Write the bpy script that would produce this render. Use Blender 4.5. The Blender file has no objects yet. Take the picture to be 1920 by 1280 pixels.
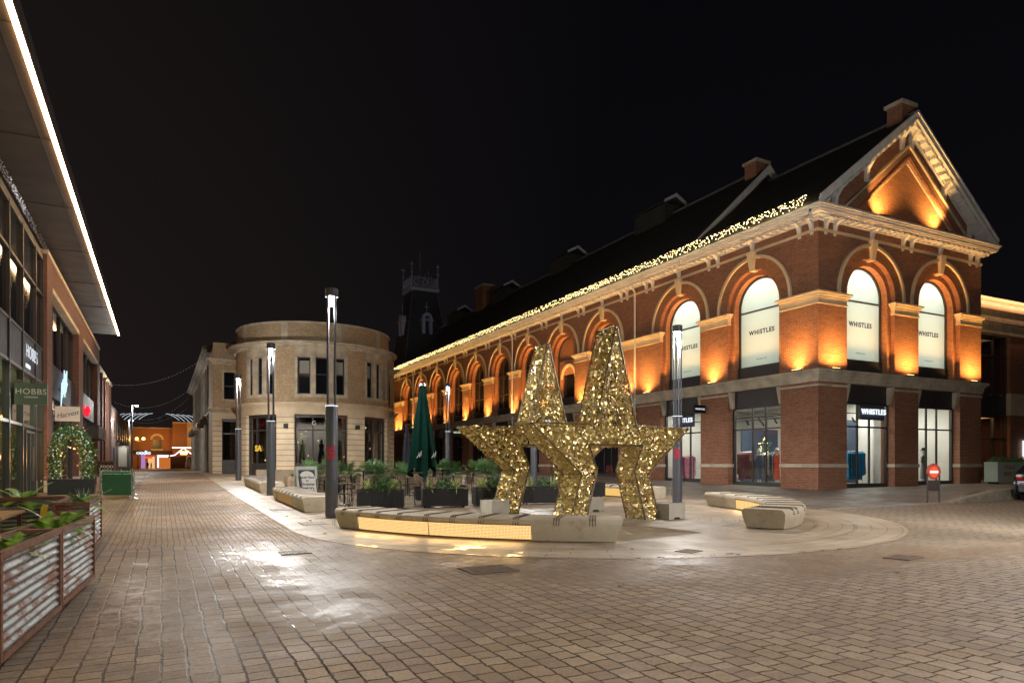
import bpy, bmesh, math, random
from math import sin, cos, pi, radians, sqrt, atan2, hypot
from mathutils import Vector, Matrix
random.seed(7)
SC = bpy.context.scene
COL = SC.collection

# ---------------------------------------------------------------- terrain
SP = [(-50, 0), (4, 0), (11.5, .06), (18.8, .17), (21, .23), (30, .38), (41.8, .68), (50, .87), (58, .98), (70, 1.0), (110, .85), (200, .75), (900, .75)]
def sY(y):
    if y <= SP[0][0]: return 0
    for (a, p), (b, q) in zip(SP, SP[1:]):
        if y <= b: return p + (q - p) * (y - a) / (b - a)
    return SP[-1][1]
def G(x, y):
    return sum(sY(y + d) for d in (-3, -1.5, 0, 1.5, 3)) / 5 + .009 * min(max(x, -20), 40)
def sstep(a, b, t):
    t = min(max((t - a) / (b - a), 0), 1); return t * t * (3 - 2 * t)
def PV(x, y):      # raised footway in front of the market hall
    return G(x, y) + .006 + sstep(23.6, 26.4, x) * .36 * (1 - .8 * min(max((y - 14.5) / 6.6, 0), 1)) + sstep(30, 38, x) * .04

# ---------------------------------------------------------------- materials
MATS = {}
def newmat(name):
    m = bpy.data.materials.new(name); m.use_nodes = True
    nt = m.node_tree; nt.nodes.clear()
    out = nt.nodes.new('ShaderNodeOutputMaterial')
    MATS[name] = m
    return m, nt, out
class N:
    """tiny node-graph helper"""
    def __init__(s, nt): s.nt = nt
    def node(s, t, **kw):
        n = s.nt.nodes.new(t)
        for k, v in kw.items():
            if k == 'i':
                for kk, vv in v.items():
                    if isinstance(vv, bpy.types.NodeSocket): s.nt.links.new(vv, n.inputs[kk])
                    else: n.inputs[kk].default_value = vv
            else: setattr(n, k, v)
        return n
    def math(s, op, a, b=0.0, clamp=False):
        n = s.node('ShaderNodeMath', operation=op, i={0: a, 1: b}); n.use_clamp = clamp
        return n.outputs[0]
    def mixc(s, f, a, b, bt='MIX'):
        n = s.node('ShaderNodeMix', data_type='RGBA', blend_type=bt)
        for k, v in ((0, f), (6, a), (7, b)):
            if isinstance(v, bpy.types.NodeSocket): s.nt.links.new(v, n.inputs[k])
            else: n.inputs[k].default_value = v if k == 0 else (tuple(v) + (1,))[:4]
        return n.outputs[2]
    def noise(s, vec, scale, detail=4, rough=.55):
        return s.node('ShaderNodeTexNoise', i={'Vector': vec, 'Scale': scale, 'Detail': detail, 'Roughness': rough}).outputs[0]
    def rng(s, v, a, b, c=0., d=1.):
        return s.node('ShaderNodeMapRange', i={0: v, 1: a, 2: b, 3: c, 4: d}).outputs[0]
    def pos(s): return s.node('ShaderNodeNewGeometry').outputs['Position']
    def sep(s, v):
        n = s.node('ShaderNodeSeparateXYZ', i={0: v}); return n.outputs
    def comb(s, x, y, z=0.): return s.node('ShaderNodeCombineXYZ', i={0: x, 1: y, 2: z}).outputs[0]
    def bsdf(s, col, rough=.6, metal=0., normal=None, **kw):
        d = {'Roughness': rough, 'Metallic': metal}
        d['Base Color'] = col if isinstance(col, bpy.types.NodeSocket) else (tuple(col) + (1,))[:4]
        d.update(kw)
        n = s.node('ShaderNodeBsdfPrincipled', i=d)
        if normal is not None: s.nt.links.new(normal, n.inputs['Normal'])
        return n.outputs[0]
    def bump(s, h, strength=.4, dist=.01):
        return s.node('ShaderNodeBump', i={'Height': h, 'Strength': strength, 'Distance': dist}).outputs[0]
    def out(s, sh): s.nt.links.new(sh, [n for n in s.nt.nodes if n.type == 'OUTPUT_MATERIAL'][0].inputs[0])
def wallvec(g):
    """(along, height) coordinates of a vertical wall from world position and true normal"""
    geo = g.node('ShaderNodeNewGeometry')
    p = g.sep(geo.outputs['Position']); n = g.sep(geo.outputs['True Normal'])
    f = g.math('GREATER_THAN', g.math('ABSOLUTE', n[0]), .7)
    a = g.node('ShaderNodeMix', data_type='FLOAT', i={0: f, 2: p[0], 3: p[1]}).outputs[0]
    return g.comb(a, p[2], 0.)
def simple(name, col, rough=.6, metal=0., var=.25, scale=6, bump=0., **kw):
    m, nt, out = newmat(name); g = N(nt)
    p = g.pos(); n = g.noise(p, scale)
    c = g.mixc(g.rng(n, .3, .7), [x * (1 - var) for x in col], [min(1, x * (1 + var)) for x in col])
    nm = g.bump(g.noise(p, scale * 6, 3), bump, .01) if bump else None
    r = g.rng(g.noise(p, scale * 2.3, 2), .3, .7, max(.02, rough - .08), min(1, rough + .08))
    g.out(g.bsdf(c, r, metal, nm, **kw)); return m
def emit(name, col, strength):
    m, nt, out = newmat(name); g = N(nt)
    e = g.node('ShaderNodeEmission', i={'Color': tuple(col) + (1,), 'Strength': strength})
    g.out(e.outputs[0]); return m
def brickmat(name, c1, c2, mortar, bw=.225, rh=.075, ms=.008, rough=.8, big=.5, vec=None, off=.5, bumpd=.006, cours=True):
    m, nt, out = newmat(name); g = N(nt)
    v = wallvec(g) if vec is None else vec(g)
    b = g.node('ShaderNodeTexBrick', offset=off, i={'Vector': v, 'Color1': tuple(c1) + (1,), 'Color2': tuple(c2) + (1,), 'Mortar': tuple(mortar) + (1,), 'Scale': 1.0,
        'Mortar Size': ms, 'Mortar Smooth': .2, 'Bias': 0.0, 'Brick Width': bw, 'Row Height': rh})
    p = g.pos()
    n = g.noise(p, big, 6, .65); n2 = g.noise(p, 9, 3)
    st = g.noise(g.node('ShaderNodeMapping', i={0: p, 3: (1.3, 1.3, 9)}).outputs[0], 1.0, 4, .6)
    c = g.mixc(g.rng(n, .3, .7, .45, 0.), b.outputs[0], (c1[0] * .4, c1[1] * .4, c1[2] * .45), 'MIX')
    c = g.mixc(g.rng(st, .5, .72, 0., .55), c, [x * .35 for x in c2])
    c = g.mixc(g.rng(n2, .35, .7, .0, .35), c, [min(1, x * 1.5) for x in c2])
    nm = g.bump(g.math('ADD', g.math('MULTIPLY', b.outputs[1], -1.0), g.math('MULTIPLY', n2, .6)), .8, bumpd)
    g.out(g.bsdf(c, rough, 0., nm)); return m

brickmat('red_brick', (.23, .076, .040), (.38, .145, .075), (.42, .31, .21), ms=.010, bumpd=.012)
brickmat('orange_brick', (.34, .13, .05), (.46, .20, .09), (.3, .2, .13))
brickmat('left_brick', (.14, .054, .034), (.21, .083, .052), (.27, .2, .16), big=.3)
brickmat('buff_brick', (.46, .32, .18), (.60, .44, .27), (.25, .19, .12), big=.4)
brickmat('dark_brick', (.12, .07, .05), (.16, .09, .06), (.1, .08, .07))
simple('dark_stone', (.17, .135, .10), .8, var=.35, scale=1.2, bump=.3)  # darker, browner stone for the street flank
simple('stone', (.54, .46, .35), .75, var=.3, scale=1.6, bump=.3)
simple('pale_stone', (.70, .57, .39), .75, var=.16, scale=.9, bump=.25)
simple('white_paint', (.74, .73, .70), .5, var=.12, scale=2)
simple('grey_paint', (.6, .6, .62), .5, var=.15, scale=3)
brickmat('slate', (.035, .037, .034), (.06, .06, .055), (.012, .012, .012), bw=.5, rh=.30, ms=.02, big=.6)
simple('lead', (.13, .13, .14), .5, var=.2, scale=2)
simple('frame_grey', (.045, .042, .043), .4, var=.1)
simple('frame_light', (.16, .15, .13), .35, .6, var=.1)
simple('panel_dark', (.045, .037, .037), .45, var=.15, scale=1)
simple('fascia_grey', (.035, .037, .045), .65, var=.1, scale=1)
simple('soffit', (.06, .042, .030), .55, var=.12, scale=.5)
simple('lamp_metal', (.13, .135, .165), .38, .35, var=.06)
simple('rod_metal', (.10, .105, .12), .45, .3, var=.05)
simple('black_metal', (.02, .02, .022), .4, .5, var=.2)
simple('steel', (.5, .5, .52), .3, .9, var=.1)
simple('planter_black', (.013, .014, .016), .55, var=.35, scale=14, bump=.3)
simple('soil', (.035, .024, .016), .9, var=.5, scale=20, bump=.8)
simple('rust_frame', (.16, .065, .035), .65, .2, var=.45, scale=14, bump=.3)
simple('yellow_paint', (.75, .46, .02), .35, var=.06)
simple('red_paint', (.30, .03, .03), .4, var=.1)
simple('parasol_green', (.002, .030, .022), .9, var=.18, scale=5, **{'Specular IOR Level': .15})
simple('parasol_dark', (.03, .03, .05), .8, var=.15)
simple('banner_green', (.03, .13, .075), .6, var=.08, scale=3)
simple('board_white', (.8, .8, .78), .5, var=.06)
simple('board_grey', (.5, .52, .5), .6, var=.1)
simple('ink', (.02, .02, .025), .5, var=0)
simple('sage_paint', (.33, .40, .33), .55, var=.08, scale=3)
simple('red_ink', (.33, .06, .04), .6, var=.05)
simple('pink_sticker', (.50, .05, .10), .5, var=.06)
simple('pink_light', (.75, .25, .3), .5, var=.0)
simple('interior_white', (.75, .74, .70), .7, var=.04, scale=1)
simple('interior_wood', (.38, .28, .18), .6, var=.2, scale=2)
simple('interior_dark', (.05, .045, .045), .7, var=.2)
simple('curtain_grey', (.30, .29, .26), .8, var=.1, scale=2)
simple('mannequin_skin', (.78, .74, .68), .4, var=.03)
for nm, c in dict(cloth_mauve=(.22, .07, .14), cloth_red=(.75, .09, .05), cloth_navy=(.04, .07, .14), cloth_blue=(.01, .25, .55), cloth_cyan=(.02, .42, .62), cloth_cream=(.6, .55, .45),
                  cloth_grey=(.2, .2, .2), cloth_pink=(.6, .22, .32), cloth_brown=(.2, .1, .07), cloth_white=(.7, .7, .7), cloth_black=(.02, .02, .02)).items():
    simple(nm, c, .8, var=.3, scale=12)
simple('cloth_navy_wall', (.06, .085, .14), .7, var=.1)
simple('worn_iron', (.15, .105, .075), .6, .3, var=.3, scale=12)
simple('bulb_off', (.5, .45, .35), .3)
simple('asphalt', (.06, .06, .06), .8, bump=.3)
simple('car_paint', (.035, .037, .042), .22, .6, var=.05, **{'Coat Weight': .8})
simple('rubber', (.015, .015, .015), .8)
simple('tree_white', (.7, .72, .75), .7)
simple('leaf_brown', (.42, .30, .16), .8, var=.3, scale=30)

def leafmat(name, c, c2):
    m, nt, out = newmat(name); g = N(nt)
    p = g.pos(); oi = g.node('ShaderNodeObjectInfo')
    n = g.noise(p, 9, 2)
    col = g.mixc(g.rng(n, .3, .7), c, c2)
    g.out(g.bsdf(col, .5, 0., None, **{'Subsurface Weight': 0.0})); return m
leafmat('fern_green', (.10, .22, .02), (.30, .46, .06))
leafmat('leaf_dark', (.025, .09, .02), (.08, .18, .05))
leafmat('leaf_mid', (.03, .10, .02), (.09, .20, .045))
leafmat('leaf_grey', (.09, .16, .12), (.18, .27, .21))
leafmat('yucca', (.22, .30, .08), (.55, .58, .25))
leafmat('leaf_red', (.25, .03, .02), (.35, .07, .04))
leafmat('blossom', (.65, .62, .60), (.75, .72, .70))

emit('led_warm', (1, .62, .30), 11)
emit('led_soft', (1, .50, .24), .9)
emit('lamp_white', (.9, .95, 1), 30)
emit('bulb_warm', (1, .70, .28), 6)
emit('bulb_amber', (1, .42, .08), 7)
emit('bulb_cool', (.8, .9, 1), .45)
emit('bulb_dim', (.75, .8, .9), .16)
emit('uplight', (1, .6, .2), 4)
emit('sign_white', (.85, .92, 1), .4)
emit('neon_red', (1, .02, .04), .45)
emit('neon_white', (.55, .78, 1), .45)
emit('sign_red', (1, .12, .04), .36)
emit('sign_green', (.75, 1, .6), .4)
emit('sign_gold', (1, .6, .08), .28)
emit('shop_white', (.95, .9, 1), .6)
emit('shop_warm', (1, .55, .25), .3)
emit('shop_violet', (.7, .35, .8), .2)
emit('screen_blue', (.4, .65, 1), .9)
emit('sodium', (1, .45, .08), 6)
emit('hut_orange', (1, .28, .05), .18)
emit('hut_line', (1, .62, .62), 1.6)
emit('ceiling_light', (1, .95, .85), 9)
emit('interior_amber', (1, .5, .15), .25)

def frosted():
    m, nt, out = newmat('frosted_pane'); g = N(nt)
    p = g.pos()
    d = g.node('ShaderNodeBsdfTranslucent', i={'Color': (.84, .88, .84, 1)}).outputs[0]
    e = g.node('ShaderNodeBsdfDiffuse', i={'Color': (.55, .62, .55, 1)}).outputs[0]
    gl = g.node('ShaderNodeBsdfGlossy', i={'Color': (1, 1, 1, 1), 'Roughness': .12}).outputs[0]
    a = g.node('ShaderNodeMixShader', i={0: .3, 1: d, 2: e}).outputs[0]
    fr = g.node('ShaderNodeFresnel', i={0: 1.4}).outputs[0]
    g.out(g.node('ShaderNodeMixShader', i={0: g.math('MULTIPLY', fr, g.math('MULTIPLY', g.math('SUBTRACT', 1.0, g.node('ShaderNodeNewGeometry').outputs['Backfacing']), .6)), 1: a, 2: gl}).outputs[0])
frosted()
def glass(name, tint, extra=.05, rough=.02):
    m, nt, out = newmat(name); g = N(nt)
    t = g.node('ShaderNodeBsdfTransparent', i={'Color': tuple(tint) + (1,)}).outputs[0]
    gl = g.node('ShaderNodeBsdfGlossy', i={'Color': (1, 1, 1, 1), 'Roughness': rough}).outputs[0]
    fr = g.node('ShaderNodeFresnel', i={0: 1.45}).outputs[0]
    g.out(g.node('ShaderNodeMixShader', i={0: g.math('MULTIPLY', g.math('ADD', fr, extra, True), g.math('SUBTRACT', 1.0, g.node('ShaderNodeNewGeometry').outputs['Backfacing'])), 1: t, 2: gl}).outputs[0])
glass('glass', (.93, .96, .94)); glass('glass_green', (.62, .70, .58), .06); glass('glass_smoke', (.35, .36, .38), .05)
def darkglass():
    m, nt, out = newmat('dark_glass'); g = N(nt)
    g.out(g.bsdf((.010, .011, .014), .06, 0., g.bump(g.noise(g.pos(), .7, 2), .015, .02), **{'Specular IOR Level': .28}))
darkglass()

def gold():
    m, nt, out = newmat('gold_sequin'); g = N(nt)
    n = g.noise(g.pos(), 23, 1)
    c = g.mixc(g.rng(n, .35, .65), (.72, .52, .16), (1., .84, .42))
    g.out(g.bsdf(c, .34, .68)); 
    m, nt, out = newmat('gold_mesh'); g = N(nt)
    p = g.pos()
    n = g.noise(p, 30, 2)
    g.out(g.bsdf(g.mixc(g.rng(n, .3, .7), (.05, .035, .01), (.30, .2, .05)), .5, .7))
gold()
simple('gold_frame', (.30, .24, .17), .4, .7, var=.2)

def corrugated():
    m, nt, out = newmat('corrugated_iron'); g = N(nt)
    p = g.pos(); s = g.sep(p)
    n = g.noise(g.node('ShaderNodeMapping', i={0: p, 3: (.9, .9, 3)}).outputs[0], 1.6, 8, .7)
    n2 = g.noise(p, 26, 4)
    mk = g.rng(g.math('ADD', n, g.math('MULTIPLY', n2, .22)), .60, .68)
    c = g.mixc(g.noise(p, 5, 5), (.16, .17, .17), (.27, .29, .29))
    c = g.mixc(mk, c, g.mixc(g.noise(p, 11, 3), (.11, .035, .02), (.24, .10, .05)))
    g.out(g.bsdf(c, g.rng(mk, 0, 1, .58, .85), g.rng(mk, 0, 1, .25, 0.), g.bump(n2, .3, .005)))
corrugated()
def planks(name, a, b, w=.11):
    m, nt, out = newmat(name); g = N(nt)
    p = g.sep(g.pos())
    v = g.comb(p[1], p[0], 0.)
    bk = g.node('ShaderNodeTexBrick', i={'Vector': v, 'Color1': tuple(a) + (1,), 'Color2': tuple(b) + (1,), 'Mortar': (.02, .01, .005, 1), 'Scale': 1.0, 'Mortar Size': .008, 'Brick Width': 9., 'Row Height': w})
    g.out(g.bsdf(g.mixc(g.noise(g.node('ShaderNodeMapping', i={0: g.pos(), 3: (14, 1, 14)}).outputs[0], 2, 3), bk.outputs[0], [x * .6 for x in a]), .5))
planks('table_wood', (.50, .24, .09), (.60, .32, .13))
simple('tub_wood', (.30, .22, .15), .7, var=.3, scale=4, bump=.3)

def puddle_mask(g, p):
    """wet pools with a ragged outline: blobs (x, y, rx, ry)"""
    s = g.sep(p)
    wob = g.noise(p, 1.3, 5, .65)
    fine = g.noise(p, 6, 3, .6)
    tot = None
    for x, y, rx, ry in [(1.35, 12.3, .75, 1.5), (1.9, 9.7, .6, .9), (2.25, 8.9, .7, .5), (1.75, 7.5, .55, .55), (4.4, 10.0, 1.2, .7), (5.6, 8.5, 1.5, .7), (9.6, 7.3, 2.6, .8),
                         (.05, 8.7, .45, 2.3), (-.45, 9.2, .35, 2.4), (12.4, 6.9, 1.8, .6), (3.0, 12.2, .6, 1.0), (2.6, 10.6, .5, .8), (7.3, 8.3, 1.2, .5), (4.9, 11.6, .5, .3)]:
        d = g.math('SQRT', g.math('ADD', g.math('POWER', g.math('DIVIDE', g.math('SUBTRACT', s[0], x), rx), 2.), g.math('POWER', g.math('DIVIDE', g.math('SUBTRACT', s[1], y), ry), 2.)))
        v = g.math('SUBTRACT', 1.35, d)
        tot = v if tot is None else g.math('MAXIMUM', tot, v)
    tot = g.math('ADD', g.math('MAXIMUM', tot, -1.0), g.math('MULTIPLY', g.math('SUBTRACT', wob, .5), 4.2))
    tot = g.math('ADD', tot, g.math('MULTIPLY', g.math('SUBTRACT', fine, .5), 2.6))
    return tot
def setts():
    m, nt, out = newmat('setts'); g = N(nt)
    p = g.pos(); s = g.sep(p)
    wx = g.math('MULTIPLY', g.math('SUBTRACT', g.noise(p, 1.1, 3), .5), .22)
    wy = g.math('MULTIPLY', g.math('SUBTRACT', g.noise(g.node('ShaderNodeMapping', i={0: p, 1: (7, 3, 0)}).outputs[0], 2.2, 3), .5), .10)
    wf = g.math('MULTIPLY', g.math('SUBTRACT', g.noise(p, 14, 2), .5), .030)
    v = g.comb(g.math('ADD', g.math('ADD', s[1], wy), wf), g.math('ADD', g.math('ADD', s[0], g.math('MULTIPLY', wx, .35)), wf), 0.)
    def br(bw, rh, ms, c1, c2, mo, sq=1.0):
        return g.node('ShaderNodeTexBrick', offset=.45, squash=sq, squash_frequency=3, i={'Vector': v, 'Color1': c1, 'Color2': c2, 'Mortar': mo, 'Scale': 1.0, 'Mortar Size': ms, 'Mortar Smooth': .35, 'Bias': -.1, 'Brick Width': bw, 'Row Height': rh})
    A = br(.25, .19, .0115, (.31, .215, .14, 1), (.45, .335, .23, 1), (.030, .020, .012, 1), .8)
    B = br(.21, .105, .007, (.33, .205, .115, 1), (.43, .285, .17, 1), (.10, .062, .036, 1))
    far = g.rng(s[1], 14.1, 14.25)
    right = g.rng(s[0], 17.3, 17.5)
    fb = g.math('MULTIPLY', far, g.math('SUBTRACT', 1.0, right))
    col = g.mixc(fb, A.outputs[0], B.outputs[0])
    fac = g.node('ShaderNodeMix', data_type='FLOAT', i={0: fb, 2: A.outputs[1], 3: B.outputs[1]}).outputs[0]
    # drainage channel: a double row of dark setts down the street
    ch = g.math('MULTIPLY', g.math('LESS_THAN', g.math('ABSOLUTE', g.math('ADD', s[0], 1.02)), .11), g.math('GREATER_THAN', s[1], 14.2))
    col = g.mixc(g.math('MULTIPLY', ch, .6), col, (.12, .075, .06))
    # individual stones vary in hue and value
    cell = g.node('ShaderNodeTexVoronoi', feature='F1', i={'Vector': g.comb(g.math('MULTIPLY', g.math('FLOOR', g.math('DIVIDE', s[0], .19)), 3.1), g.math('FLOOR', g.math('DIVIDE', s[1], .29))), 'Scale': 1.0}).outputs['Color']
    big = g.noise(p, .35, 4, .6)
    col = g.mixc(g.rng(big, .35, .65, 0., .45), col, (.21, .155, .11))
    col = g.mixc(g.math('MULTIPLY', g.rng(g.noise(g.comb(g.math('MULTIPLY', g.math('FLOOR', g.math('DIVIDE', s[0], .19)), 5.3), g.math('MULTIPLY', g.math('FLOOR', g.math('DIVIDE', s[1], .25)), 2.9), 0.), 1.0, 0), .55, .7), .6), col, (.20, .15, .12))
    col = g.mixc(g.rng(s[0], 3., 13., 0., .6), col, g.mixc(A.outputs[1], (.30, .255, .20), (.05, .04, .03)), 'MIX')  # greyer towards the right: white lamp light put into the stone colour
    gr = g.noise(p, 34, 4, .7)
    col = g.mixc(g.rng(gr, .42, .7, 0., .5), col, (.13, .088, .055))
    pm = puddle_mask(g, p)
    hgt = g.math('ADD', g.math('MULTIPLY', fac, -1.0), g.math('ADD', g.math('MULTIPLY', gr, .35), g.math('MULTIPLY', g.noise(p, 5, 2), .9)))
    # pools fill the joints and low parts of the stones first, tops stay out
    wet = g.math('ADD', pm, g.math('MULTIPLY', fac, .55))
    wet = g.math('SUBTRACT', wet, g.math('MULTIPLY', g.noise(p, 5, 2), .8))
    water = g.rng(wet, .30, .55)
    damp = g.rng(wet, -.9, .4)
    col = g.mixc(g.math('MULTIPLY', damp, .5), col, (.12, .078, .048), 'MIX')
    base = g.math('ADD', g.rng(g.noise(p, .8, 4, .6), .35, .65, .52, .78), g.math('MULTIPLY', fac, .2))
    rough = g.node('ShaderNodeMix', data_type='FLOAT', i={0: damp, 2: base, 3: .50}).outputs[0]
    rough = g.node('ShaderNodeMix', data_type='FLOAT', i={0: water, 2: rough, 3: g.rng(g.noise(p, 8, 3), .35, .65, .30, .50)}).outputs[0]
    bs = g.math('SUBTRACT', 1.0, g.math('MULTIPLY', water, .82))
    bn = g.node('ShaderNodeBump', i={'Height': hgt, 'Distance': .014, 'Strength': bs}).outputs[0]
    g.out(g.bsdf(col, rough, 0., bn, **{'Specular IOR Level': g.rng(water, 0, 1, .18, .26)}))
setts()
def slabs():
    m, nt, out = newmat('slab_paving'); g = N(nt)
    p = g.pos(); s = g.sep(p)
    dx = g.math('SUBTRACT', s[0], 10.2); dy = g.math('SUBTRACT', s[1], 15.8)
    r = g.math('SQRT', g.math('ADD', g.math('MULTIPLY', dx, dx), g.math('MULTIPLY', dy, dy)))
    th = g.math('ARCTAN2', dy, dx)
    polar = g.comb(g.math('MULTIPLY', th, 6.2), r, 0.)
    inc = g.rng(g.math('MAXIMUM', g.math('SUBTRACT', r, 7.61), g.math('SUBTRACT', 2.75, s[0])), -.01, .0)
    cart = g.comb(s[0], s[1], 0.)
    mk = g.math('GREATER_THAN', s[1], 18.2)
    mk = g.math('MAXIMUM', mk, g.math('LESS_THAN', s[0], 3.05))
    v = g.node('ShaderNodeMix', data_type='VECTOR', i={0: mk, 4: polar, 5: cart}).outputs[1]
    b = g.node('ShaderNodeTexBrick', offset=.37, i={'Vector': v, 'Color1': (.40, .315, .225, 1), 'Color2': (.48, .39, .29, 1), 'Mortar': (.07, .05, .035, 1), 'Scale': 1.0, 'Mortar Size': .008, 'Mortar Smooth': .2, 'Brick Width': .9, 'Row Height': .30})
    big = g.noise(p, .55, 5, .65)
    col = g.mixc(g.rng(big, .4, .68, 0., .6), b.outputs[0], (.22, .16, .10))
    # rim bands of darker stone
    rim = g.math('MULTIPLY', g.math('LESS_THAN', g.math('ABSOLUTE', g.math('SUBTRACT', r, 6.55)), .012), g.math('LESS_THAN', s[1], 18.2))
    rim2 = g.math('MULTIPLY', g.math('LESS_THAN', g.math('ABSOLUTE', g.math('SUBTRACT', r, 4.0)), .012), g.math('LESS_THAN', s[1], 18.2))
    edge = g.math('LESS_THAN', g.math('ABSOLUTE', g.math('SUBTRACT', s[0], 3.35)), .012)
    edge = g.math('MULTIPLY', edge, g.math('GREATER_THAN', s[1], 16.))
    col = g.mixc(g.math('MAXIMUM', g.math('MAXIMUM', rim, rim2), edge), col, (.07, .05, .04))
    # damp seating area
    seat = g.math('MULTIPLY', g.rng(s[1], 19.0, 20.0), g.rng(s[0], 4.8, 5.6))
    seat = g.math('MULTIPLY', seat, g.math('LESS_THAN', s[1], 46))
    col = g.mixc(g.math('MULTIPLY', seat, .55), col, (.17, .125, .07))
    stn = g.rng(g.noise(p, .9, 5, .7), .56, .66)
    col = g.mixc(g.math('MULTIPLY', stn, .5), col, (.14, .10, .07))
    col = g.mixc(g.rng(g.noise(p, 40, 3), .4, .7, 0., .25), col, (.1, .08, .06))
    pm = puddle_mask(g, p); water = g.rng(pm, .5, 1.0)
    base = g.rng(g.noise(p, 1.2, 4), .35, .65, .33, .6)
    rough = g.node('ShaderNodeMix', data_type='FLOAT', i={0: water, 2: base, 3: .12}).outputs[0]
    col = g.mixc(g.math('MULTIPLY', water, .4), col, (.08, .06, .04))
    h = g.math('ADD', g.math('MULTIPLY', b.outputs[1], -1.), g.math('MULTIPLY', g.noise(p, 30, 3), .25))
    g.out(g.bsdf(col, rough, 0., g.bump(h, .5, .006)))
slabs()
def footway():
    m, nt, out = newmat('footway_paving'); g = N(nt)
    p = g.pos(); s = g.sep(p)
    b = g.node('ShaderNodeTexBrick', i={'Vector': g.comb(s[0], s[1], 0.), 'Color1': (.17, .155, .135, 1), 'Color2': (.21, .19, .165, 1), 'Mortar': (.08, .07, .06, 1), 'Scale': 1.0, 'Mortar Size': .006, 'Brick Width': .6, 'Row Height': .3})
    col = g.mixc(g.rng(g.noise(p, .5, 5), .4, .65, 0., .5), b.outputs[0], (.11, .095, .08))
    g.out(g.bsdf(col, g.rng(g.noise(p, 1.4, 3), .35, .65, .38, .65), 0., g.bump(g.math('MULTIPLY', b.outputs[1], -1.), .4, .005)))
footway()
def stoneb():
    m, nt, out = newmat('bench_stone'); g = N(nt)
    p = g.pos()
    c = g.mixc(g.rng(g.noise(p, 1.2, 6, .65), .35, .65), (.42, .34, .24), (.56, .49, .38))
    c = g.mixc(g.rng(g.noise(p, 3.2, 6, .75), .55, .72, 0., .6), c, (.22, .14, .08))
    c = g.mixc(g.rng(g.noise(p, 60, 2), .5, .75, 0., .3), c, (.2, .16, .1))
    g.out(g.bsdf(c, .62, 0., g.bump(g.noise(p, 45, 4), .25, .004)))
stoneb()
simple('granite', (.30, .26, .20), .7, var=.25, scale=5, bump=.3)
simple('concrete', (.50, .47, .40), .75, var=.12, scale=3, bump=.3)
def perforated():
    m, nt, out = newmat('lit_perforated_panel'); g = N(nt)
    s = g.sep(g.pos())
    al = g.math('ADD', g.math('MULTIPLY', s[0], .75), g.math('MULTIPLY', s[1], -.66))
    v = g.comb(al, s[2], 0.)
    vo = g.node('ShaderNodeTexVoronoi', voronoi_dimensions='2D', i={'Vector': v, 'Scale': 34., 'Randomness': 0.15}).outputs[0]
    f = g.rng(vo, .30, .42)
    e = g.node('ShaderNodeEmission', i={'Color': g.mixc(f, (.75, .40, .11), (1., .66, .27)), 'Strength': g.rng(f, 0, 1, .24, .46)})
    g.out(e.outputs[0])
perforated()
emit('lit_panel_dim', (1, .55, .2), .09)
emit('lit_panel_gold', (1, .62, .2), .3)

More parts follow.
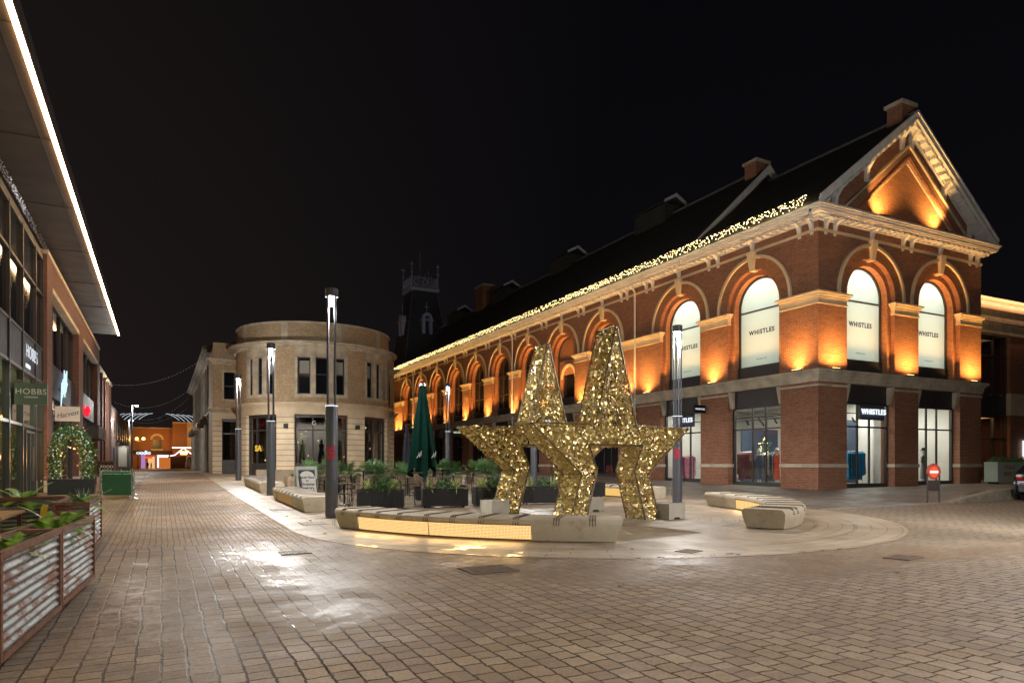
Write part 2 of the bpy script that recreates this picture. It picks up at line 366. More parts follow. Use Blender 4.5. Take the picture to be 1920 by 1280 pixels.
# ---------------------------------------------------------------- mesh builder
class MB:
    def __init__(s, T=None): s.v = []; s.f = []; s.mi = []; s.T = T; s.m = 0
    def add(s, vs, fs):
        o = len(s.v)
        for p in vs: s.v.append(tuple(s.T(*p)) if s.T else tuple(p))
        for f in fs: s.f.append([i + o for i in f]); s.mi.append(s.m)
        return s
    def box(s, x0, x1, y0, y1, z0, z1):
        return s.add([(x0, y0, z0), (x1, y0, z0), (x1, y1, z0), (x0, y1, z0), (x0, y0, z1), (x1, y0, z1), (x1, y1, z1), (x0, y1, z1)],
                     [(0, 3, 2, 1), (4, 5, 6, 7), (0, 1, 5, 4), (1, 2, 6, 5), (2, 3, 7, 6), (3, 0, 4, 7)])
    def hexa(s, b, t):
        return s.add(list(b) + list(t), [(0, 3, 2, 1), (4, 5, 6, 7), (0, 1, 5, 4), (1, 2, 6, 5), (2, 3, 7, 6), (3, 0, 4, 7)])
    def prism(s, pts, a, b, axis='y'):
        """extrude polygon pts (p,q) along axis from a to b; axis y: pts=(x,z); x: pts=(y,z); z: pts=(x,y)"""
        n = len(pts)
        mk = {'y': lambda p, q, t: (p, t, q), 'x': lambda p, q, t: (t, p, q), 'z': lambda p, q, t: (p, q, t)}[axis]
        vs = [mk(p, q, a) for p, q in pts] + [mk(p, q, b) for p, q in pts]
        fs = [tuple(range(n)), tuple(range(2 * n - 1, n - 1, -1))] + [(i, (i + 1) % n, n + (i + 1) % n, n + i) for i in range(n)]
        return s.add(vs, fs)
    def ring(s, cx, cz, r0, r1, y0, y1, a0=0., a1=pi, n=20):
        """arch ring in the x-z plane, thickness y0..y1"""
        vs = []; fs = []
        for i in range(n + 1):
            a = a0 + (a1 - a0) * i / n
            c, q = cos(a), sin(a)
            vs += [(cx + r0 * c, y0, cz + r0 * q), (cx + r1 * c, y0, cz + r1 * q), (cx + r1 * c, y1, cz + r1 * q), (cx + r0 * c, y1, cz + r0 * q)]
        for i in range(n):
            o = 4 * i
            for k in range(4): fs.append((o + k, o + (k + 1) % 4, o + 4 + (k + 1) % 4, o + 4 + k))
        fs += [(0, 3, 2, 1), (4 * n, 4 * n + 1, 4 * n + 2, 4 * n + 3)]
        return s.add(vs, fs)
    def tube(s, pts, r, n=6, cap=True):
        pts = [Vector(p) for p in pts]; rs = r if isinstance(r, (list, tuple)) else [r] * len(pts)
        vs = []; fs = []; up = Vector((0, 0, 1))
        pu = None
        for i, p in enumerate(pts):
            d = (pts[min(i + 1, len(pts) - 1)] - pts[max(i - 1, 0)]).normalized()
            if pu is None: pu = d.orthogonal().normalized()
            a = (pu - d * pu.dot(d))
            a = a.normalized() if a.length > 1e-6 else d.orthogonal().normalized()
            pu = a; b = d.cross(a)
            for k in range(n):
                t = 2 * pi * k / n; vs.append(tuple(p + (a * cos(t) + b * sin(t)) * rs[i]))
        for i in range(len(pts) - 1):
            for k in range(n): fs.append((i * n + k, i * n + (k + 1) % n, (i + 1) * n + (k + 1) % n, (i + 1) * n + k))
        if cap: fs += [tuple(range(n - 1, -1, -1)), tuple(range((len(pts) - 1) * n, len(pts) * n))]
        return s.add(vs, fs)
    def lathe(s, prof, cx=0, cy=0, z=0, n=16, a0=0., sq=1.0):
        vs = []; fs = []
        for r, h in prof:
            for k in range(n):
                t = a0 + 2 * pi * k / n; vs.append((cx + r * cos(t), cy + r * sq * sin(t), z + h))
        for i in range(len(prof) - 1):
            for k in range(n): fs.append((i * n + k, i * n + (k + 1) % n, (i + 1) * n + (k + 1) % n, (i + 1) * n + k))
        fs += [tuple(range(n - 1, -1, -1)), tuple(range((len(prof) - 1) * n, len(prof) * n))]
        return s.add(vs, fs)
    def ball(s, x, y, z, r, n=6, m=4):
        return s.lathe([(r * sin(pi * (i + .01) / (m + .02)), -r * cos(pi * i / m)) for i in range(m + 1)], x, y, z, n)
    def octa(s, x, y, z, r):
        return s.add([(x - r, y, z), (x + r, y, z), (x, y - r, z), (x, y + r, z), (x, y, z - r), (x, y, z + r)], [(0, 2, 5), (2, 1, 5), (1, 3, 5), (3, 0, 5), (2, 0, 4), (1, 2, 4), (3, 1, 4), (0, 3, 4)])
    def build(s, name, mats, parent=None, smooth=False, recalc=True, bevel=0):
        me = bpy.data.meshes.new(name); me.from_pydata(s.v, [], s.f)
        mats = mats if isinstance(mats, (list, tuple)) else [mats]
        for m in mats: me.materials.append(MATS[m])
        for p, mi in zip(me.polygons, s.mi): p.material_index = mi
        if recalc:
            bm = bmesh.new(); bm.from_mesh(me)
            if bevel: bmesh.ops.bevel(bm, geom=[e for e in bm.edges if e.is_manifold and e.calc_face_angle(0) > .5], offset=bevel, segments=2, affect='EDGES')
            bmesh.ops.recalc_face_normals(bm, faces=bm.faces); bm.to_mesh(me); bm.free()
        if smooth:
            for p in me.polygons: p.use_smooth = True
            try: me.set_sharp_from_angle(angle=radians(40))
            except Exception: pass
        o = bpy.data.objects.new(name, me); COL.objects.link(o)
        if parent: o.parent = parent
        return o
def thing(name, label, cat, loc=(0, 0, 0), rz=0., group=None):
    o = bpy.data.objects.new(name, None); COL.objects.link(o)
    o.location = loc; o.rotation_euler = (0, 0, rz); o.empty_display_size = .2
    tag(o, label, cat, group); return o
def tag(o, label=None, cat=None, group=None, kind=None):
    for k, v in (('label', label), ('category', cat), ('group', group), ('kind', kind)):
        if v: o[k] = v
    return o
def kids(o): return [c for c in COL.objects if c.parent == o]
def dup(root, loc, rz=0., label=None, scale=None):
    def cp(o, par):
        c = o.copy(); COL.objects.link(c); c.parent = par
        for ch in KID.get(o.name, []): cp(ch, c)
        return c
    KID.clear()
    for o in COL.objects:
        if o.parent: KID.setdefault(o.parent.name, []).append(o)
    r = cp(root, None); r.location = loc; r.rotation_euler = (0, 0, rz)
    if label: r['label'] = label
    if scale: r.scale = (scale,) * 3 if not isinstance(scale, tuple) else scale
    return r
KID = {}
def text(body, size, mat, M, name='lettering', parent=None, extrude=.01, align='CENTER', shear=0., spacing=1.0, bold=0.):
    cu = bpy.data.curves.new(name, 'FONT'); cu.body = body; cu.size = size; cu.extrude = extrude; cu.align_x = align; cu.align_y = 'CENTER'
    cu.shear = shear; cu.space_character = spacing; cu.offset = bold; cu.resolution_u = 3
    t = bpy.data.objects.new('tmp', cu); COL.objects.link(t)
    bpy.context.view_layer.update()
    me = bpy.data.meshes.new_from_object(t.evaluated_get(bpy.context.evaluated_depsgraph_get()))
    bpy.data.objects.remove(t)
    me.name = name; me.transform(M); me.materials.clear(); me.materials.append(MATS[mat])
    o = bpy.data.objects.new(name, me); COL.objects.link(o)
    if parent: o.parent = parent
    return o
def MX(loc, right, up=(0, 0, 1)):
    r = Vector(right).normalized(); u = Vector(up).normalized(); n = r.cross(u)
    m = Matrix((r, u, n)).transposed().to_4x4(); m.translation = Vector(loc); return m
def lamp(kind, loc, power, col, size=.1, target=None, spot=60, blend=.5, sy=None, name='light', spread=None):
    l = bpy.data.lights.new(name, kind); l.energy = power; l.color = col
    if kind == 'AREA':
        l.size = size
        if sy: l.shape = 'RECTANGLE'; l.size_y = sy
        if spread: l.spread = radians(spread)
    else: l.shadow_soft_size = size
    if kind == 'SPOT': l.spot_size = radians(spot); l.spot_blend = blend
    o = bpy.data.objects.new(name, l); COL.objects.link(o); o.location = loc
    if target is not None:
        dv = Vector(target) - Vector(loc)
        if hypot(dv.x, dv.y) > 1e-4: o.rotation_euler = dv.to_track_quat('-Z', 'Y').to_euler()
    return o

# ---------------------------------------------------------------- camera, world, render
cam = bpy.data.cameras.new('camera'); co = bpy.data.objects.new('camera', cam); COL.objects.link(co)
co.location = (0, 0, 1.6); co.rotation_euler = (radians(90), 0, -math.asin(.45197))
cam.sensor_width = 36; cam.lens = 1297 / 1920 * 36; cam.shift_y = 232 / 1920; cam.clip_end = 2000; cam.clip_start = .05
SC.camera = co
w = bpy.data.worlds.new('World'); SC.world = w; w.use_nodes = True
nt = w.node_tree; bg = nt.nodes['Background']; g = N(nt)
tc = g.node('ShaderNodeTexCoord').outputs['Generated']
ss = g.sep(tc)
ele = g.rng(ss[2], 0., .75); azi = g.rng(ss[0], -.3, .5)
c = g.mixc(ele, g.mixc(azi, (.016, .0115, .010), (.0036, .0034, .0044)), g.mixc(azi, (.0055, .0042, .0042), (.0016, .0015, .0024)))
nt.links.new(c, bg.inputs[0]); bg.inputs[1].default_value = .36
SC.view_settings.view_transform = 'Standard'; SC.view_settings.look = 'None'; SC.view_settings.exposure = 1.6; SC.view_settings.gamma = 1
cy = SC.cycles
cy.use_denoising = True; cy.max_bounces = 6; cy.diffuse_bounces = 3; cy.glossy_bounces = 3; cy.transmission_bounces = 4; cy.transparent_max_bounces = 8
cy.sample_clamp_indirect = 2.5; cy.sample_clamp_direct = 0; cy.caustics_reflective = False; cy.caustics_refractive = False
try: cy.use_light_tree = True; cy.denoiser = 'OPENIMAGEDENOISE'
except Exception: pass
# ================================================================ SETTING
def sheet(name, xs, ys, fz, mat, keep=None):
    vs = [(x, y, fz(x, y)) for y in ys for x in xs]; nx = len(xs); fs = []
    for j in range(len(ys) - 1):
        for i in range(nx - 1):
            if keep and not keep((xs[i] + xs[i + 1]) / 2, (ys[j] + ys[j + 1]) / 2): continue
            fs.append((j * nx + i, j * nx + i + 1, (j + 1) * nx + i + 1, (j + 1) * nx + i))
    b = MB(); b.v = vs; b.f = fs; b.mi = [0] * len(fs)
    o = b.build(name, mat, recalc=False, smooth=True); tag(o, kind='structure'); return o
def fr(a, b, st): n = max(1, round((b - a) / st)); return [a + (b - a) * i / n for i in range(n + 1)]
sheet('road', fr(-900, -60, 120) + fr(-58, -8, 5) + fr(-7, 48, 1) + fr(52, 900, 120), fr(-200, -20, 45) + fr(-18, -2, 2) + fr(-1, 110, 1) + fr(115, 240, 5) + fr(300, 1500, 200), G, 'setts')
# pale slab plaza: half disc plus the rectangle behind it
b = MB(); PZ = lambda x, y: G(x, y) + .006
nr, na = 16, 64; R = 7.6; cx, cyy = 10.2, 15.8
vs = []
for i in range(nr + 1):
    for j in range(na + 1):
        a = pi + pi * j / na; r = R * i / nr; x, y = cx + r * cos(a), cyy + r * sin(a); vs.append((x, y, PZ(x, y)))
b.v = vs; b.f = [(i * (na + 1) + j, (i + 1) * (na + 1) + j, (i + 1) * (na + 1) + j + 1, i * (na + 1) + j + 1) for i in range(nr) for j in range(na)]
xs = sorted(set([round(cx + R * i / nr, 4) for i in range(nr + 1)] + [round(cx - R * i / nr, 4) for i in range(nr + 1)])); ys = fr(cyy, 90, .8); o0 = len(b.v)
for y in ys:
    for x in xs: b.v.append((x, y, PZ(x, y)))
nx = len(xs)
b.f += [(o0 + j * nx + i, o0 + j * nx + i + 1, o0 + (j + 1) * nx + i + 1, o0 + (j + 1) * nx + i) for j in range(len(ys) - 1) for i in range(nx - 1)]
b.mi = [0] * len(b.f)
tag(b.build('plaza_pavement', 'slab_paving', smooth=True), kind='structure')
sheet('hall_pavement', fr(17.8, 48, .6), fr(14.5, 90, .6), PV, 'footway_paving')
# pale kerb line at the footway edge and the low granite retaining wall beyond it
b = MB()
for x in fr(17.8, 23.9, .9)[:-1]:
    x1 = x + .87; b.hexa([(x, 14.38, G(x, 14.4) - .05), (x1, 14.38, G(x1, 14.4) - .05), (x1, 14.5, G(x1, 14.5) - .05), (x, 14.5, G(x, 14.5) - .05)], [(x, 14.38, G(x, 14.4) + .014), (x1, 14.38, G(x1, 14.4) + .014), (x1, 14.5, PV(x1, 14.5) + .008), (x, 14.5, PV(x, 14.5) + .008)])
tag(b.build('kerb', 'granite'), kind='structure')
wl = thing('granite_wall', 'low granite retaining wall at the raised footway beside the parked car', 'wall', (0, 0, 0))
for i, x in enumerate([23.9, 24.75, 26.6, 28.5, 30.4, 32.3, 34.2, 36.1, 38.0, 39.9]):
    x1 = [24.74, 26.59, 28.49, 30.39, 32.29, 34.19, 36.09, 37.99, 39.89, 42][i]
    b = MB(); b.hexa([(x, 14.12, G(x, 14) - .1), (x1, 14.12, G(x1, 14) - .1), (x1, 14.5, G(x1, 14) - .1), (x, 14.5, G(x, 14) - .1)], [(x, 14.15, PV(x, 14.6) + .02), (x1, 14.15, PV(x1, 14.6) + .02), (x1, 14.5, PV(x1, 14.6) + .02), (x, 14.5, PV(x, 14.6) + .02)])
    b.build('stone_block', 'granite', wl, bevel=.015)

# ================================================================ MARKET HALL
hall = thing('market_hall', 'long red brick market hall with round arched windows and a white gabled pediment', 'building', (25.7, 21, .45))
def HP(name, mb, m, parent=None, **k):
    o = mb.build(name, m, **k); o.parent = parent or hall
    if o.parent == hall: o.matrix_parent_inverse = Matrix.Translation((-25.7, -21, -.45))
    return o
def sub(o, par): o.parent = par; return o
XW, YW = 25.7, 21.0
TL = lambda s, d, z: (XW - d, s, z)       # long side: s = y, d = outwards
TF = lambda s, d, z: (s, YW - d, z)       # gable front: s = x
ZL0, ZL1 = 5.30, 5.83                    # stone ledge
ZC = 9.42; HW = 1.68                     # arch centre height and half width
LONG = [24.75, 30.1, 37.6, 42.75, 47.86, 52.9, 57.95, 62.95, 67.95, 72.95, 77.95]
FRONT = [29.25, 34.4]
YE = 82.8
XR = 37.9
UPL = []
def facade(T, centres, s0, s1, lit, isfront):
    edges = [s0]
    for c_ in centres: edges += [c_ - HW, c_ + HW]
    edges.append(s1)
    # piers
    for i in range(0, len(edges), 2):
        a, e = edges[i], edges[i + 1]
        corner_l = (i == 0); 
        gz = min(G(*T(a, 0, 0)[:2]), G(*T(e, 0, 0)[:2])) - .3
        aa = a + (.55 if (corner_l and isfront) else 0)
        b = MB(T)
        b.box(aa if isfront and corner_l else a, e, -.55, 0., gz, ZL0)
        b.box(aa if isfront and corner_l else a, e, -.55, 0., ZL1, 9.02)
        p = HP('brick_pier', b, 'red_brick')
        if isfront and corner_l: pass
        # stone bands round the pier
        b = MB(T); st = a - .03 if i else a; en = e + .03
        if isfront and corner_l: st = a
        for z0, z1, d in ((1.51, 1.57, .05), (1.57, 1.67, .035)):
            b.box(a + (-.05 if i else (.5 if isfront else -d)), e + .05, -.5, d, z0, z1)
        sub(HP('stone_band', b, 'stone'), p).matrix_parent_inverse = Matrix.Identity(4)
        b = MB(T); b.box(a + (-.05 if i else (.5 if isfront else -.05)), e + .05, -.5, .05, 5.10, 5.19)
        sub(HP('upper_stone_band', b, 'stone'), p).matrix_parent_inverse = Matrix.Identity(4)
        b = MB(T)   # impost cap
        for z0, z1, d in ((9.02, 9.10, .04), (9.10, 9.19, .11), (9.19, 9.27, .18), (8.78, 9.02, .012), (8.72, 8.78, .04)):
            b.box(a + (-d if i else (.5 if isfront else -d)), e + d, -.5, d, z0, z1)
        sub(HP('impost_cap', b, 'pale_stone'), p).matrix_parent_inverse = Matrix.Identity(4)
        wdt = e - a
        cs = [(a + e) / 2] if wdt < 2.6 else ([a + wdt * .27, a + wdt * .73])
        b = MB(T)
        for c_ in cs:
            b.box(c_ - .32, c_ + .32, .10, .22, ZL1 + .004, ZL1 + .07)
            UPL.append(T(c_, .58, ZL1 + .16) + (T(c_, 0.02, 8.3), T(c_, .23, ZL1 + .10)))
            # narrow recessed slot outlined in the brickwork
        sub(HP('uplight', b, 'frame_grey'), p).matrix_parent_inverse = Matrix.Identity(4)
        b = MB(T)
        for c_ in cs: b.box(c_ - .24, c_ + .24, .12, .20, ZL1 + .071, ZL1 + .082)
        sub(HP('uplight_lens', b, 'uplight'), p).matrix_parent_inverse = Matrix.Identity(4)
    # upper wall with arched openings
    mids = [s0] + [(edges[i] + edges[i + 1]) / 2 for i in range(2, len(edges) - 2, 2)] + [s1]
    b = MB(T)
    for k, c_ in enumerate(centres):
        sL, sR = mids[k], mids[k + 1]
        if isfront and k == 0: sL += .55
        hole = [(c_ + HW, 9.27), (c_ + HW, ZC)] + [(c_ + HW * cos(a), ZC + HW * sin(a)) for a in [pi * j / 24 for j in range(1, 24)]] + [(c_ - HW, ZC), (c_ - HW, 9.27)]
        b.prism([(sL, 9.27), (sL, 12.52), (sR, 12.52), (sR, 9.27)] + hole, -.55, 0., 'y')
    HP('upper_wall', b, 'red_brick')
    b = MB(T); q0 = (lambda d: s0 + .3 if isfront else s0 - d); b.box(q0(.06), s1 + .03, -.3, .06, 11.95, 12.03); b.box(q0(.03), s1 + .02, -.3, .03, 11.91, 11.95); HP('string_course', b, 'pale_stone')
    # ledge
    b = MB(T)
    for z0, z1, d in ((5.30, 5.42, .07), (5.42, 5.60, .10), (5.60, 5.70, .17), (5.70, 5.83, .26)):
        b.box(s0 + (-d if not isfront else .5), s1 + (d if isfront else 0), -.5, d, z0, z1)
    HP('stone_ledge', b, 'stone')
    for k, c_ in enumerate(centres):
        q = HP('arch', MB(T).ring(c_, ZC, HW + .02, 2.22, 0., .025, n=24), 'orange_brick')
        # hood mould and its short feet
        b = MB(T); b.ring(c_, ZC, 2.20, 2.34, -.05, .11, n=28); b.box(c_ - 2.34, c_ - 2.20, -.05, .11, 9.28, ZC); b.box(c_ + 2.20, c_ + 2.34, -.05, .11, 9.28, ZC)
        sub(HP('hood_moulding', b, 'pale_stone'), q).matrix_parent_inverse = Matrix.Identity(4)
        b = MB(T); b.hexa([(c_ - .13, -.4, 11.02), (c_ + .13, -.4, 11.02), (c_ + .13, .12, 11.02), (c_ - .13, .12, 11.02)], [(c_ - .23, -.4, 11.94), (c_ + .23, -.4, 11.94), (c_ + .23, .24, 11.94), (c_ - .23, .24, 11.94)])
        sub(HP('keystone', b, 'pale_stone', bevel=.02), q).matrix_parent_inverse = Matrix.Identity(4)
        # inner order, stepped back
        b = MB(T); b.ring(c_, ZC, 1.42, HW, -.56, -.20, n=28); b.box(c_ - HW, c_ - 1.42, -.56, -.2, ZL1, ZC); b.box(c_ + 1.42, c_ + HW, -.56, -.2, ZL1, ZC)
        sub(HP('inner_arch', b, 'orange_brick'), q).matrix_parent_inverse = Matrix.Identity(4)
        # window: frame, pane
        win = HP('window', MB(T).ring(c_, ZC, 1.33, 1.42, -.62, -.5, n=28).box(c_ - 1.42, c_ - 1.33, -.62, -.5, 6.45, ZC).box(c_ + 1.33, c_ + 1.42, -.62, -.5, 6.45, ZC).box(c_ - 1.42, c_ + 1.42, -.62, -.45, 5.83, 6.5).box(c_ - 1.33, c_ + 1.33, -.6, -.53, 9.20, 9.27), 'frame_grey')
        frost = lit(k)
        pts = [(c_ - 1.33, 6.5), (c_ - 1.33, ZC)] + [(c_ + 1.33 * cos(a), ZC + 1.33 * sin(a)) for a in [pi - pi * j / 20 for j in range(1, 20)]] + [(c_ + 1.33, ZC), (c_ + 1.33, 6.5)]
        if frost is not None:
            pa = MB(T).prism(pts, -.585, -.575, 'y'); sub(HP('pane', pa, 'frosted_pane'), win).matrix_parent_inverse = Matrix.Identity(4)
        elif k == 3 and not isfront:   # blind arch with a small doorway
            b = MB(T); b.box(c_ - 1.42, c_ + 1.42, -.75, -.6, 8.2, 10.9); b.box(c_ - 1.42, c_ - .85, -.75, -.6, 5.83, 8.2); b.box(c_ + .85, c_ + 1.42, -.75, -.6, 5.83, 8.2)
            sub(HP('brick_infill', b, 'red_brick'), win).matrix_parent_inverse = Matrix.Identity(4)
            b = MB(T); b.ring(c_, 7.9, .85, 1.05, -.6, -.5, n=14); sub(HP('small_arch', b, 'pale_stone'), win).matrix_parent_inverse = Matrix.Identity(4)
            sub(HP('pane', MB(T).box(c_ - .84, c_ + .84, -.72, -.7, 5.83, 8.19), 'dark_glass'), win).matrix_parent_inverse = Matrix.Identity(4)
        else:
            sub(HP('pane', MB(T).prism(pts, -.585, -.575, 'y'), 'dark_glass'), win).matrix_parent_inverse = Matrix.Identity(4)
            b = MB(T)
            for o_ in (-.45, .45): b.box(c_ + o_ - .03, c_ + o_ + .03, -.575, -.53, 6.5, 10.6)
            b.box(c_ - 1.33, c_ + 1.33, -.574, -.54, 7.6, 7.66)
            sub(HP('glazing_bar', b, 'frame_grey'), win).matrix_parent_inverse = Matrix.Identity(4)
        # shopfront below
        gz = PV(*T(c_, 0, 0)[:2])
        L, Rr = c_ - HW, c_ + HW
        sf = HP('shopfront', MB(T).box(L, Rr, -.5, -.28, 4.50, 5.30), 'panel_dark')
        b = MB(T); z0 = gz + .03
        b.box(L, Rr, -.5, -.36, z0 - .2, z0 + .16); b.box(L, L + .09, -.5, -.36, z0 + .16, 4.5); b.box(Rr - .09, Rr, -.5, -.36, z0 + .16, 4.5)
        b.box(L, Rr, -.48, -.38, 4.42, 4.5); b.box(L, Rr, -.48, -.38, 3.35, 3.42)
        for o_ in (-.42, .42): b.box(c_ + o_ - .035, c_ + o_ + .035, -.47, -.39, z0 + .16, 4.42)
        sub(HP('door_frame' if (isfront and k == 0) or (not isfront and k == 1) else 'frame', b, 'frame_grey'), sf).matrix_parent_inverse = Matrix.Identity(4)
        shopg = 'glass' if (isfront or k < 2) else 'dark_glass'
        sub(HP('pane', MB(T).box(L + .09, Rr - .09, -.44, -.43, z0 + .16, 4.42), shopg), sf).matrix_parent_inverse = Matrix.Identity(4)
        for s_ in (-1, 1):
            a_ = L if s_ < 0 else Rr - .26
            b = MB(T); b.hexa([(a_, -.27, 4.45), (a_ + .26, -.27, 4.45), (a_ + .26, -.15, 4.45), (a_, -.15, 4.45)], [(a_, -.27, 5.29), (a_ + .26, -.27, 5.29), (a_ + .26, .04, 5.29), (a_, .04, 5.29)])
            sub(HP('stone_corbel', b, 'stone', bevel=.03), sf).matrix_parent_inverse = Matrix.Identity(4)
facade(TL, LONG, 21.0, YE, lambda k: True if k < 2 else None, False)
facade(TF, FRONT, 25.7, XR, lambda k: True, True)

# brackets under the cornice: one over each keystone, a pair over each pier
def bracket(T, s, par):
    b = MB(T); w_ = .10
    prof = [(0.0, 12.03), (.07, 12.03), (.09, 12.16), (.15, 12.28), (.30, 12.38), (.40, 12.42), (.40, 12.50), (0, 12.50)]
    vs = [(s - w_, d, z) for d, z in prof] + [(s + w_, d, z) for d, z in prof]; n = len(prof)
    b.add(vs, [tuple(range(n)), tuple(range(2 * n - 1, n - 1, -1))] + [(i, (i + 1) % n, n + (i + 1) % n, n + i) for i in range(n)])
    b.box(s - w_ + .02, s + w_ - .02, .0, .045, 11.80, 11.905)
    HP('bracket', b, 'white_paint')
for c_ in FRONT: bracket(TF, c_, 0)
for s in (26.15, 26.75, 31.5, 32.15, 36.9, 37.5): bracket(TF, s, 0)
for c_ in LONG: bracket(TL, c_, 0)
mm = [21.65] + [(a + b_) / 2 for a, b_ in zip(LONG, LONG[1:])] + [81]
for s in mm:
    if s > 30.2 and s < 37: 
        for q in (32.4, 33.0, 34.9, 35.5): bracket(TL, q, 0)
    else: bracket(TL, s - .33, 0); bracket(TL, s + .33, 0)
# cornice with modillion blocks (long side, front and the far end)
E_ = .55
b = MB()
ya, yb, xa, xb = YW - E_, YE + .2, XW - E_, XR + E_
def corn(z0, z1, e0):   # ring strip projecting e0 from the wall
    b.box(XW - e0, XW + .02, YW - e0, YE, z0, z1); b.box(XW + .021, XR + e0, YW - e0, YW + .02, z0, z1)
corn(12.50, 12.56, .34); corn(12.56, 12.62, .50); corn(12.62, 12.74, .55); corn(12.74, 12.82, .60); corn(12.82, 12.90, .66)
s = YW + .1
while s < YE: b.box(XW - .47, XW - .12, s, s + .2, 12.40, 12.50); s += .42
s = XW + .15
while s < XR: b.box(s, s + .2, YW - .47, YW - .12, 12.40, 12.50); s += .42
b.box(XW - .14, XW, YW - .14, YE, 12.36, 12.50); b.box(XW + .0, XR + .14, YW - .14, YW, 12.36, 12.50)
HP('cornice', b, 'white_paint')
# body behind the facades (side, rear and interior division)
b = MB(); b.box(XR - .02, XR, YW + .6, YE, 0, 12.5); b.box(XW, XR, YE - .02, YE + .4, 0, 12.5); b.box(XR - .5, XR - .02, YW + .02, YW + .6, 9.3, 12.5)
HP('rear_wall', b, 'red_brick')
# roof: front range and the slightly taller main range
XM = (XW + XR) / 2
def roof(y0, y1, zr, nm):
    b = MB(); zl = 12.9; e = .62
    for s_ in (-1, 1):
        xe = XM + s_ * (XR - XM + e)
        b.hexa([(xe, y0, zl), (xe, y1, zl), (XM, y1, zr), (XM, y0, zr)], [(xe, y0, zl + .12), (xe, y1, zl + .12), (XM, y1, zr + .12), (XM, y0, zr + .12)])
    o = HP(nm, b, 'slate')
    b = MB(); b.tube([(XM, y0, zr + .16), (XM, y1, zr + .16)], .09, 6); sub(HP('ridge_tile', b, 'lead'), o).matrix_parent_inverse = Matrix.Identity(4)
    return o
r1 = roof(20.55, 29.6, 18.12, 'roof'); r2 = roof(29.6, 82.9, 19.0, 'roof')
# gable wall
def rake(y, zr, zl, off):   # helper: height of roof underside at x
    return lambda x: zr - abs(x - XM) / (XR - XM + .62) * (zr - zl)
b = MB(); b.prism([(XW + .05, 12.9), (XM, 17.75), (XR - .05, 12.9)], YW + .05, YW + .5, 'y'); HP('gable_wall', b, 'red_brick')
b = MB()   # raised brick surround of the recessed panel
def tri(cx_, zb, hw, ht, off=0): return [(cx_ - hw, zb), (cx_, zb + ht), (cx_ + hw, zb)]
def trianglering(b, o, i_, y0, y1):
    n = 3
    vs = [(p, y0, q) for p, q in o] + [(p, y0, q) for p, q in i_] + [(p, y1, q) for p, q in o] + [(p, y1, q) for p, q in i_]
    fs = []
    for k in range(2):
        a, c_ = k, k + 1
        fs += [(a, c_, 3 + c_, 3 + a), (6 + a, 9 + a, 9 + c_, 6 + c_), (a, 6 + a, 6 + c_, c_), (3 + a, 3 + c_, 9 + c_, 9 + a)]
    fs += [(0, 3, 9, 6), (2, 8, 11, 5)]
    b.add(vs, fs)
# raking panel: inner triangle apex (31.8, 16.0)
trianglering(b, [(27.0, 12.92), (XM, 16.75), (36.6, 12.92)], [(27.75, 12.92), (XM, 16.15), (35.85, 12.92)], YW - .12, YW + .05)
HP('gable_surround', b, 'red_brick')
b = MB(); trianglering(b, [(26.85, 12.92), (XM, 16.87), (36.75, 12.92)], [(27.0, 12.921), (XM, 16.75), (36.6, 12.921)], YW - .2, YW + .05)
trianglering(b, [(27.75, 12.922), (XM, 16.15), (35.85, 12.922)], [(27.9, 12.922), (XM, 16.03), (35.7, 12.922)], YW - .05, YW + .04)
HP('gable_moulding', b, 'stone')
b = MB()
for k in range(46):   # dog-tooth bricks along the inner rake
    t = (k + .5) / 46
    for s_ in (-1, 1):
        x = XM + s_ * (35.72 - XM) * (1 - t) ; z = 12.95 + t * (16.25 - 12.95); b.box(x - .05, x + .05, YW - .17, YW - .12, z, z + .09)
HP('dog_tooth_course', b, 'orange_brick')
HP('gable_panel', MB().prism([(27.8, 12.905), (XM, 16.1), (35.8, 12.905)], YW + .02, YW + .048, 'y'), 'orange_brick')
# white raking cornice
b = MB(); zr = 18.32; zl = 13.2; hw = XR - XM + E_
def strip(y0, y1, t0, t1):   # boards following the rake, offset t downwards
    for s_ in (-1, 1):
        xe = XM + s_ * hw
        P = lambda x, z, y: (x, y, z)
        v = [(xe, y0, zl - t1), (xe, y1, zl - t1), (XM, y1, zr - t1), (XM, y0, zr - t1)]
        u = [(xe, y0, zl - t0), (xe, y1, zl - t0), (XM, y1, zr - t0), (XM, y0, zr - t0)]
        b.hexa(v, u)
strip(20.40, 20.47, -.02, .10); strip(20.44, 20.52, .10, .42); strip(20.52, 21.0, .30, .36); strip(20.60, 21.0, .36, .44); strip(20.9, 21.02, .44, .72)
nb = 17
for s_ in (-1, 1):
    for k in range(nb):
        t = (k + .5) / nb; x = XM + s_ * hw * (1 - t) * .985; z = zl + (zr - zl) * t - .60
        dz = (zr - zl) / hw * .11
        b.hexa([(x - .11, 20.56, z + s_ * dz), (x + .11, 20.56, z - s_ * dz), (x + .11, 20.92, z - s_ * dz), (x - .11, 20.92, z + s_ * dz)], [(x - .11, 20.56, z + .15 + s_ * dz), (x + .11, 20.56, z + .15 - s_ * dz), (x + .11, 20.92, z + .15 - s_ * dz), (x - .11, 20.92, z + .15 + s_ * dz)])
HP('raking_cornice', b, 'white_paint')
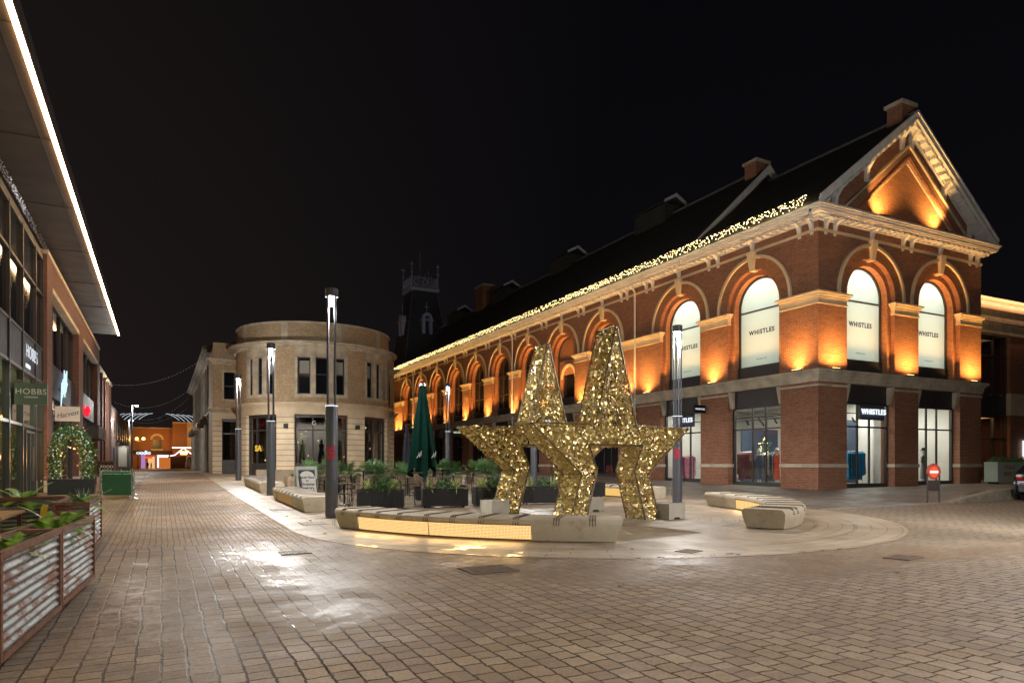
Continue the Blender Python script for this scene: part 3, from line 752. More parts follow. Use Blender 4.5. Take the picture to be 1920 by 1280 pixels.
for x in (26.75, 28.9, 31.45, 32.15, 34.7, 36.85):   # consoles on the gable
    z = zl + (zr - zl) * (1 - abs(x - XM) / hw) - .5
    b = MB(); b.hexa([(x - .1, 20.95, z - .95), (x + .1, 20.95, z - .95), (x + .1, 21.05, z - .95), (x - .1, 21.05, z - .95)], [(x - .1, 20.86, z - .4), (x + .1, 20.86, z - .4), (x + .1, 21.05, z - .4), (x - .1, 21.05, z - .4)])
    b.hexa([(x - .1, 20.86, z - .4), (x + .1, 20.86, z - .4), (x + .1, 21.05, z - .4), (x - .1, 21.05, z - .4)], [(x - .1, 20.55, z - .02), (x + .1, 20.55, z - .02), (x + .1, 21.05, z + .1), (x - .1, 21.05, z + .1)])
    HP('console', b, 'white_paint')
def chimney(x0, x1, y0, y1, z0, z1):
    o = HP('chimney', MB().box(x0, x1, y0, y1, z0, z1), 'red_brick')
    sub(HP('chimney_cap', MB().box(x0 - .1, x1 + .1, y0 - .1, y1 + .1, z1, z1 + .16), 'stone'), o).matrix_parent_inverse = Matrix.Identity(4)
chimney(31.45, 32.4, 20.98, 21.75, 17.5, 18.85)
chimney(31.3, 32.3, 29.9, 30.8, 18.3, 19.55)
chimney(31.2, 32.4, 68.5, 70.5, 18.3, 21.2)
# second white verge where the taller range starts
b = MB()
for s_ in (-1, 1):
    xe = XM + s_ * (hw + .05); z0_, z1_ = 12.95, 19.22
    for t0, t1, y0, y1 in ((0, .16, 29.30, 29.38), (.16, .42, 29.34, 29.42), (.42, .52, 29.42, 29.6)):
        b.hexa([(xe, y0, z0_ - t1), (xe, y1, z0_ - t1), (XM, y1, z1_ - t1), (XM, y0, z1_ - t1)], [(xe, y0, z0_ - t0), (xe, y1, z0_ - t0), (XM, y1, z1_ - t0), (XM, y0, z1_ - t0)])
HP('verge', b, 'white_paint')
b = MB(); b.prism([(XW, 12.9), (XM, 18.95), (XR, 12.9)], 29.45, 29.58, 'y'); HP('step_wall', b, 'dark_brick')
for yv in (37.6, 50.3, 62.7, 75.0):   # ridge ventilators
    b = MB(); b.box(XM - .7, XM + .7, yv + .3, yv + 3.8, 18.3, 19.75); v = HP('ridge_ventilator', b, 'slate')
    b = MB(); b.prism([(XM - .95, 19.72), (XM, 20.25), (XM + .95, 19.72), (XM + .95, 19.80), (XM, 20.35), (XM - .95, 19.80)], yv, yv + 4.0, 'y'); sub(HP('ventilator_roof', b, 'slate'), v).matrix_parent_inverse = Matrix.Identity(4)
    b = MB(); b.prism([(XM - 1.0, 19.66), (XM, 20.20), (XM + 1.0, 19.66), (XM + 1.0, 19.86), (XM, 20.42), (XM - 1.0, 19.86)], yv - .08, yv - .001, 'y'); sub(HP('bargeboard', b, 'grey_paint'), v).matrix_parent_inverse = Matrix.Identity(4)
# downpipes
for y in (34.0, 50.4, 75.4):
    b = MB(TL); b.tube([(y, .5, 12.45), (y, .16, 12.1), (y, .14, 11.9), (y, .14, G(25.5, y) + .1)], .055, 8)
    for z in (11.5, 9.4, 7.4, 5.0, 3.0): b.tube([(y, .14, z), (y, .14, z + .06)], .075, 8)
    HP('downpipe', b, 'white_paint')
# interior of the corner shop: one lit room, its upper boxes, ceilings
b = MB()
b.box(XW + .62, 37.3, 21.62, 32.2, .42, .52)                      # floor slab (below glazing)
fl = HP('shop_floor', b, 'interior_wood')
b = MB(); b.box(XW + .6, 37.3, 21.6, 32.3, 4.95, 5.2); b.box(37.3, 37.5, 21.6, 32.3, .4, 5.2); b.box(XW + .6, 37.5, 32.3, 32.5, .4, 5.2)
b.box(33.0, 33.15, 23.4, 32.3, .4, 5.0); b.box(31.2, 31.6, 21.9, 22.3, .4, 5.0); b.box(26.9, 27.25, 28.9, 29.2, .4, 5.0)
HP('shop_wall', b, 'interior_white')
HP('display_partition', MB().box(29.2, 33.0, 24.6, 24.75, .4, 4.0).box(28.5, 31.2, 28.2, 28.35, .4, 3.6), 'cloth_navy_wall'); HP('display_partition', MB().box(34.4, 37.2, 24.4, 24.5, .4, 3.4), 'curtain_grey')
# closed light boxes behind the frosted upper windows
for T, c_ in ((TL, LONG[0]), (TL, LONG[1]), (TF, FRONT[0]), (TF, FRONT[1])):
    b = MB(T); b.box(c_ - 1.6, c_ + 1.6, -1.5, -1.45, 5.9, 11.2); b.box(c_ - 1.6, c_ - 1.55, -1.45, -.62, 5.9, 11.2); b.box(c_ + 1.55, c_ + 1.6, -1.45, -.62, 5.9, 11.2); b.box(c_ - 1.6, c_ + 1.6, -1.5, -.62, 5.85, 5.9); b.box(c_ - 1.6, c_ + 1.6, -1.5, -.62, 11.2, 11.25)
    HP('window_box', b, 'interior_white')
    lamp('AREA', T(c_, -1.15, 10.9), 24 * random.uniform(.8, 1.25), (.93, 1, .95), 2.4, T(c_, -1.1, 5), sy=.4)
    lamp('AREA', T(c_, -1.42, 8.0), 13 * random.uniform(.7, 1.3), (.93, 1, .95), 2.4, T(c_, 0, 8.0), sy=3.6)
for x, y in ((28, 23.5), (28, 26.5), (28, 30), (31.6, 23.6), (35, 23.6), (35, 27)):
    lamp('AREA', (x, y, 4.9), 50, (1, .94, .84), 1.2, (x, y, 0))
b = MB()
for x in (27.2, 29.0): b.box(x, x + .04, 22, 32, 4.05, 4.09)
for y in (23.3, 25.4, 27.5): b.box(26.5, 33, y, y + .04, 4.2, 4.24)
for k in range(14):
    x, y = 26.8 + (k * 1.37) % 5.8, 22.6 + (k * 2.17) % 7; b.tube([(x, y, 4.1), (x + .08, y - .1, 3.85)], .05, 6)
HP('track_lighting', b, 'black_metal')
# backing for the dark rooms along the side
b = MB(TL); b.box(34, 82, -1.6, -1.5, .5, 5.2)
HP('shop_wall', b, 'interior_dark')
# signage belonging to the building: window lettering and lit shop sign
for T, c_, rt in ((TL, LONG[0], (0, -1, 0)), (TL, LONG[1], (0, -1, 0)), (TF, FRONT[0], (1, 0, 0)), (TF, FRONT[1], (1, 0, 0))):
    t = text('WHISTLES', .30, 'ink', MX(T(c_, -.565, 8.17), rt), 'window_lettering', hall, .002, spacing=1.22, bold=.012); t.matrix_parent_inverse = Matrix.Translation((-25.7, -21, -.45))
    t = text('whistles.com', .13, 'cloth_grey', MX(T(c_, -.565, 6.85), rt), 'window_lettering', hall, .001); t.matrix_parent_inverse = Matrix.Translation((-25.7, -21, -.45))
def shopsign(T, c_, rt, lab):
    s = thing('shop_sign', lab, 'sign', T(c_, -.25, 4.05))
    p0 = T(c_, -.25, 4.05); inv = Matrix.Translation([-q for q in p0])
    o = MB(T).box(c_ - .85, c_ + .85, -.34, -.20, 3.72, 4.42).build('sign_board', 'fascia_grey', s); o.matrix_parent_inverse = inv
    o = text('WHISTLES', .34, 'sign_white', MX(T(c_ + (.05 if T is TF else -.0), -.16, 4.08), rt), 'lettering', s, .02, spacing=1.15, bold=.006); o.matrix_parent_inverse = inv
    lamp('AREA', T(c_, -.10, 4.06), .7, (.45, .65, 1), 1.5, T(c_, -1, 4.06), sy=.2)
shopsign(TF, FRONT[0] + .35, (1, 0, 0), 'dark blue lit WHISTLES sign above the front glass door of the corner shop')
shopsign(TL, LONG[1], (0, -1, 0), 'dark lit WHISTLES sign above the side door behind the grey lamp post')
def blade(y, lab, z=4.55, w=.75, h=.42, txt='WHISTLES', m='black_metal', tm='sign_white', sz=.13):
    s = thing('projecting_sign', lab, 'sign', (XW, y, z)); inv = Matrix.Translation((-XW, -y, -z))
    o = MB().box(XW - .1 - w, XW - .1, y - .06, y + .06, z - h / 2, z + h / 2).build('sign_board', m, s); o.matrix_parent_inverse = inv
    o = MB().box(XW - .1, XW + .02, y - .02, y + .02, z + .05, z + .1).build('bracket', 'black_metal', s); o.matrix_parent_inverse = inv
    o = text(txt, sz, tm, MX((XW - .1 - w / 2, y - .066, z), (1, 0, 0)), 'lettering', s, .003, spacing=1.1); o.matrix_parent_inverse = inv
blade(28.0, 'small black WHISTLES projecting sign on the brick pier left of the corner window')
blade(60.6, 'small green lit projecting sign far along the market hall, above the palms', 4.7, 1.1, .62, 'NELSONS', 'frame_grey', 'sign_green', .24)
sg = thing('lit_sign', 'bright white lit sign on the market hall seen past the left star', 'sign', (25.5, 44.4, 4.75))
text('OPEN', .55, 'sign_white', MX((-.06, 0, 0), (0, -1, 0)), 'lettering', sg, .03, bold=.02); MB().box(-.05, .1, -1.2, 1.2, -.45, .45).build('sign_board', 'frame_grey', sg)

# fairy lights along the gutter
fs_ = thing('fairy_light_string', 'thick band of warm fairy lights hung along the market hall gutter', 'string lights', (XW - .6, YW, 12.9))
random.seed(3)
b = MB(); 
b.tube([(-.12, .1, .45), (-.12, 61.5, .45)], .008, 4); b.tube([(-.1, 0, .02), (-.1, 61.6, .02)], .01, 4)
for k in range(120): y = k * .51; b.tube([(-.1, y, .0), (-.12, y, .46)], .006, 3)
b.build('cable', 'frame_light', fs_)
P_ = []
y = 0.
while y < 61.6:
    for q in range(random.choice((2, 2, 3)) if y < 20 else random.choice((1, 2))):
        P_.append((-.08 - random.random() * .1, y + random.random() * .1, .03 + random.random() ** .8 * .40))
    y += .082
P_.sort(key=lambda p: p[1])
for p in P_[:100]:
    MB().octa(p[0], p[1], p[2], .020).build('bulb', 'bulb_warm', fs_)
b = MB()
for p in P_[100:]: b.octa(p[0], p[1], p[2], .018)
o = b.build('bulb_mass', 'bulb_warm', fs_); o['kind'] = 'stuff'
for k in range(10):
    yy = 24 + k * 6.1; lamp('AREA', (XW - 1.0, yy, 13.15), 2.2, (1, .78, .35), 5.8, (XW - .3, yy, 12.6), sy=.15) if k < 10 else None

# warm uplights on the piers, in the window reveals and on the gable
for q in UPL:
    tx, ty, tz = q[3]
    o = lamp('AREA', q[:3], 46, (1, .50, .12), .1, (tx, ty, tz), sy=.1, spread=150)
    if abs(tx - q[0]) < .05: o.data.size = 1.3
    else: o.data.size_y = 1.3
    lamp('SPOT', q[4], 9, (1, .52, .14), .05, (tx, ty, tz), 120, 1.)
for T, cs in ((TL, LONG), (TF, FRONT)):
    for c_ in cs:
        lamp('AREA', T(c_, .05, ZL1 + .75), 30, (1, .44, .11), 2.9, T(c_, -.12, 12), sy=.12, spread=110)
for x in (29.4, 34.2): lamp('SPOT', (x, 20.40, 13.03), 300, (1, .53, .15), .06, (x * .75 + 31.8 * .25, 21.0, 14.5), 100, 1.)
b = MB(); b.box(29.1, 29.7, 20.42, 20.56, 12.905, 13.0); b.box(33.9, 34.5, 20.42, 20.56, 12.905, 13.0); HP('gable_uplight', b, 'black_metal')
# ================================================================ ROUNDED STONE BUILDING
rot = thing('corner_building', 'two storey buff stone and brick building with a rounded bay front', 'building', (10.3, 55.3, 1.0))
INV = Matrix.Translation((-10.3, -55.3, -1.0))
def RP(name, mb, m, parent=None, **k):
    o = mb.build(name, m, **k); o.parent = parent or rot
    if not parent: o.matrix_parent_inverse = INV
    return o
CX0, CY0, RR = 10.3, 53.2, 5.5
A0 = pi + math.asin((55.3 - CY0) / RR) * -1   # left junction angle (pi - a)
A0 = pi - math.asin((55.3 - CY0) / RR); A1 = 2 * pi + math.asin((55.3 - CY0) / RR)
def TB(s, d, z):      # bay: s = angle*RR from A0
    a = A0 + s / RR; r = RR + d
    return (CX0 + r * cos(a), CY0 + r * sin(a), z)
SL = (A1 - A0) * RR
def arcbox(b, s0, s1, d0, d1, z0, z1):
    n = max(1, int((s1 - s0) / .35))
    for i in range(n):
        a, e = s0 + (s1 - s0) * i / n, s0 + (s1 - s0) * (i + 1) / n
        b.box(a, e, d0, d1, z0, z1)
def arcstrip(b, s0, s1, d0, d1, z0, z1):
    n = max(2, int((s1 - s0) / .35)); vs = []; fs = []
    for i in range(n + 1):
        s = s0 + (s1 - s0) * i / n; vs += [(s, d0, z0), (s, d1, z0), (s, d1, z1), (s, d0, z1)]
    for i in range(n):
        o = 4 * i
        for k in range(4): fs.append((o + k, o + (k + 1) % 4, o + 4 + (k + 1) % 4, o + 4 + k))
    fs += [(0, 3, 2, 1), (4 * n, 4 * n + 1, 4 * n + 2, 4 * n + 3)]
    b.add(vs, fs)
def a2s(u):   # photo-independent helper: azimuth fraction -> s (0..1 of the visible half)
    return SL * u
# openings on the bay, as angle (degrees from +x axis, 270 = facing -y)
WIN = [(203, 232), (245, 283), (297, 330)]
toS = lambda deg: (radians(deg) - A0) * RR
GZ = lambda: .9
edges = [0.] + [toS(d) for w_ in WIN for d in w_] + [SL]
ZG, ZH, Z1, Z2, Z3 = .7, 5.05, 5.85, 9.55, 11.0
for i in range(0, len(edges), 2):
    b = MB(TB); arcstrip(b, edges[i], edges[i + 1], -.6, 0, ZG, 5.05)
    o = RP('stone_pier', b, 'pale_stone')
    b = MB(TB)
    z = ZG + .45
    while z < 5.0: arcstrip(b, edges[i] - .004, edges[i + 1] + .004, -.3, .006, z, z + .03); z += .37
    RP('rustication_joint', b, 'dark_brick', o)
# upper piers in buff brick with stone window surrounds
UW = []
for d0, d1 in WIN:
    n_ = 3; dm = 1.0
    m_ = (d1 - d0)
    UW.append((toS(d0 + .5), toS(d1 - .5), n_))
ue = [0.]
for a, e, n_ in UW: ue += [a, e]
ue.append(SL)
for i in range(0, len(ue), 2):
    b = MB(TB); arcstrip(b, ue[i], ue[i + 1], -.5, 0, 6.2, Z2); RP('brick_pier', b, 'buff_brick')
b = MB(TB); arcstrip(b, 0, SL, -.5, .002, 5.05, 5.5); RP('lintel', b, 'pale_stone')
b = MB(TB); arcstrip(b, 0, SL, -.5, .06, 5.5, 5.6); arcstrip(b, 0, SL, -.5, .18, 5.6, 5.72); arcstrip(b, 0, SL, -.5, .30, 5.72, 5.85); RP('floor_cornice', b, 'pale_stone')
b = MB(TB); arcstrip(b, 0, SL, -.5, .02, 5.85, 6.2); RP('apron', b, 'buff_brick')
b = MB(TB); arcstrip(b, 0, SL, -.5, .04, Z2 - .02, Z2 + .12); arcstrip(b, 0, SL, -.5, .22, Z2 + .12, Z2 + .26); arcstrip(b, 0, SL, -.5, .60, Z2 + .26, Z2 + .38)
k = 0
while k < SL - .2: b.box(k, k + .12, 0, .12, Z2 + .0, Z2 + .12) if False else b.box(k, k + .14, .04, .16, Z2 + .01, Z2 + .12); k += .3
RP('roof_cornice', b, 'stone')
b = MB(TB); arcstrip(b, 0, SL, -.4, -.02, Z2 + .38, Z3 + .2); RP('parapet', b, 'buff_brick')
b = MB(TB); arcstrip(b, 0, SL, -.45, .05, Z3 + .2, Z3 + .32)
for q in range(6): arcstrip(b, SL * q / 6 + .3, SL * q / 6 + .75, -.3, .0, Z2 + .38, Z3 + .2)
RP('parapet_coping', b, 'stone')
for (a, e, n_) in UW:
    wd = (e - a) / n_
    b = MB(TB); arcstrip(b, a, e, -.5, .0, 9.0, Z2 - .02); arcstrip(b, a, e, -.5, .10, 8.92, 9.02); arcstrip(b, a, e, -.5, -.0, 6.2, 6.42); 
    for q in range(n_ + 1): 
        c_ = a + wd * q; b.box(max(a, c_ - .17), min(e, c_ + .17), -.45, .03, 6.42, 8.92)
    RP('window_surround', b, 'stone')
    for q in range(n_):
        c_ = a + wd * (q + .5); h = wd / 2 - .17
        b = MB(TB); b.box(c_ - h, c_ - h + .07, -.3, -.2, 6.42, 8.92); b.box(c_ + h - .07, c_ + h, -.3, -.2, 6.42, 8.92); b.box(c_ - h + .07, c_ + h - .07, -.3, -.2, 6.42, 6.5); b.box(c_ - h + .07, c_ + h - .07, -.3, -.2, 8.85, 8.92); b.box(c_ - h + .07, c_ + h - .07, -.3, -.22, 7.75, 7.83)
        wn = RP('window', b, 'panel_dark')
        RP('pane', MB(TB).box(c_ - h + .07, c_ + h - .07, -.27, -.26, 6.5, 8.85), 'dark_glass', wn)
        if q != 1: RP('blind', MB(TB).box(c_ - h + .08, c_ + h - .08, -.255, -.25, 7.84, 8.7), 'curtain_grey', wn)
for (d0, d1) in WIN:
    a, e = toS(d0), toS(d1)
    b = MB(TB); arcstrip(b, a, e, -.35, -.2, ZG, 1.75); arcstrip(b, a, e, -.35, -.2, 4.85, 5.05); arcstrip(b, a, e, -.35, -.22, 3.95, 4.05)
    n_ = 3
    for q in range(n_ + 1): c_ = a + (e - a) * q / n_; b.box(max(a, c_ - .05), min(e, c_ + .05), -.35, -.2, 1.75, 4.85)
    wn = RP('shop_window', b, 'panel_dark')
    b = MB(TB); arcstrip(b, a, e, -.29, -.28, 1.75, 4.85); RP('pane', b, 'glass_smoke', wn)
# interior of the bay: dark room with some lights
b = MB(); b.lathe([(4.4, .95), (4.4, 1.0)], CX0, CY0, 0, 24); RP('shop_floor', b, 'interior_wood')
b = MB(); b.box(7, 13.6, 54.5, 54.7, .9, 5); RP('shop_wall', b, 'curtain_grey')
b = MB()
random.seed(5)
for q in range(26):
    a = radians(random.uniform(205, 330)); r = random.uniform(2.5, 4.6); b.ball(CX0 + r * cos(a), CY0 + r * sin(a), random.uniform(1.9, 4.6), .045, 5, 3)
RP('decoration_light', b, 'bulb_warm')
lamp('AREA', (CX0, CY0 - .5, 4.7), 150, (1, .85, .7), 3, (CX0, CY0, 0))
for q in range(9):
    a = radians(206 + q * 14 + (q % 3) * 3); r = 4.3; x, y = CX0 + r * cos(a), CY0 + r * sin(a)
    b = MB(); b.lathe([(.22, 0), (.24, .5), (.16, .9), (.12, 1.05), (.2, 1.3), (.07, 1.45), (.09, 1.6), (.0, 1.75)], x, y, 1.7, 8); RP('window_display', b, ['cloth_grey', 'cloth_cream', 'cloth_navy', 'cloth_brown'][q % 4], smooth=True)
# gold lettering and shop name
t = text('SA', .55, 'sign_gold', MX(TB(toS(214.5), -.18, 2.75), (sin(radians(214.5 - 180)), -cos(radians(34.5)), 0)), 'window_lettering', rot, .01, bold=.02); t.matrix_parent_inverse = INV
for tx, dg in (('G', 258.5), ('DS', 270.5)):
    a = radians(dg); t = text(tx, .42, 'board_white', MX(TB(toS(dg), -.16, 4.45), (-sin(a), cos(a), 0)), 'shop_name', rot, .01); t.matrix_parent_inverse = INV
for dg in (239.5, 290):
    b = MB(TB); b.box(toS(dg) - .12, toS(dg) + .12, 0, .2, 4.1, 4.4); RP('wall_light', b, 'black_metal')
# flat wings left and right of the bay, and the street flank
def wing(x0, x1, y, side):
    b = MB(); 
    c_ = (x0 + x1) / 2
    wl_ = (x0 + .62, x1 - .22) if side < 0 else (x0 + .35, x1 - .4)
    b.box(x0, wl_[0], y, y + .6, ZG, 5.05); b.box(wl_[1], x1, y, y + .6, ZG, 5.05); b.box(x0, x1, y - .002, y + .6, 5.05, 5.5); o = RP('stone_pier', b, 'pale_stone')
    b = MB(); z = ZG + .45
    b2 = MB()
    while z < 5.0: b.box(x0 - .006, wl_[0] + .004, y - .006, y + .3, z, z + .03); b2.box(wl_[1] - .004, x1 + .006, y - .006, y + .3, z, z + .03); z += .37
    RP('rustication_joint', b, 'dark_brick', o); RP('rustication_joint', b2, 'dark_brick', o)
    b = MB(); e = (.0, .06, .18, .30)
    for z0, z1, d in ((5.5, 5.6, .06), (5.6, 5.72, .18), (5.72, 5.85, .30)): b.box(x0 - (d if side < 0 else -.0), x1 + (d if side > 0 else 0), y - d, y + .6, z0, z1)
    RP('wing_floor_cornice', b, 'stone'); b = MB()
    for z0, z1, d in ((Z2 - .5, Z2 - .38, .04), (Z2 - .38, Z2 - .24, .22), (Z2 - .24, Z2 - .12, .42)): b.box(x0 - (d if side < 0 else -.0), x1 + (d if side > 0 else 0), y - d, y + .6, z0, z1)
    RP('wing_cornice', b, 'stone')
    b = MB(); b.box(x0, x0 + .75, y, y + .6, 5.85, Z2 - .5); b.box(x1 - .35, x1, y, y + .6, 5.85, Z2 - .5); b.box(x0 + .75, x1 - .35, y, y + .6, 5.85, 6.5); b.box(x0 + .75, x1 - .35, y, y + .6, 8.5, Z2 - .5); b.box(x0 + .03, x1, y + .04, y + .6, Z2 - .12, Z3 - .35)
    RP('wing_wall', b, 'buff_brick')
    b = MB(); b.box(x0 + .62, x0 + .75, y - .05, y + .3, 6.5, 8.6); b.box(x1 - .35, x1 - .25, y - .05, y + .3, 6.5, 8.6); b.box(x0 + .62, x1 - .25, y - .07, y + .3, 6.38, 6.5); b.box(x0 + .62, x1 - .25, y - .07, y + .3, 8.5, 8.65); RP('window_surround', b, 'stone')
    wn = RP('window', MB().box(x0 + .75, x1 - .35, y + .2, y + .3, 7.45, 7.53).box(x0 + .75, x0 + .81, y + .2, y + .3, 6.5, 8.5).box(x1 - .41, x1 - .35, y + .2, y + .3, 6.5, 8.5), 'panel_dark')
    RP('pane', MB().box(x0 + .75, x1 - .35, y + .25, y + .26, 6.5, 8.5), 'dark_glass', wn)
    wn = RP('shop_window', MB().box(wl_[0], wl_[1], y + .2, y + .35, ZG, 2.0).box(wl_[0], wl_[1], y + .2, y + .35, 4.85, 5.05).box(wl_[0], wl_[1], y + .2, y + .33, 3.9, 4.0).box(wl_[0], wl_[0] + .08, y + .2, y + .35, 2, 4.85).box(wl_[1] - .08, wl_[1], y + .2, y + .35, 2, 4.85), 'panel_dark')
    RP('pane', MB().box(wl_[0] + .08, wl_[1] - .08, y + .27, y + .28, 2, 4.85), 'glass_smoke', wn)
    RP('window_display', MB().lathe([(.2, 0), (.22, .5), (.12, .9), (.2, 1.25), (.06, 1.4), (.09, 1.55), (0, 1.7)], c_, y + .8, 2.0, 8), 'cloth_mauve', wn, smooth=True)
    b = MB(); b.box(x0 + .1, x1 - .1, y + 1.5, y + 1.6, .8, 5); RP('shop_wall', b, 'interior_dark')
wing(3.36, 5.24, 55.3, -1); wing(15.38, 17.1, 55.3, 1)
b = MB(); b.box(3.36, 17.1, 55.9, 60, ZG - .3, 10.2); RP('main_wall', b, 'buff_brick')
b = MB(); b.box(3.5, 17.0, 55.95, 60, 10.2, 10.3); b.prism([(CX0 + (RR - .45) * cos(A0 + (A1 - A0) * i / 20), CY0 + (RR - .45) * sin(A0 + (A1 - A0) * i / 20)) for i in range(21)], 10.1, 10.2, 'z'); RP('roof', b, 'lead')
# street flank building (taller, heavy cornice, pilasters)
fl2 = thing('bank_building', 'dark classical stone facade with tall columns lining the narrow street', 'building', (3.4, 60, 1))
FI = Matrix.Translation((-3.4, -60, -1))
def FP(n, b, m, par=None, **k):
    o = b.build(n, m, **k); o.parent = par or fl2
    if not par: o.matrix_parent_inverse = FI
    return o
FP('main_wall', MB().box(3.75, 17, 60.01, 98, .3, 11.2), 'dark_stone')
b = MB()
for z0, z1, d in ((5.6, 5.8, .15), (5.8, 6.0, .35), (10.4, 10.6, .2), (10.6, 10.8, .55), (10.8, 11.1, .8)): b.box(3.75 - d, 17, 60.01 - (.0 if z0 < 10 else .0), 98, z0, z1)
FP('cornice', b, 'dark_stone')
for k in range(13):
    y = 61.2 + k * 3.0
    b = MB(); b.lathe([(.34, 0), (.34, .15), (.27, .25), (.25, 2.5), (.22, 4.0), (.30, 4.15), (.38, 4.45), (.38, 4.6)], 3.62, y, 1.0, 10); FP('column', b, 'dark_stone', smooth=True)
    FP('pilaster', MB().box(3.6, 3.8, y - .28, y + .28, 6.0, 10.4), 'dark_stone')
    w_ = FP('window', MB().box(3.70, 3.78, y + .7, y + 2.3, 6.6, 9.2), 'dark_stone'); FP('pane', MB().box(3.69, 3.699, y + .85, y + 2.15, 6.75, 9.05), 'dark_glass', w_)
    w_ = FP('window', MB().box(3.70, 3.78, y + .6, y + 2.4, 1.9, 5.0), 'dark_stone'); FP('pane', MB().box(3.69, 3.699, y + .75, y + 2.25, 2.0, 4.85), 'dark_glass', w_)
b = MB(); b.prism([(3.2, 11.1), (10, 12.6), (17, 11.1)], 60.3, 98, 'y'); FP('roof', b, 'slate')
for k in range(6):
    b = MB(); b.box(3.0, 3.62, 63 + k * 5.5, 63.5 + k * 5.5, 5.0, 5.7); b.ball(3.0, 63.25 + k * 5.5, 5.2, .3); FP('carved_corbel', b, 'dark_stone', smooth=True)

# ================================================================ LEFT BUILDINGS
XL = -4.3
lb = thing('brick_retail_building', 'modern brick and glass shop building under an overhanging canopy on the street', 'building', (-5, 30, 0))
LI = Matrix.Translation((5, -30, 0))
def LP(n, b, m, par=None, **k):
    o = b.build(n, m, **k); o.parent = par or lb
    if not par: o.matrix_parent_inverse = LI
    return o
LP('main_wall', MB().box(-14, -7.5, -8, 62.2, -.5, 10.7).box(-7.5, -4.75, 34.95, 62.2, 9.22, 10.6).box(-7.5, -4.9, 36.0, 62.2, 6.0, 6.2), 'left_brick')
cols = [(34.87, 36.45), (47.4, 49.9), (60.6, 62.2)]
for a, e in cols:
    o = LP('brick_column', MB().box(-5.2, XL, a, e, .95, 10.5), 'left_brick')
    LP('stone_base', MB().box(-5.22, XL + .01, a - .01, e + .01, -.2, .95), 'concrete', o)
LP('frieze', MB().box(-5.2, XL, 36.45, 47.4, 9.42, 10.5).box(-5.2, XL, 49.9, 60.6, 9.42, 10.5), 'left_brick')
LP('coping', MB().box(-5.2, XL + .05, 34.82, 62.25, 10.5, 10.68), 'pale_stone')
for a, e in ((36.45, 47.4), (49.9, 60.6)):
    LP('lintel', MB().box(-5.0, XL + .03, a, e, 9.20, 9.42), 'pale_stone')
    b = MB(); n_ = 4
    for k in range(n_ + 1): y = a + (e - a) * k / n_; b.box(-4.75, -4.6, max(a, y - .06), min(e, y + .06), 6.3, 9.2)
    b.box(-4.75, -4.6, a, e, 9.1, 9.2)
    w_ = LP('window', b, 'frame_grey'); LP('pane', MB().box(-4.70, -4.69, a, e, 6.3, 9.1), 'dark_glass', w_)
    LP('fascia_panel', MB().box(-4.8, -4.5, a, e, 4.75, 6.3), 'fascia_grey')
    b = MB()
    for k in range(n_ + 1): y = a + (e - a) * k / n_; b.box(-4.8, -4.6, max(a, y - .06), min(e, y + .06), .3, 4.75)
    b.box(-4.8, -4.6, a, e, 3.1, 3.2); b.box(-4.8, -4.6, a, e, .3, .8)
    w_ = LP('shopfront', b, 'frame_grey'); LP('pane', MB().box(-4.72, -4.71, a, e, .8, 4.75), 'glass_smoke', w_)
    LP('shop_wall', MB().box(-7.4, -7.3, a, e, .2, 4.7), 'interior_wood')
    lamp('AREA', (-6, (a + e) / 2, 4.4), 16, (1, .6, .3), 3, (-6, (a + e) / 2, 0))
    b = MB()
    for k in range(10): b.ball(-5.2 - random.random() * 1.5, a + .6 + k * (e - a - 1) / 9, 2.4 + random.random() * 1.6, .09, 6, 4)
    LP('pendant_light', b, 'bulb_amber')
# glazed shop (near part)
ys_ = [-6.0, -2.0, 1.5, 5.0, 8.5, 12.0, 15.0, 18.0, 20.8, 22.6, 25.0, 27.6, 30.1, 32.95, 34.82]
b = MB()
for y in ys_: b.box(-4.62, -4.42, y - .055, y + .055, .1, 10.3)
for z0, z1 in ((.1, .35), (3.0, 3.1), (5.0, 5.1), (6.38, 6.48), (8.66, 8.76), (10.2, 10.5)): b.box(-4.60, -4.44, ys_[0], 34.82, z0, z1)
cw = LP('glazed_wall', b, 'frame_grey')
LP('pane', MB().box(-4.535, -4.525, -6, 34.8, .35, 5.0), 'glass_green', cw)
LP('pane', MB().box(-4.535, -4.525, -6, 34.8, 6.48, 10.2), 'dark_glass', cw)
LP('fascia_panel', MB().box(-4.7, -4.48, -6, 34.8, 5.101, 6.38), 'fascia_grey')
b = MB()
for y in ys_: b.box(-4.479, -4.471, y + .02, y + .03, 5.1, 6.38)
LP('fascia_joint', b, 'black_metal')
LP('shop_wall', MB().box(-7.4, -7.3, -6, 34.8, 0, 5.0), 'interior_white')
LP('shop_ceiling', MB().box(-7.4, -4.7, -6, 34.8, 5.02, 5.09), 'interior_white'); LP('shop_floor', MB().box(-7.4, -4.62, -6, 34.8, .0, .2), 'interior_wood')
dr = LP('door', MB().box(-4.50, -4.40, 30.55, 30.65, .35, 2.9).box(-4.50, -4.40, 31.45, 31.55, .35, 2.9).box(-4.50, -4.40, 32.35, 32.45, .35, 2.9).box(-4.50, -4.40, 30.65, 32.35, 2.8, 2.9).box(-4.5, -4.4, 30.65, 32.35, .35, .5), 'frame_grey')
LP('handle', MB().box(-4.38, -4.33, 31.60, 31.66, 1.0, 2.3).box(-4.40, -4.33, 31.61, 31.65, 1.1, 1.14).box(-4.40, -4.33, 31.61, 31.65, 2.2, 2.24), 'frame_light', dr)
for y in (3, 12, 20, 27, 32): lamp('AREA', (-6, y, 4.9), 55, (1, .95, .75), 2, (-6, y, 0))
b = MB()
for k, y in enumerate((21.5, 24, 26.5, 29.2, 33.6)): b.box(-7.0, -6.5, y - .6, y + .6, .2, 2.0)
LP('shelving', b, 'curtain_grey')
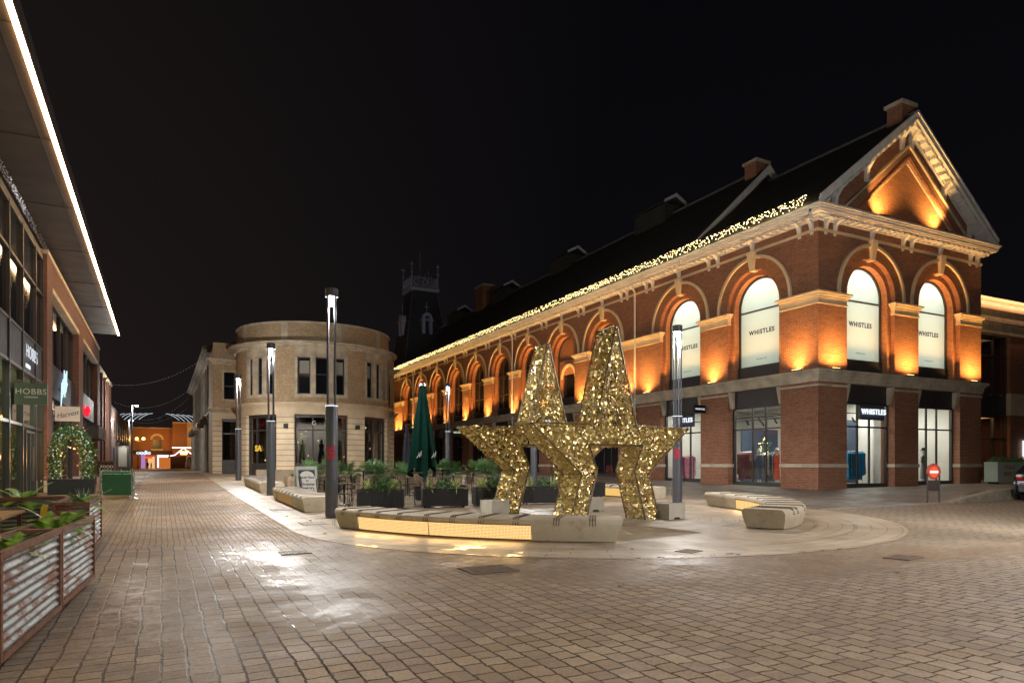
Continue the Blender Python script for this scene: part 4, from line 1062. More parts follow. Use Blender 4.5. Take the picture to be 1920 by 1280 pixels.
# canopy with LED line
cn = LP('canopy', MB().box(-7.5, -2.70, -10, 57.7, 11.05, 11.35), 'soffit')
b = MB(); b.box(-2.70, -2.67, -10, 57.75, 11.0, 11.42)
for y in fr(-6, 54, 6): b.box(-4.6, -2.71, y, y + .015, 11.035, 11.049)
b.box(-3.12, -3.105, -10, 57.7, 11.035, 11.049)
LP('canopy_edge', b, 'panel_dark', cn)
LP('led_strip', MB().box(-2.83, -2.715, -10, 57.6, 11.0, 11.034), 'led_warm', cn)
random.seed(9); b = MB()
for k in range(2600):
    y = random.uniform(2, 36.2); b.octa(-4.36 - random.random() * .05, y, 10.62 + random.random() * .36, .016)
tn = b.build('silver_tinsel', 'steel'); tag(tn, 'band of silver tinsel hung under the canopy above the shop glass', 'tinsel', kind='stuff')
# next, lower building and the dark row beyond
l2 = thing('lower_brick_building', 'lower brick terrace with pale coping past the end of the canopy', 'building', (-5, 70, 0))
def part(par, n, b, m):
    o = b.build(n, m); o.parent = par; o.matrix_parent_inverse = Matrix.Translation([-q for q in par.location]); return o
part(l2, 'main_wall', MB().box(-13, XL - .3, 62.21, 77, 0, 9.2), 'left_brick'); part(l2, 'coping', MB().box(-13, XL + .05, 62.21, 77.1, 9.2, 9.4), 'pale_stone')
for k in range(5): part(l2, 'brick_pier', MB().box(XL - .35, XL - .02, 62.4 + k * 3.4, 63.3 + k * 3.4, .5, 9.2), 'left_brick')
for k in range(4):
    y = 63.4 + k * 3.4; w_ = part(l2, 'window', MB().box(XL - .3, XL - .2, y, y + 2.3, 5.2, 8.5), 'frame_grey'); part(l2, 'pane', MB().box(XL - .199, XL - .19, y + .1, y + 2.2, 5.3, 8.4), 'dark_glass')
    part(l2, 'shopfront', MB().box(XL - .3, XL - .2, y, y + 2.3, 1, 4.4), 'panel_dark')
l3 = thing('dark_terrace', 'unlit dark terrace closing the left side of the street', 'building', (-6, 100, 0))
part(l3, 'main_wall', MB().box(-16, -4.9, 77.2, 142, 0, 8.0), 'dark_brick'); part(l3, 'roof', MB().prism([(-16, 8), (-10.5, 11), (-4.7, 8)], 77.2, 142, 'y'), 'slate')
for k in range(10):
    y = 80 + k * 6; w_ = part(l3, 'window', MB().box(-4.91, -4.85, y, y + 1.3, 4.8, 6.8), 'frame_grey'); part(l3, 'shopfront', MB().box(-4.91, -4.8, y - 1, y + 3, 1, 3.6), 'panel_dark')
part(l3, 'lit_window', MB().box(-4.84, -4.82, 121, 125, 1.6, 4.0), 'shop_violet')
# shop lettering on the left
inv = LI
def lt(*a, **k):
    o = text(*a, **k); o.parent = lb; o.matrix_parent_inverse = LI; return o
hs = thing('shop_name_sign', 'white lit HOBBS LONDON letters on the grey fascia over the glass door', 'sign', (-4.44, 32.1, 5.75))
text('HOBBS', .72, 'sign_white', MX((0, 0, .08), (0, 1, 0)), 'lettering', hs, .005, spacing=1.22, bold=-.012)
text('LONDON', .2, 'sign_white', MX((0, -.9, -.47), (0, 1, 0)), 'lettering', hs, .015)
hb = thing('hanging_sign', 'green HOBBS LONDON hanging sign trimmed with lights on top', 'sign', (-3.9, 28.0, 4.0))

simple('sign_green_paint', (.11, .15, .12), .5, var=.05)
MB().box(-.46, .46, -.05, .05, -.37, .36).build('sign_board', 'sign_green_paint', hb)
MB().box(-.58, -.46, -.02, .02, .1, .14).box(-.58, -.46, -.02, .02, -.2, -.17).build('bracket', 'black_metal', hb)
text('HOBBS', .27, 'board_white', MX((0, -.056, .06), (1, 0, 0)), 'lettering', hb, .002, spacing=1.08)
text('LONDON', .075, 'board_white', MX((0, -.056, -.12), (1, 0, 0)), 'lettering', hb, .002, spacing=1.2, bold=.003)
b = MB()
for k in range(44): b.octa(-.45 + k * .021, -.04 + (k % 3) * .03, .38 + random.random() * .12, .011)
b.build('tinsel', 'bulb_off', hb)
hb2 = thing('hanging_sign', 'cream hanging sign with slanted brown script beside the flower arch', 'sign', (-3.75, 36.6, 3.9))
MB().box(-.47, .47, -.05, .05, -.33, .33).build('sign_board', 'board_white', hb2)
MB().box(-.56, -.47, -.02, .02, .1, .14).build('bracket', 'black_metal', hb2)
text('Harvest', .27, 'ink', MX((0, -.056, -.02), (1, 0, .25), (-.25, 0, 1)), 'lettering', hb2, .002, shear=.35)
MB().tube([(-.3, -.056, -.2), (.32, -.056, -.02)], .008, 4).build('underline', 'ink', hb2)
b = MB()
for k in range(40): b.octa(-.45 + k * .023, -.03, .35 + random.random() * .1, .010)
b.build('tinsel', 'bulb_off', hb2)
def squiggle(pts, n, x, name, mat, lab, base, r=.02):
    s = thing(name, lab, 'neon sign', base); b = MB()
    P_ = []
    for i in range(len(pts) - 1):
        for k in range(4): t = k / 4; P_.append((0, pts[i][0] * (1 - t) + pts[i + 1][0] * t, pts[i][1] * (1 - t) + pts[i + 1][1] * t))
    P_.append((0,) + pts[-1]); b.tube(P_, r, 5); b.build('tube', mat, s); MB().box(-.1, -.04, min(p[0] for p in pts), max(p[0] for p in pts), -.05, .0).build('rail', 'black_metal', s); return s
squiggle([(-1.2, -.9), (-.9, .3), (-.7, -.4), (-.5, .5), (-.2, -.2), (0, 1.0), (.2, -.3), (.5, .9), (.7, 0), (1.0, 1.1), (.8, .2), (1.3, .5)], 4, XL, 'neon_sign', 'neon_white', 'white script neon sign above the cream hanging sign', (-4.36, 41.2, 5.35), .03)
squiggle([(-2.2, -.4), (-1.8, .1), (-1.5, -.4), (-1.0, .0), (-.6, -.5), (0, .2), (.4, -.4), (1.0, .3), (1.3, -.3), (1.8, .2), (2.3, .0)], 4, XL, 'neon_sign', 'neon_red', 'red script neon sign on the brick building further down the street', (-4.36, 53.0, 5.25), .04)
lamp('AREA', (-4.2, 53, 5.25), 3, (1, .04, .05), 3, (-5, 53, 5.25), sy=.4)
# awning box under the red sign
b = MB(); b.box(-4.5, -3.5, 50.2, 56.5, 3.3, 4.1); tag(b.build('awning_box', 'panel_dark'), 'dark shop awning box below the red neon sign', 'awning')

# ================================================================ FAR END OF THE STREET
fb = thing('far_brick_building', 'two storey orange lit brick building with a bright shopfront at the street end', 'building', (-2, 206, .75))
part(fb, 'main_wall', MB().box(-8.5, 2.6, 206, 214, 0, 11.4), 'orange_brick'); part(fb, 'coping', MB().box(-8.6, 2.6, 205.9, 214, 11.4, 11.6), 'stone')
part(fb, 'shop_fascia', MB().box(-8, 2.4, 205.7, 205.98, 4.6, 5.5), 'panel_dark')
part(fb, 'window_surround', MB().box(-2.4, .3, 205.85, 205.99, 5.55, 5.9).ring(-1.05, 8.4, 1.1, 1.6, 205.85, 205.99, n=12), 'pale_stone')
part(fb, 'window', MB().box(-2.1, 0, 205.9, 205.98, 5.9, 8.4), 'frame_grey')
part(fb, 'lit_shopfront', MB().box(-7.8, -6.8, 205.8, 205.98, .8, 4.2), 'shop_warm'); part(fb, 'lit_shopfront', MB().box(-3.2, -1.6, 205.8, 205.98, .8, 3.9), 'shop_warm')
part(fb, 'lit_shopfront', MB().box(-1.0, 1.7, 205.8, 205.98, 1.0, 4.3), 'shop_white')
part(fb, 'lit_shopfront', MB().box(-4.8, -3.8, 205.8, 205.98, .8, 4.4), 'shop_violet')
part(fb, 'lit_panel', MB().box(-3.9, -2.2, 205.6, 205.79, 3.4, 3.9), 'sign_red')
for t, x, z in (('oodio', -4.2, 4.9),): 
    o = text(t, 1.4, 'sign_white', MX((x, 205.6, z), (1, 0, 0)), 'shop_letters', fb, .05, bold=.06); o.matrix_parent_inverse = Matrix.Translation((2, -206, -.75))
fb2 = thing('tall_far_building', 'taller brown brick building with a pale strip at the street end', 'building', (6, 204, .75))
part(fb2, 'main_wall', MB().box(2.61, 14, 204, 214, 0, 12.8), 'orange_brick'); part(fb2, 'coping', MB().box(2.6, 14, 203.8, 214, 12.8, 13.1), 'pale_stone'); part(fb2, 'pale_pilaster', MB().box(6.1, 7.5, 203.85, 203.99, .5, 12.8), 'pale_stone')
hut = thing('christmas_hut', 'wooden market stall outlined by white light tubes at the street end', 'stall', (4.2, 196, .75))
part(hut, 'wall', MB().box(1.4, 8.2, 196, 199, .5, 3.8), 'dark_brick'); part(hut, 'roof', MB().prism([(2.9, 4.2), (5.0, 6.0), (7.3, 4.2)], 195.5, 199, 'y'), 'rust_frame')
part(hut, 'light_outline', MB().tube([(2.0, 195.4, 4.0), (3.0, 195.4, 4.2), (5.0, 195.4, 6.0), (7.2, 195.4, 4.2)], .10, 5).tube([(2.4, 195.4, 6.1), (9.5, 195.4, 6.1)], .12, 5), 'hut_line')
part(hut, 'stall_front', MB().box(-.6, 2.0, 195.7, 195.95, .8, 3.6), 'hut_orange'); part(hut, 'gable_sign', MB().box(4.3, 5.8, 195.3, 195.4, 4.4, 5.1), 'bulb_amber')
for x in (6.0, 7.6): 
    o = thing('white_tree', 'white artificial Christmas tree in front of the stall, %s' % ('nearer its middle' if x < 7 else 'at its right end'), 'tree', (x, 194.5, .75), group='white trees')
    MB().lathe([(.08, 0), (.08, .3)], n=6).build('trunk', 'frame_grey', o); MB().lathe([(.75, .3), (.5, 1.1), (.6, 1.15), (.36, 2.0), (.42, 2.05), (.1, 3.2), (0, 3.5)], n=8).build('crown', 'tree_white', o)
sl = thing('lantern_post', 'old street lantern post with glowing orange globes near the street end', 'street lamp', (-3.9, 146, .8))
MB().lathe([(.12, 0), (.10, .6), (.06, 1), (.05, 6.2)], n=8).build('post', 'black_metal', sl)
for x in (-1.1, -.2, .9):
    MB().tube([(0, 0, 5.4), (x, 0, 5.3), (x, 0, 5.5)], .03, 4).build('arm', 'black_metal', sl); MB().ball(x, 0, 5.75, .26, 8, 6).build('globe', 'sodium', sl)
lamp('POINT', (-3.9, 145, 6.5), 500, (1, .5, .12), .3); lamp('POINT', (-2, 199, 8), 420, (1, .5, .13), .4); lamp('POINT', (6, 196, 9), 260, (1, .5, .15), .4)
lamp('AREA', (-1, 203, 4), 200, (.9, .8, 1), 6, (-1, 190, 0))
# people far down the street
def person(x, y, lab, mats, h=1.7, rz=0, pose=0):
    me = bpy.data.meshes.new('person'); bm = bmesh.new()
    J = [(0, 0, .92), (0, 0, 1.15), (0, 0, 1.38), (0, 0, 1.48), (0, .02, 1.60), (0, .02, 1.70), (.17, 0, 1.40), (.24, .03, 1.12), (.25, -.06, .88), (-.17, 0, 1.40), (-.24, -.02, 1.12), (-.23, -.12, .90), (.09, 0, .86), (.12, -.03, .48), (.11, .10, .06), (.11, -.04, .03), (-.09, 0, .86), (-.11, .10, .48), (-.12, .16, .08), (-.12, .04, .03)]
    Rr = [.15, .14, .16, .06, .10, .08, .07, .055, .04, .07, .055, .04, .10, .07, .05, .045, .10, .07, .05, .045]
    E = [(0, 1), (1, 2), (2, 3), (3, 4), (4, 5), (2, 6), (6, 7), (7, 8), (2, 9), (9, 10), (10, 11), (0, 12), (12, 13), (13, 14), (14, 15), (0, 16), (16, 17), (17, 18), (18, 19)]
    vs = [bm.verts.new([c * h / 1.75 for c in j]) for j in J]
    for a, e in E: bm.edges.new((vs[a], vs[e]))
    bm.to_mesh(me); bm.free()
    o = bpy.data.objects.new('person', me); COL.objects.link(o); md = o.modifiers.new('skin', 'SKIN')
    for i, v in enumerate(me.skin_vertices[0].data): v.radius = (Rr[i], Rr[i]); v.use_root = (i == 0)
    o.modifiers.new('sub', 'SUBSURF').levels = 1
    me.materials.append(MATS[mats]); o.location = (x, y, G(x, y)); o.rotation_euler = (0, 0, rz)
    tag(o, lab, 'person'); return o
person(-2.9, 184, 'person in dark clothes standing before the bright shop at the street end', 'cloth_black')
person(-2.2, 187, 'person in a grey coat walking beside the person in dark clothes', 'cloth_grey', 1.55, 1.2)

# festoon strings and the white fan decoration over the street
random.seed(11)
def festoon(p, q, sag, n, lab, m='bulb_dim', r=.04):
    s = thing('festoon_string', lab, 'string lights', p, group='strings of small lights over the narrow street')
    d = Vector(q) - Vector(p)
    P_ = [tuple(d * t + Vector((0, 0, -4 * sag * t * (1 - t)))) for t in [i / n for i in range(n + 1)]]
    MB().tube(P_, .008, 3).build('cable', 'black_metal', s)
    for pt in P_[1:-1]: MB().octa(pt[0], pt[1], pt[2] - .05, r).build('bulb', m, s)
festoon((-4.2, 66, 8.4), (3.1, 62, 10.4), .9, 34, 'highest string of small white lights across the narrow street', r=.026)
festoon((-4.6, 84, 8.4), (3.1, 80, 10), 1.4, 30, 'second string of small lights across the street, below the highest one', r=.026)
festoon((-4.6, 98, 8.2), (3.1, 92, 10), 1.8, 28, 'third string of small lights, nearest above the fan decoration', r=.026)
festoon((-4.6, 112, 8.2), (3.1, 97, 9), 1.2, 28, 'lowest string of small lights, sagging behind the fan decoration', r=.026)
fan = thing('light_garland', 'white starburst light garland spanning the narrow street', 'decoration', (-.3, 120, 8.6))
for s_ in (-1, 1):
    for k in range(6):
        b = MB(); b.tube([(s_ * (.9 + k * .75 + t * 1.9), 0, 1.0 - k * .03 - t ** 1.8 * (1.0 + .12 * k)) for t in (0, .25, .5, .75, 1.0)], .030, 4)
        b.build('light_ray', 'bulb_cool', fan)
MB().tube([(-6, 0, 1.2), (-2, 0, .6), (2, 0, .6), (6, 0, 1.2)], .02, 4).build('cable', 'black_metal', fan)
MB().ball(0, 0, .3, .7, 10, 6).build('centre_ball', 'lead', fan)

# ================================================================ TOWER (dark, behind)
tw = thing('slate_tower', 'dark slate mansard tower crowned with iron cresting behind the hall', 'tower', (34.3, 97.8, 0))
cxp, cyp = 34.3, 97.8
def sq(h0, z0, h1, z1): return [(-h0, -h0, z0), (h0, -h0, z0), (h0, h0, z0), (-h0, h0, z0)], [(-h1, -h1, z1), (h1, -h1, z1), (h1, h1, z1), (-h1, h1, z1)]
MB().hexa(*sq(5.2, .5, 5.2, 13)).build('main_wall', 'dark_brick', tw)
b = MB(); b.hexa(*sq(3.9, 13.2, 3.35, 17)); b.hexa(*sq(3.35, 17, 1.85, 27.0)); b.build('roof', 'slate', tw)
b = MB()
for sx in (-1, 1):
    for sy_ in (-1, 1): b.tube([(sx * 3.36, sy_ * 3.36, 17), (sx * 1.87, sy_ * 1.87, 27.0)], .07, 4)
b.build('roof_hip', 'lead', tw)
simple('iron_pale', (.42, .41, .44), .6, var=.1)
b = MB(); b.box(-2.1, 2.1, -2.1, 2.1, 27.0, 27.25); b.box(-2.25, 2.25, -2.25, 2.25, 27.25, 27.4); b.build('platform', 'iron_pale', tw)
for ax in (0, 1):
    for s_ in (-1, 1):
        def W(u, z): return (u, s_ * 2.0, z) if ax == 0 else (s_ * 2.0, u, z)
        b = MB()
        for z in (27.7, 28.9): b.tube([W(-2, z), W(2, z)], .04, 4)
        for k in range(17): u = -2 + k * .25; b.tube([W(u, 27.4), W(u, 28.9 + (.35 if k % 4 == 0 else .12))], .028, 4)
        for k in range(3):
            c_ = -1.3 + k * 1.3; b.tube([W(c_ + .38 * cos(t * pi / 5), 28.3 + .38 * sin(t * pi / 5)) for t in range(11)], .05, 4)
        b.build('cresting_panel', 'iron_pale', tw)
for sx in (-1, 1):
    for sy_ in (-1, 1):
        b = MB(); x, y = sx * 2, sy_ * 2; b.tube([(x, y, 27.4), (x, y, 31.2)], [.09, .04], 5); b.box(x - .25, x + .25, y - .03, y + .03, 30.7, 30.8); b.box(x - .2, x + .2, y - .03, y + .03, 29.6, 29.7); b.build('finial', 'iron_pale', tw)
MB().tube([(.3, 1, 27.4), (.3, 1, 33.6)], .03, 4).build('flagpole', 'iron_pale', tw)
for ax in (0, 1):
    b = MB((lambda u, d, z: (u, -2.75 - d, z)) if ax == 0 else (lambda u, d, z: (-2.75 - d, u, z)))
    b.ring(0, 22.9, .35, .75, -.6, .4, n=10); b.box(-.75, -.35, -.6, .4, 20.6, 22.9); b.box(.35, .75, -.6, .4, 20.6, 22.9); b.box(-.95, .95, -.3, .5, 22.5, 22.7); b.tube([(0, 0, 23.6), (0, 0, 25.3)], .05, 4); b.box(-.3, .3, -.03, .03, 24.5, 24.6)
    b.build('dormer', 'iron_pale', tw)
lamp('SPOT', (14, 60, 12), 1500, (.8, .8, 1), .5, (34, 97, 26), 30, .8)

# ================================================================ RIGHT-HAND BUILDING
rb = thing('brick_annexe', 'newer brick building with glazing and a glowing roof edge beyond the hall', 'building', (44, 23.5, .6))
def RBP(n, b, m): return part(rb, n, b, m)
RBP('main_wall', MB().box(45.4, 62, 23.5, 40, 0, 9.3).box(37.95, 62, 26.5, 40, 0, 9.3), 'red_brick')
RBP('stone_band', MB().box(45.35, 62, 23.46, 24, 4.6, 5.9), 'pale_stone')
RBP('roof_cornice', MB().box(37.95, 62, 23.3, 40, 9.3, 9.9).box(37.95, 62, 23.05, 40, 9.9, 10.5), 'stone')
RBP('roof_edge', MB().box(37.95, 62, 22.8, 40, 10.5, 10.75).box(37.95, 62, 22.7, 40, 11.02, 11.14), 'pale_stone')
RBP('led_strip', MB().box(37.95, 62, 22.9, 22.98, 10.76, 10.80), 'led_soft')
RBP('roof_upstand', MB().box(37.95, 62, 23.1, 40, 10.75, 11.02), 'concrete')
b = MB()
for x in (38.6, 40.4, 42.2, 44.0, 45.3): b.box(x, x + .12, 23.7, 23.85, .5, 9.3)
for z in (.7, 3.1, 4.6, 5.6, 8.0): b.box(38, 45.3, 23.7, 23.85, z, z + .12)
b.box(38, 45.3, 23.75, 23.9, 4.7, 5.7)
RBP('glazed_screen', b, 'frame_grey')
RBP('pane', MB().box(38, 45.3, 23.78, 23.79, .7, 4.6), 'glass_smoke'); RBP('pane', MB().box(38, 45.3, 23.78, 23.79, 5.7, 9.3), 'glass_smoke')
RBP('interior_shelf', MB().box(38.2, 45, 26.2, 26.4, 1.2, 1.3).box(38.2, 45, 26.2, 26.4, 2.2, 2.3).box(38.2, 45, 26.2, 26.4, 3.2, 3.3), 'interior_wood')
random.seed(21); b = MB()
for k in range(60): x = random.uniform(38.3, 45); z = random.choice((1.3, 2.3, 3.3)); b.box(x, x + .12, 26.15, 26.3, z, z + random.uniform(.2, .5))
RBP('bottle_row', b, 'interior_amber')
lamp('AREA', (42, 25.2, 4.4), 70, (1, .55, .22), 4, (42, 25.2, 0)); lamp('AREA', (42, 25.2, 9), 12, (1, .6, .3), 4, (42, 25.2, 0))
lamp('AREA', (37, 16.5, 3.5), 10, (1, .8, .6), .5, (37, 19, 1)) if False else None
RBP('wall_light', MB().box(46.55, 46.85, 23.3, 23.42, 2.0, 3.1), 'sign_white')
lamp('AREA', (50, 22.5, 10.9), 60, (1, .5, .25), 20, (50, 23.6, 11.2), sy=.1)
# ================================================================ STREET FURNITURE
LPOS = []
def make_lamp(lab):
    t = thing('street_lamp', lab, 'street lamp', (0, 0, 0), group='grey column street lamps with four slim rods')
    MB().lathe([(.19, -.2), (.19, .02), (.165, .03), (.165, 2.9), (.16, 2.95)], n=20).build('column', 'lamp_metal', t, smooth=True)
    MB().lathe([(.168, 2.952), (.168, 2.975)], n=20).build('collar_light', 'bulb_cool', t)
    for k in range(4):
        a = radians(30 + 90 * k); x, y = .132 * cos(a), .132 * sin(a)
        MB().tube([(x, y, 2.9), (x, y, 5.85)], .028, 8).build('rod', 'rod_metal', t, smooth=True)
    MB().lathe([(.17, 5.85), (.17, 6.06), (.15, 6.08)], n=20).build('head', 'lamp_metal', t, smooth=True)
    MB().lathe([(.06, 5.62), (.10, 5.845)], n=14).build('luminaire', 'lamp_white', t)
    return t
L0 = make_lamp('nearest tall lamp post with a pink star sticker at the lit bench end')
spots = [((4.03, 18.56), None), ((3.91, 29.07), 'middle lamp post of the left row, between two stone benches'), ((3.96, 42.75), 'farthest lamp post of the left row, in front of the rounded building'),
         ((15.8, 18.62), 'grey lamp post with a pink sticker in front of the corner shop side window'), ((16.25, 29.7), 'lamp post half hidden behind the left golden star'), ((16.6, 42.0), 'lamp post behind the closed green parasol'),
         ((16.0, 6.2), 'lamp post standing right of the view at the plaza edge'), ((4.2, -4.5), 'lamp post standing behind the camera position'), ((16.0, -6.0), 'lamp post far to the right of the view')]
for i, ((x, y), lab) in enumerate(spots):
    o = L0 if i == 0 else dup(L0, (x, y, G(x, y)), 0, lab)
    o.location = (x, y, G(x, y)); z = G(x, y)
    lamp('SPOT', (x, y, z + 5.55), [360, 430, 400, 420, 400, 380, 360, 1150, 500][i], (1, .96, .91), .07, (x, y, z), 172, .3)
    if i in (0, 1, 2, 3, 6, 8): lamp('POINT', (x, y, z + 5.5), {0: 150, 1: 400, 2: 360, 3: 170, 6: 760, 8: 500}[i], (1, .97, .92), .07)
for (x, y, h, lab) in ((-2.35, 70.2, 6.0, 'taller looking single lamp post on the left of the narrow street'), (-3.4, 92, 6.0, 'farther single lamp post on the left of the narrow street')):
    o = thing('single_lamp_post', lab, 'street lamp', (x, y, G(x, y)), group='single lamp posts in the narrow street')
    MB().lathe([(.09, 0), (.06, h)], n=8).build('post', 'lamp_metal', o); MB().box(-.02, .55, -.06, .06, h - .05, h + .04).build('arm', 'lamp_metal', o); MB().box(.25, .5, -.07, .07, h - .09, h - .051).build('luminaire', 'lamp_white', o)
    lamp('POINT', (x + .4, y, G(x, y) + h - .25), 500, (.95, .95, .9), .06)
# pink stickers with a star
def star_pts(r, cx=0, cz=0, k=.42): return [(cx + (r if i % 2 == 0 else r * k) * sin(i * pi / 5), cz + (r if i % 2 == 0 else r * k) * cos(i * pi / 5)) for i in range(10)]
def sticker(x, y, z, az, lab, w=.62, h=.36):
    s = thing('sticker', lab, 'sticker', (x, y, z)); r = .171
    T = lambda u, d, q: ((r + d) * cos(az + u), (r + d) * sin(az + u), q)
    b = MB(T)
    for k in range(8): b.box(-w + 2 * w * k / 8, -w + 2 * w * (k + 1) / 8, 0, .004, -h / 2, h / 2)
    b.build('sheet', 'pink_sticker', s)
    b = MB(T); P_ = star_pts(.62, 0, .05, .45)
    pts = [(p * .55, .006, q * .155 + .05) for p, q in P_]; b.tube(pts + [pts[0]], .006, 4); b.build('star_emblem', 'pink_light', s)
    b = MB(T)
    for k in range(3): b.box(-.35, .35, .005, .008, -.09 - k * .03, -.08 - k * .03)
    b.build('small_print', 'pink_light', s)
sticker(4.03, 18.56, 1.93, radians(252), 'pink star sticker wrapped round the nearest lamp post')
sticker(15.8, 18.62, 2.0, radians(228), 'pink sticker on the lamp post in front of the side shop window')

# benches
def arcbench(cx_, cy_, r0, r1, a0, a1, side, panels, grooves, lab, matp='lit_perforated_panel', slant=.9):
    """side: 'o' panels on the outer face, 'i' on the inner; angles in degrees"""
    gx, gy = cx_ + (r0 + r1) / 2 * cos(radians((a0 + a1) / 2)), cy_ + (r0 + r1) / 2 * sin(radians((a0 + a1) / 2))
    base = (gx, gy, G(gx, gy)); t = thing('stone_bench', lab, 'bench', base); inv = Matrix.Translation([-q for q in base])
    def P(a, r, z): x, y = cx_ + r * cos(radians(a)), cy_ + r * sin(radians(a)); return (x, y, G(x, y) + z)
    H = .45
    def seg(name, a, e, recess, ea=0, ee=0, m='bench_stone'):
        n = max(2, int(abs(e - a) * radians(1) * r1 / .3)); b = MB()
        vs = []; fs = []
        ro, ri = (r1 - (recess if side == 'o' else 0)), (r0 + (recess if side == 'i' else 0))
        prof = [(ri + .07, 0.02), (ri + .02, .22), (ri, H - .10), (ri + .02, H - .04), (ri + .07, H), (ro - .07, H), (ro - .02, H - .04), (ro, H - .10), (ro - .02, .22), (ro - .07, .02)]
        if recess: prof = [(ri + .07, .03), (ri + .02, H - .1), (ri + .02, H - .03), (ri + .07, H - .001), (ro - .07, H - .001), (ro - .02, H - .03), (ro - .02, H - .1), (ro - .07, .03)]
        m_ = len(prof)
        for i in range(n + 1):
            f = i / n; 
            for r, z in prof:
                sh = (ea * (1 - z / H) if i == 0 else 0) - (ee * (1 - z / H) if i == n else 0)
                vs.append(P(a + (e - a) * f + sh, r, z))
        for i in range(n):
            for k in range(m_): fs.append((i * m_ + k, i * m_ + (k + 1) % m_, (i + 1) * m_ + (k + 1) % m_, (i + 1) * m_ + k))
        fs += [tuple(range(m_ - 1, -1, -1)), tuple(range(n * m_, (n + 1) * m_))]
        b.add(vs, fs); o = b.build(name, m, t, smooth=True); o.matrix_parent_inverse = inv; return o
    pa, pe = panels[0][0], panels[-1][1]
    lo, hi = min(pa, pe), max(pa, pe)
    seg('stone_end', a0, lo, 0, slant, 0); seg('stone_end', hi, a1, 0, 0, slant)
    seg('stone_body', lo, hi, .09)
    # seat slab over the lit part
    n = max(3, int((hi - lo) * radians(1) * r1 / .3)); b = MB(); vs = []; fs = []
    prof = [(r0 + .03, H - .13), (r0, H - .10), (r0 + .02, H - .03), (r0 + .07, H + .001), (r1 - .07, H + .001), (r1 - .02, H - .03), (r1, H - .10), (r1 - .03, H - .13)]; m_ = len(prof)
    for i in range(n + 1):
        for r, z in prof: vs.append(P(lo + (hi - lo) * i / n, r, z))
    for i in range(n):
        for k in range(m_): fs.append((i * m_ + k, i * m_ + (k + 1) % m_, (i + 1) * m_ + (k + 1) % m_, (i + 1) * m_ + k))
    fs += [tuple(range(m_ - 1, -1, -1)), tuple(range(n * m_, (n + 1) * m_))]
    b.add(vs, fs); o = b.build('seat_slab', 'bench_stone', t, smooth=True); o.matrix_parent_inverse = inv
    rp = r1 - .035 if side == 'o' else r0 + .035; sg_ = 1 if side == 'o' else -1
    for (a, e) in panels:
        n = max(3, int(abs(e - a) * radians(1) * r1 / .2)); b = MB(); vs = []; fs = []
        for i in range(n + 1):
            q = a + (e - a) * i / n; 
            sh0 = (2.2 if (i == n and e == pe) else -1.2 if (i == 0 and a == pa) else 0) * 9 / r1
            vs += [P(q, rp, .315), P(q + sh0, rp - sg_ * .035, .035)]
        for i in range(n): fs.append((2 * i, 2 * i + 1, 2 * i + 3, 2 * i + 2))
        b.add(vs, fs); o = b.build('lit_panel', matp, t, recalc=False); o.matrix_parent_inverse = inv
        b = MB()
        for z in (.035, .315): b.tube([P(a + (e - a) * i / n, rp - sg_ * (.035 if z < .1 else 0), z) for i in range(n + 1)], .009, 4)
        b.tube([P(a, rp, .315), P(a - (1.2 * 9 / r1 if a == pa else 0), rp - sg_ * .035, .035)], .009, 4); b.tube([P(e, rp, .315), P(e + (2.2 * 9 / r1 if e == pe else 0), rp - sg_ * .035, .035)], .009, 4)
        o = b.build('panel_frame', 'rust_frame', t); o.matrix_parent_inverse = inv
    b = MB()
    for q in grooves:
        for k in (-1, 0, 1):
            a = q + k * .32 * 9 / r1
            b.tube([P(a, r0 + .015, H - .09), P(a, r0 + .05, H - .008), P(a, r0 + .08, H + .003), P(a, r1 - .08, H + .003), P(a, r1 - .045, H - .008), P(a, r1 - .012, H - .08), P(a, r1 - .003, H - .13)], .011, 5)
    if grooves: o = b.build('groove', 'groove_dark', t); o.matrix_parent_inverse = inv
    if matp == 'lit_perforated_panel':
        for (a, e) in panels:
            q = (a + e) / 2; x, y, z = P(q, rp + sg_ * .12, .2); L_ = abs(e - a) * radians(1) * r1
            dx, dy = cos(radians(q)) * sg_, sin(radians(q)) * sg_
            lamp('AREA', (x, y, z), 3 * L_ / 2, (1, .62, .25), L_ * .9, (x + dx, y + dy, z - .25), sy=.2)
    return t
emit('star_glint', (1, .82, .5), 3.5)  # glow that stands in for glints on the star sequins
simple('groove_dark', (.09, .06, .04), .7)
arcbench(12.43, 18.57, 8.2, 9.19, 195.2, 239.4, 'o', [(201.2, 214.3), (214.3, 228.4)], [197.6, 201.5, 205.5, 209.5, 214, 218, 222, 226.5, 231.5, 235.8], 'long curved stone bench with a glowing panel on its front, before the golden stars')
def circ3(A, B, C):
    ax, ay = A; bx, by = B; cx_, cy_ = C; d = 2 * (ax * (by - cy_) + bx * (cy_ - ay) + cx_ * (ay - by))
    ux = ((ax * ax + ay * ay) * (by - cy_) + (bx * bx + by * by) * (cy_ - ay) + (cx_ * cx_ + cy_ * cy_) * (ay - by)) / d
    uy = ((ax * ax + ay * ay) * (cx_ - bx) + (bx * bx + by * by) * (ax - cx_) + (cx_ * cx_ + cy_ * cy_) * (bx - ax)) / d
    return ux, uy, hypot(ax - ux, ay - uy)
ux, uy, ur = circ3((11.8, 11.72), (14.75, 14.1), (15.6, 17.1))
aa = [math.degrees(atan2(y - uy, x - ux)) for x, y in ((11.8, 11.72), (15.6, 17.1), (14.5, 13.7), (15.35, 15.55))]
arcbench(ux, uy, ur, ur + 1.0, aa[0], aa[1], 'i', [(aa[2], aa[3])], [aa[0] + 5] + [aa[0] + (aa[1] - aa[0]) * (k + 1) / 9 for k in range(8)], 'short curved stone bench in front of the corner shop, with a shadowed near end', slant=1.2)
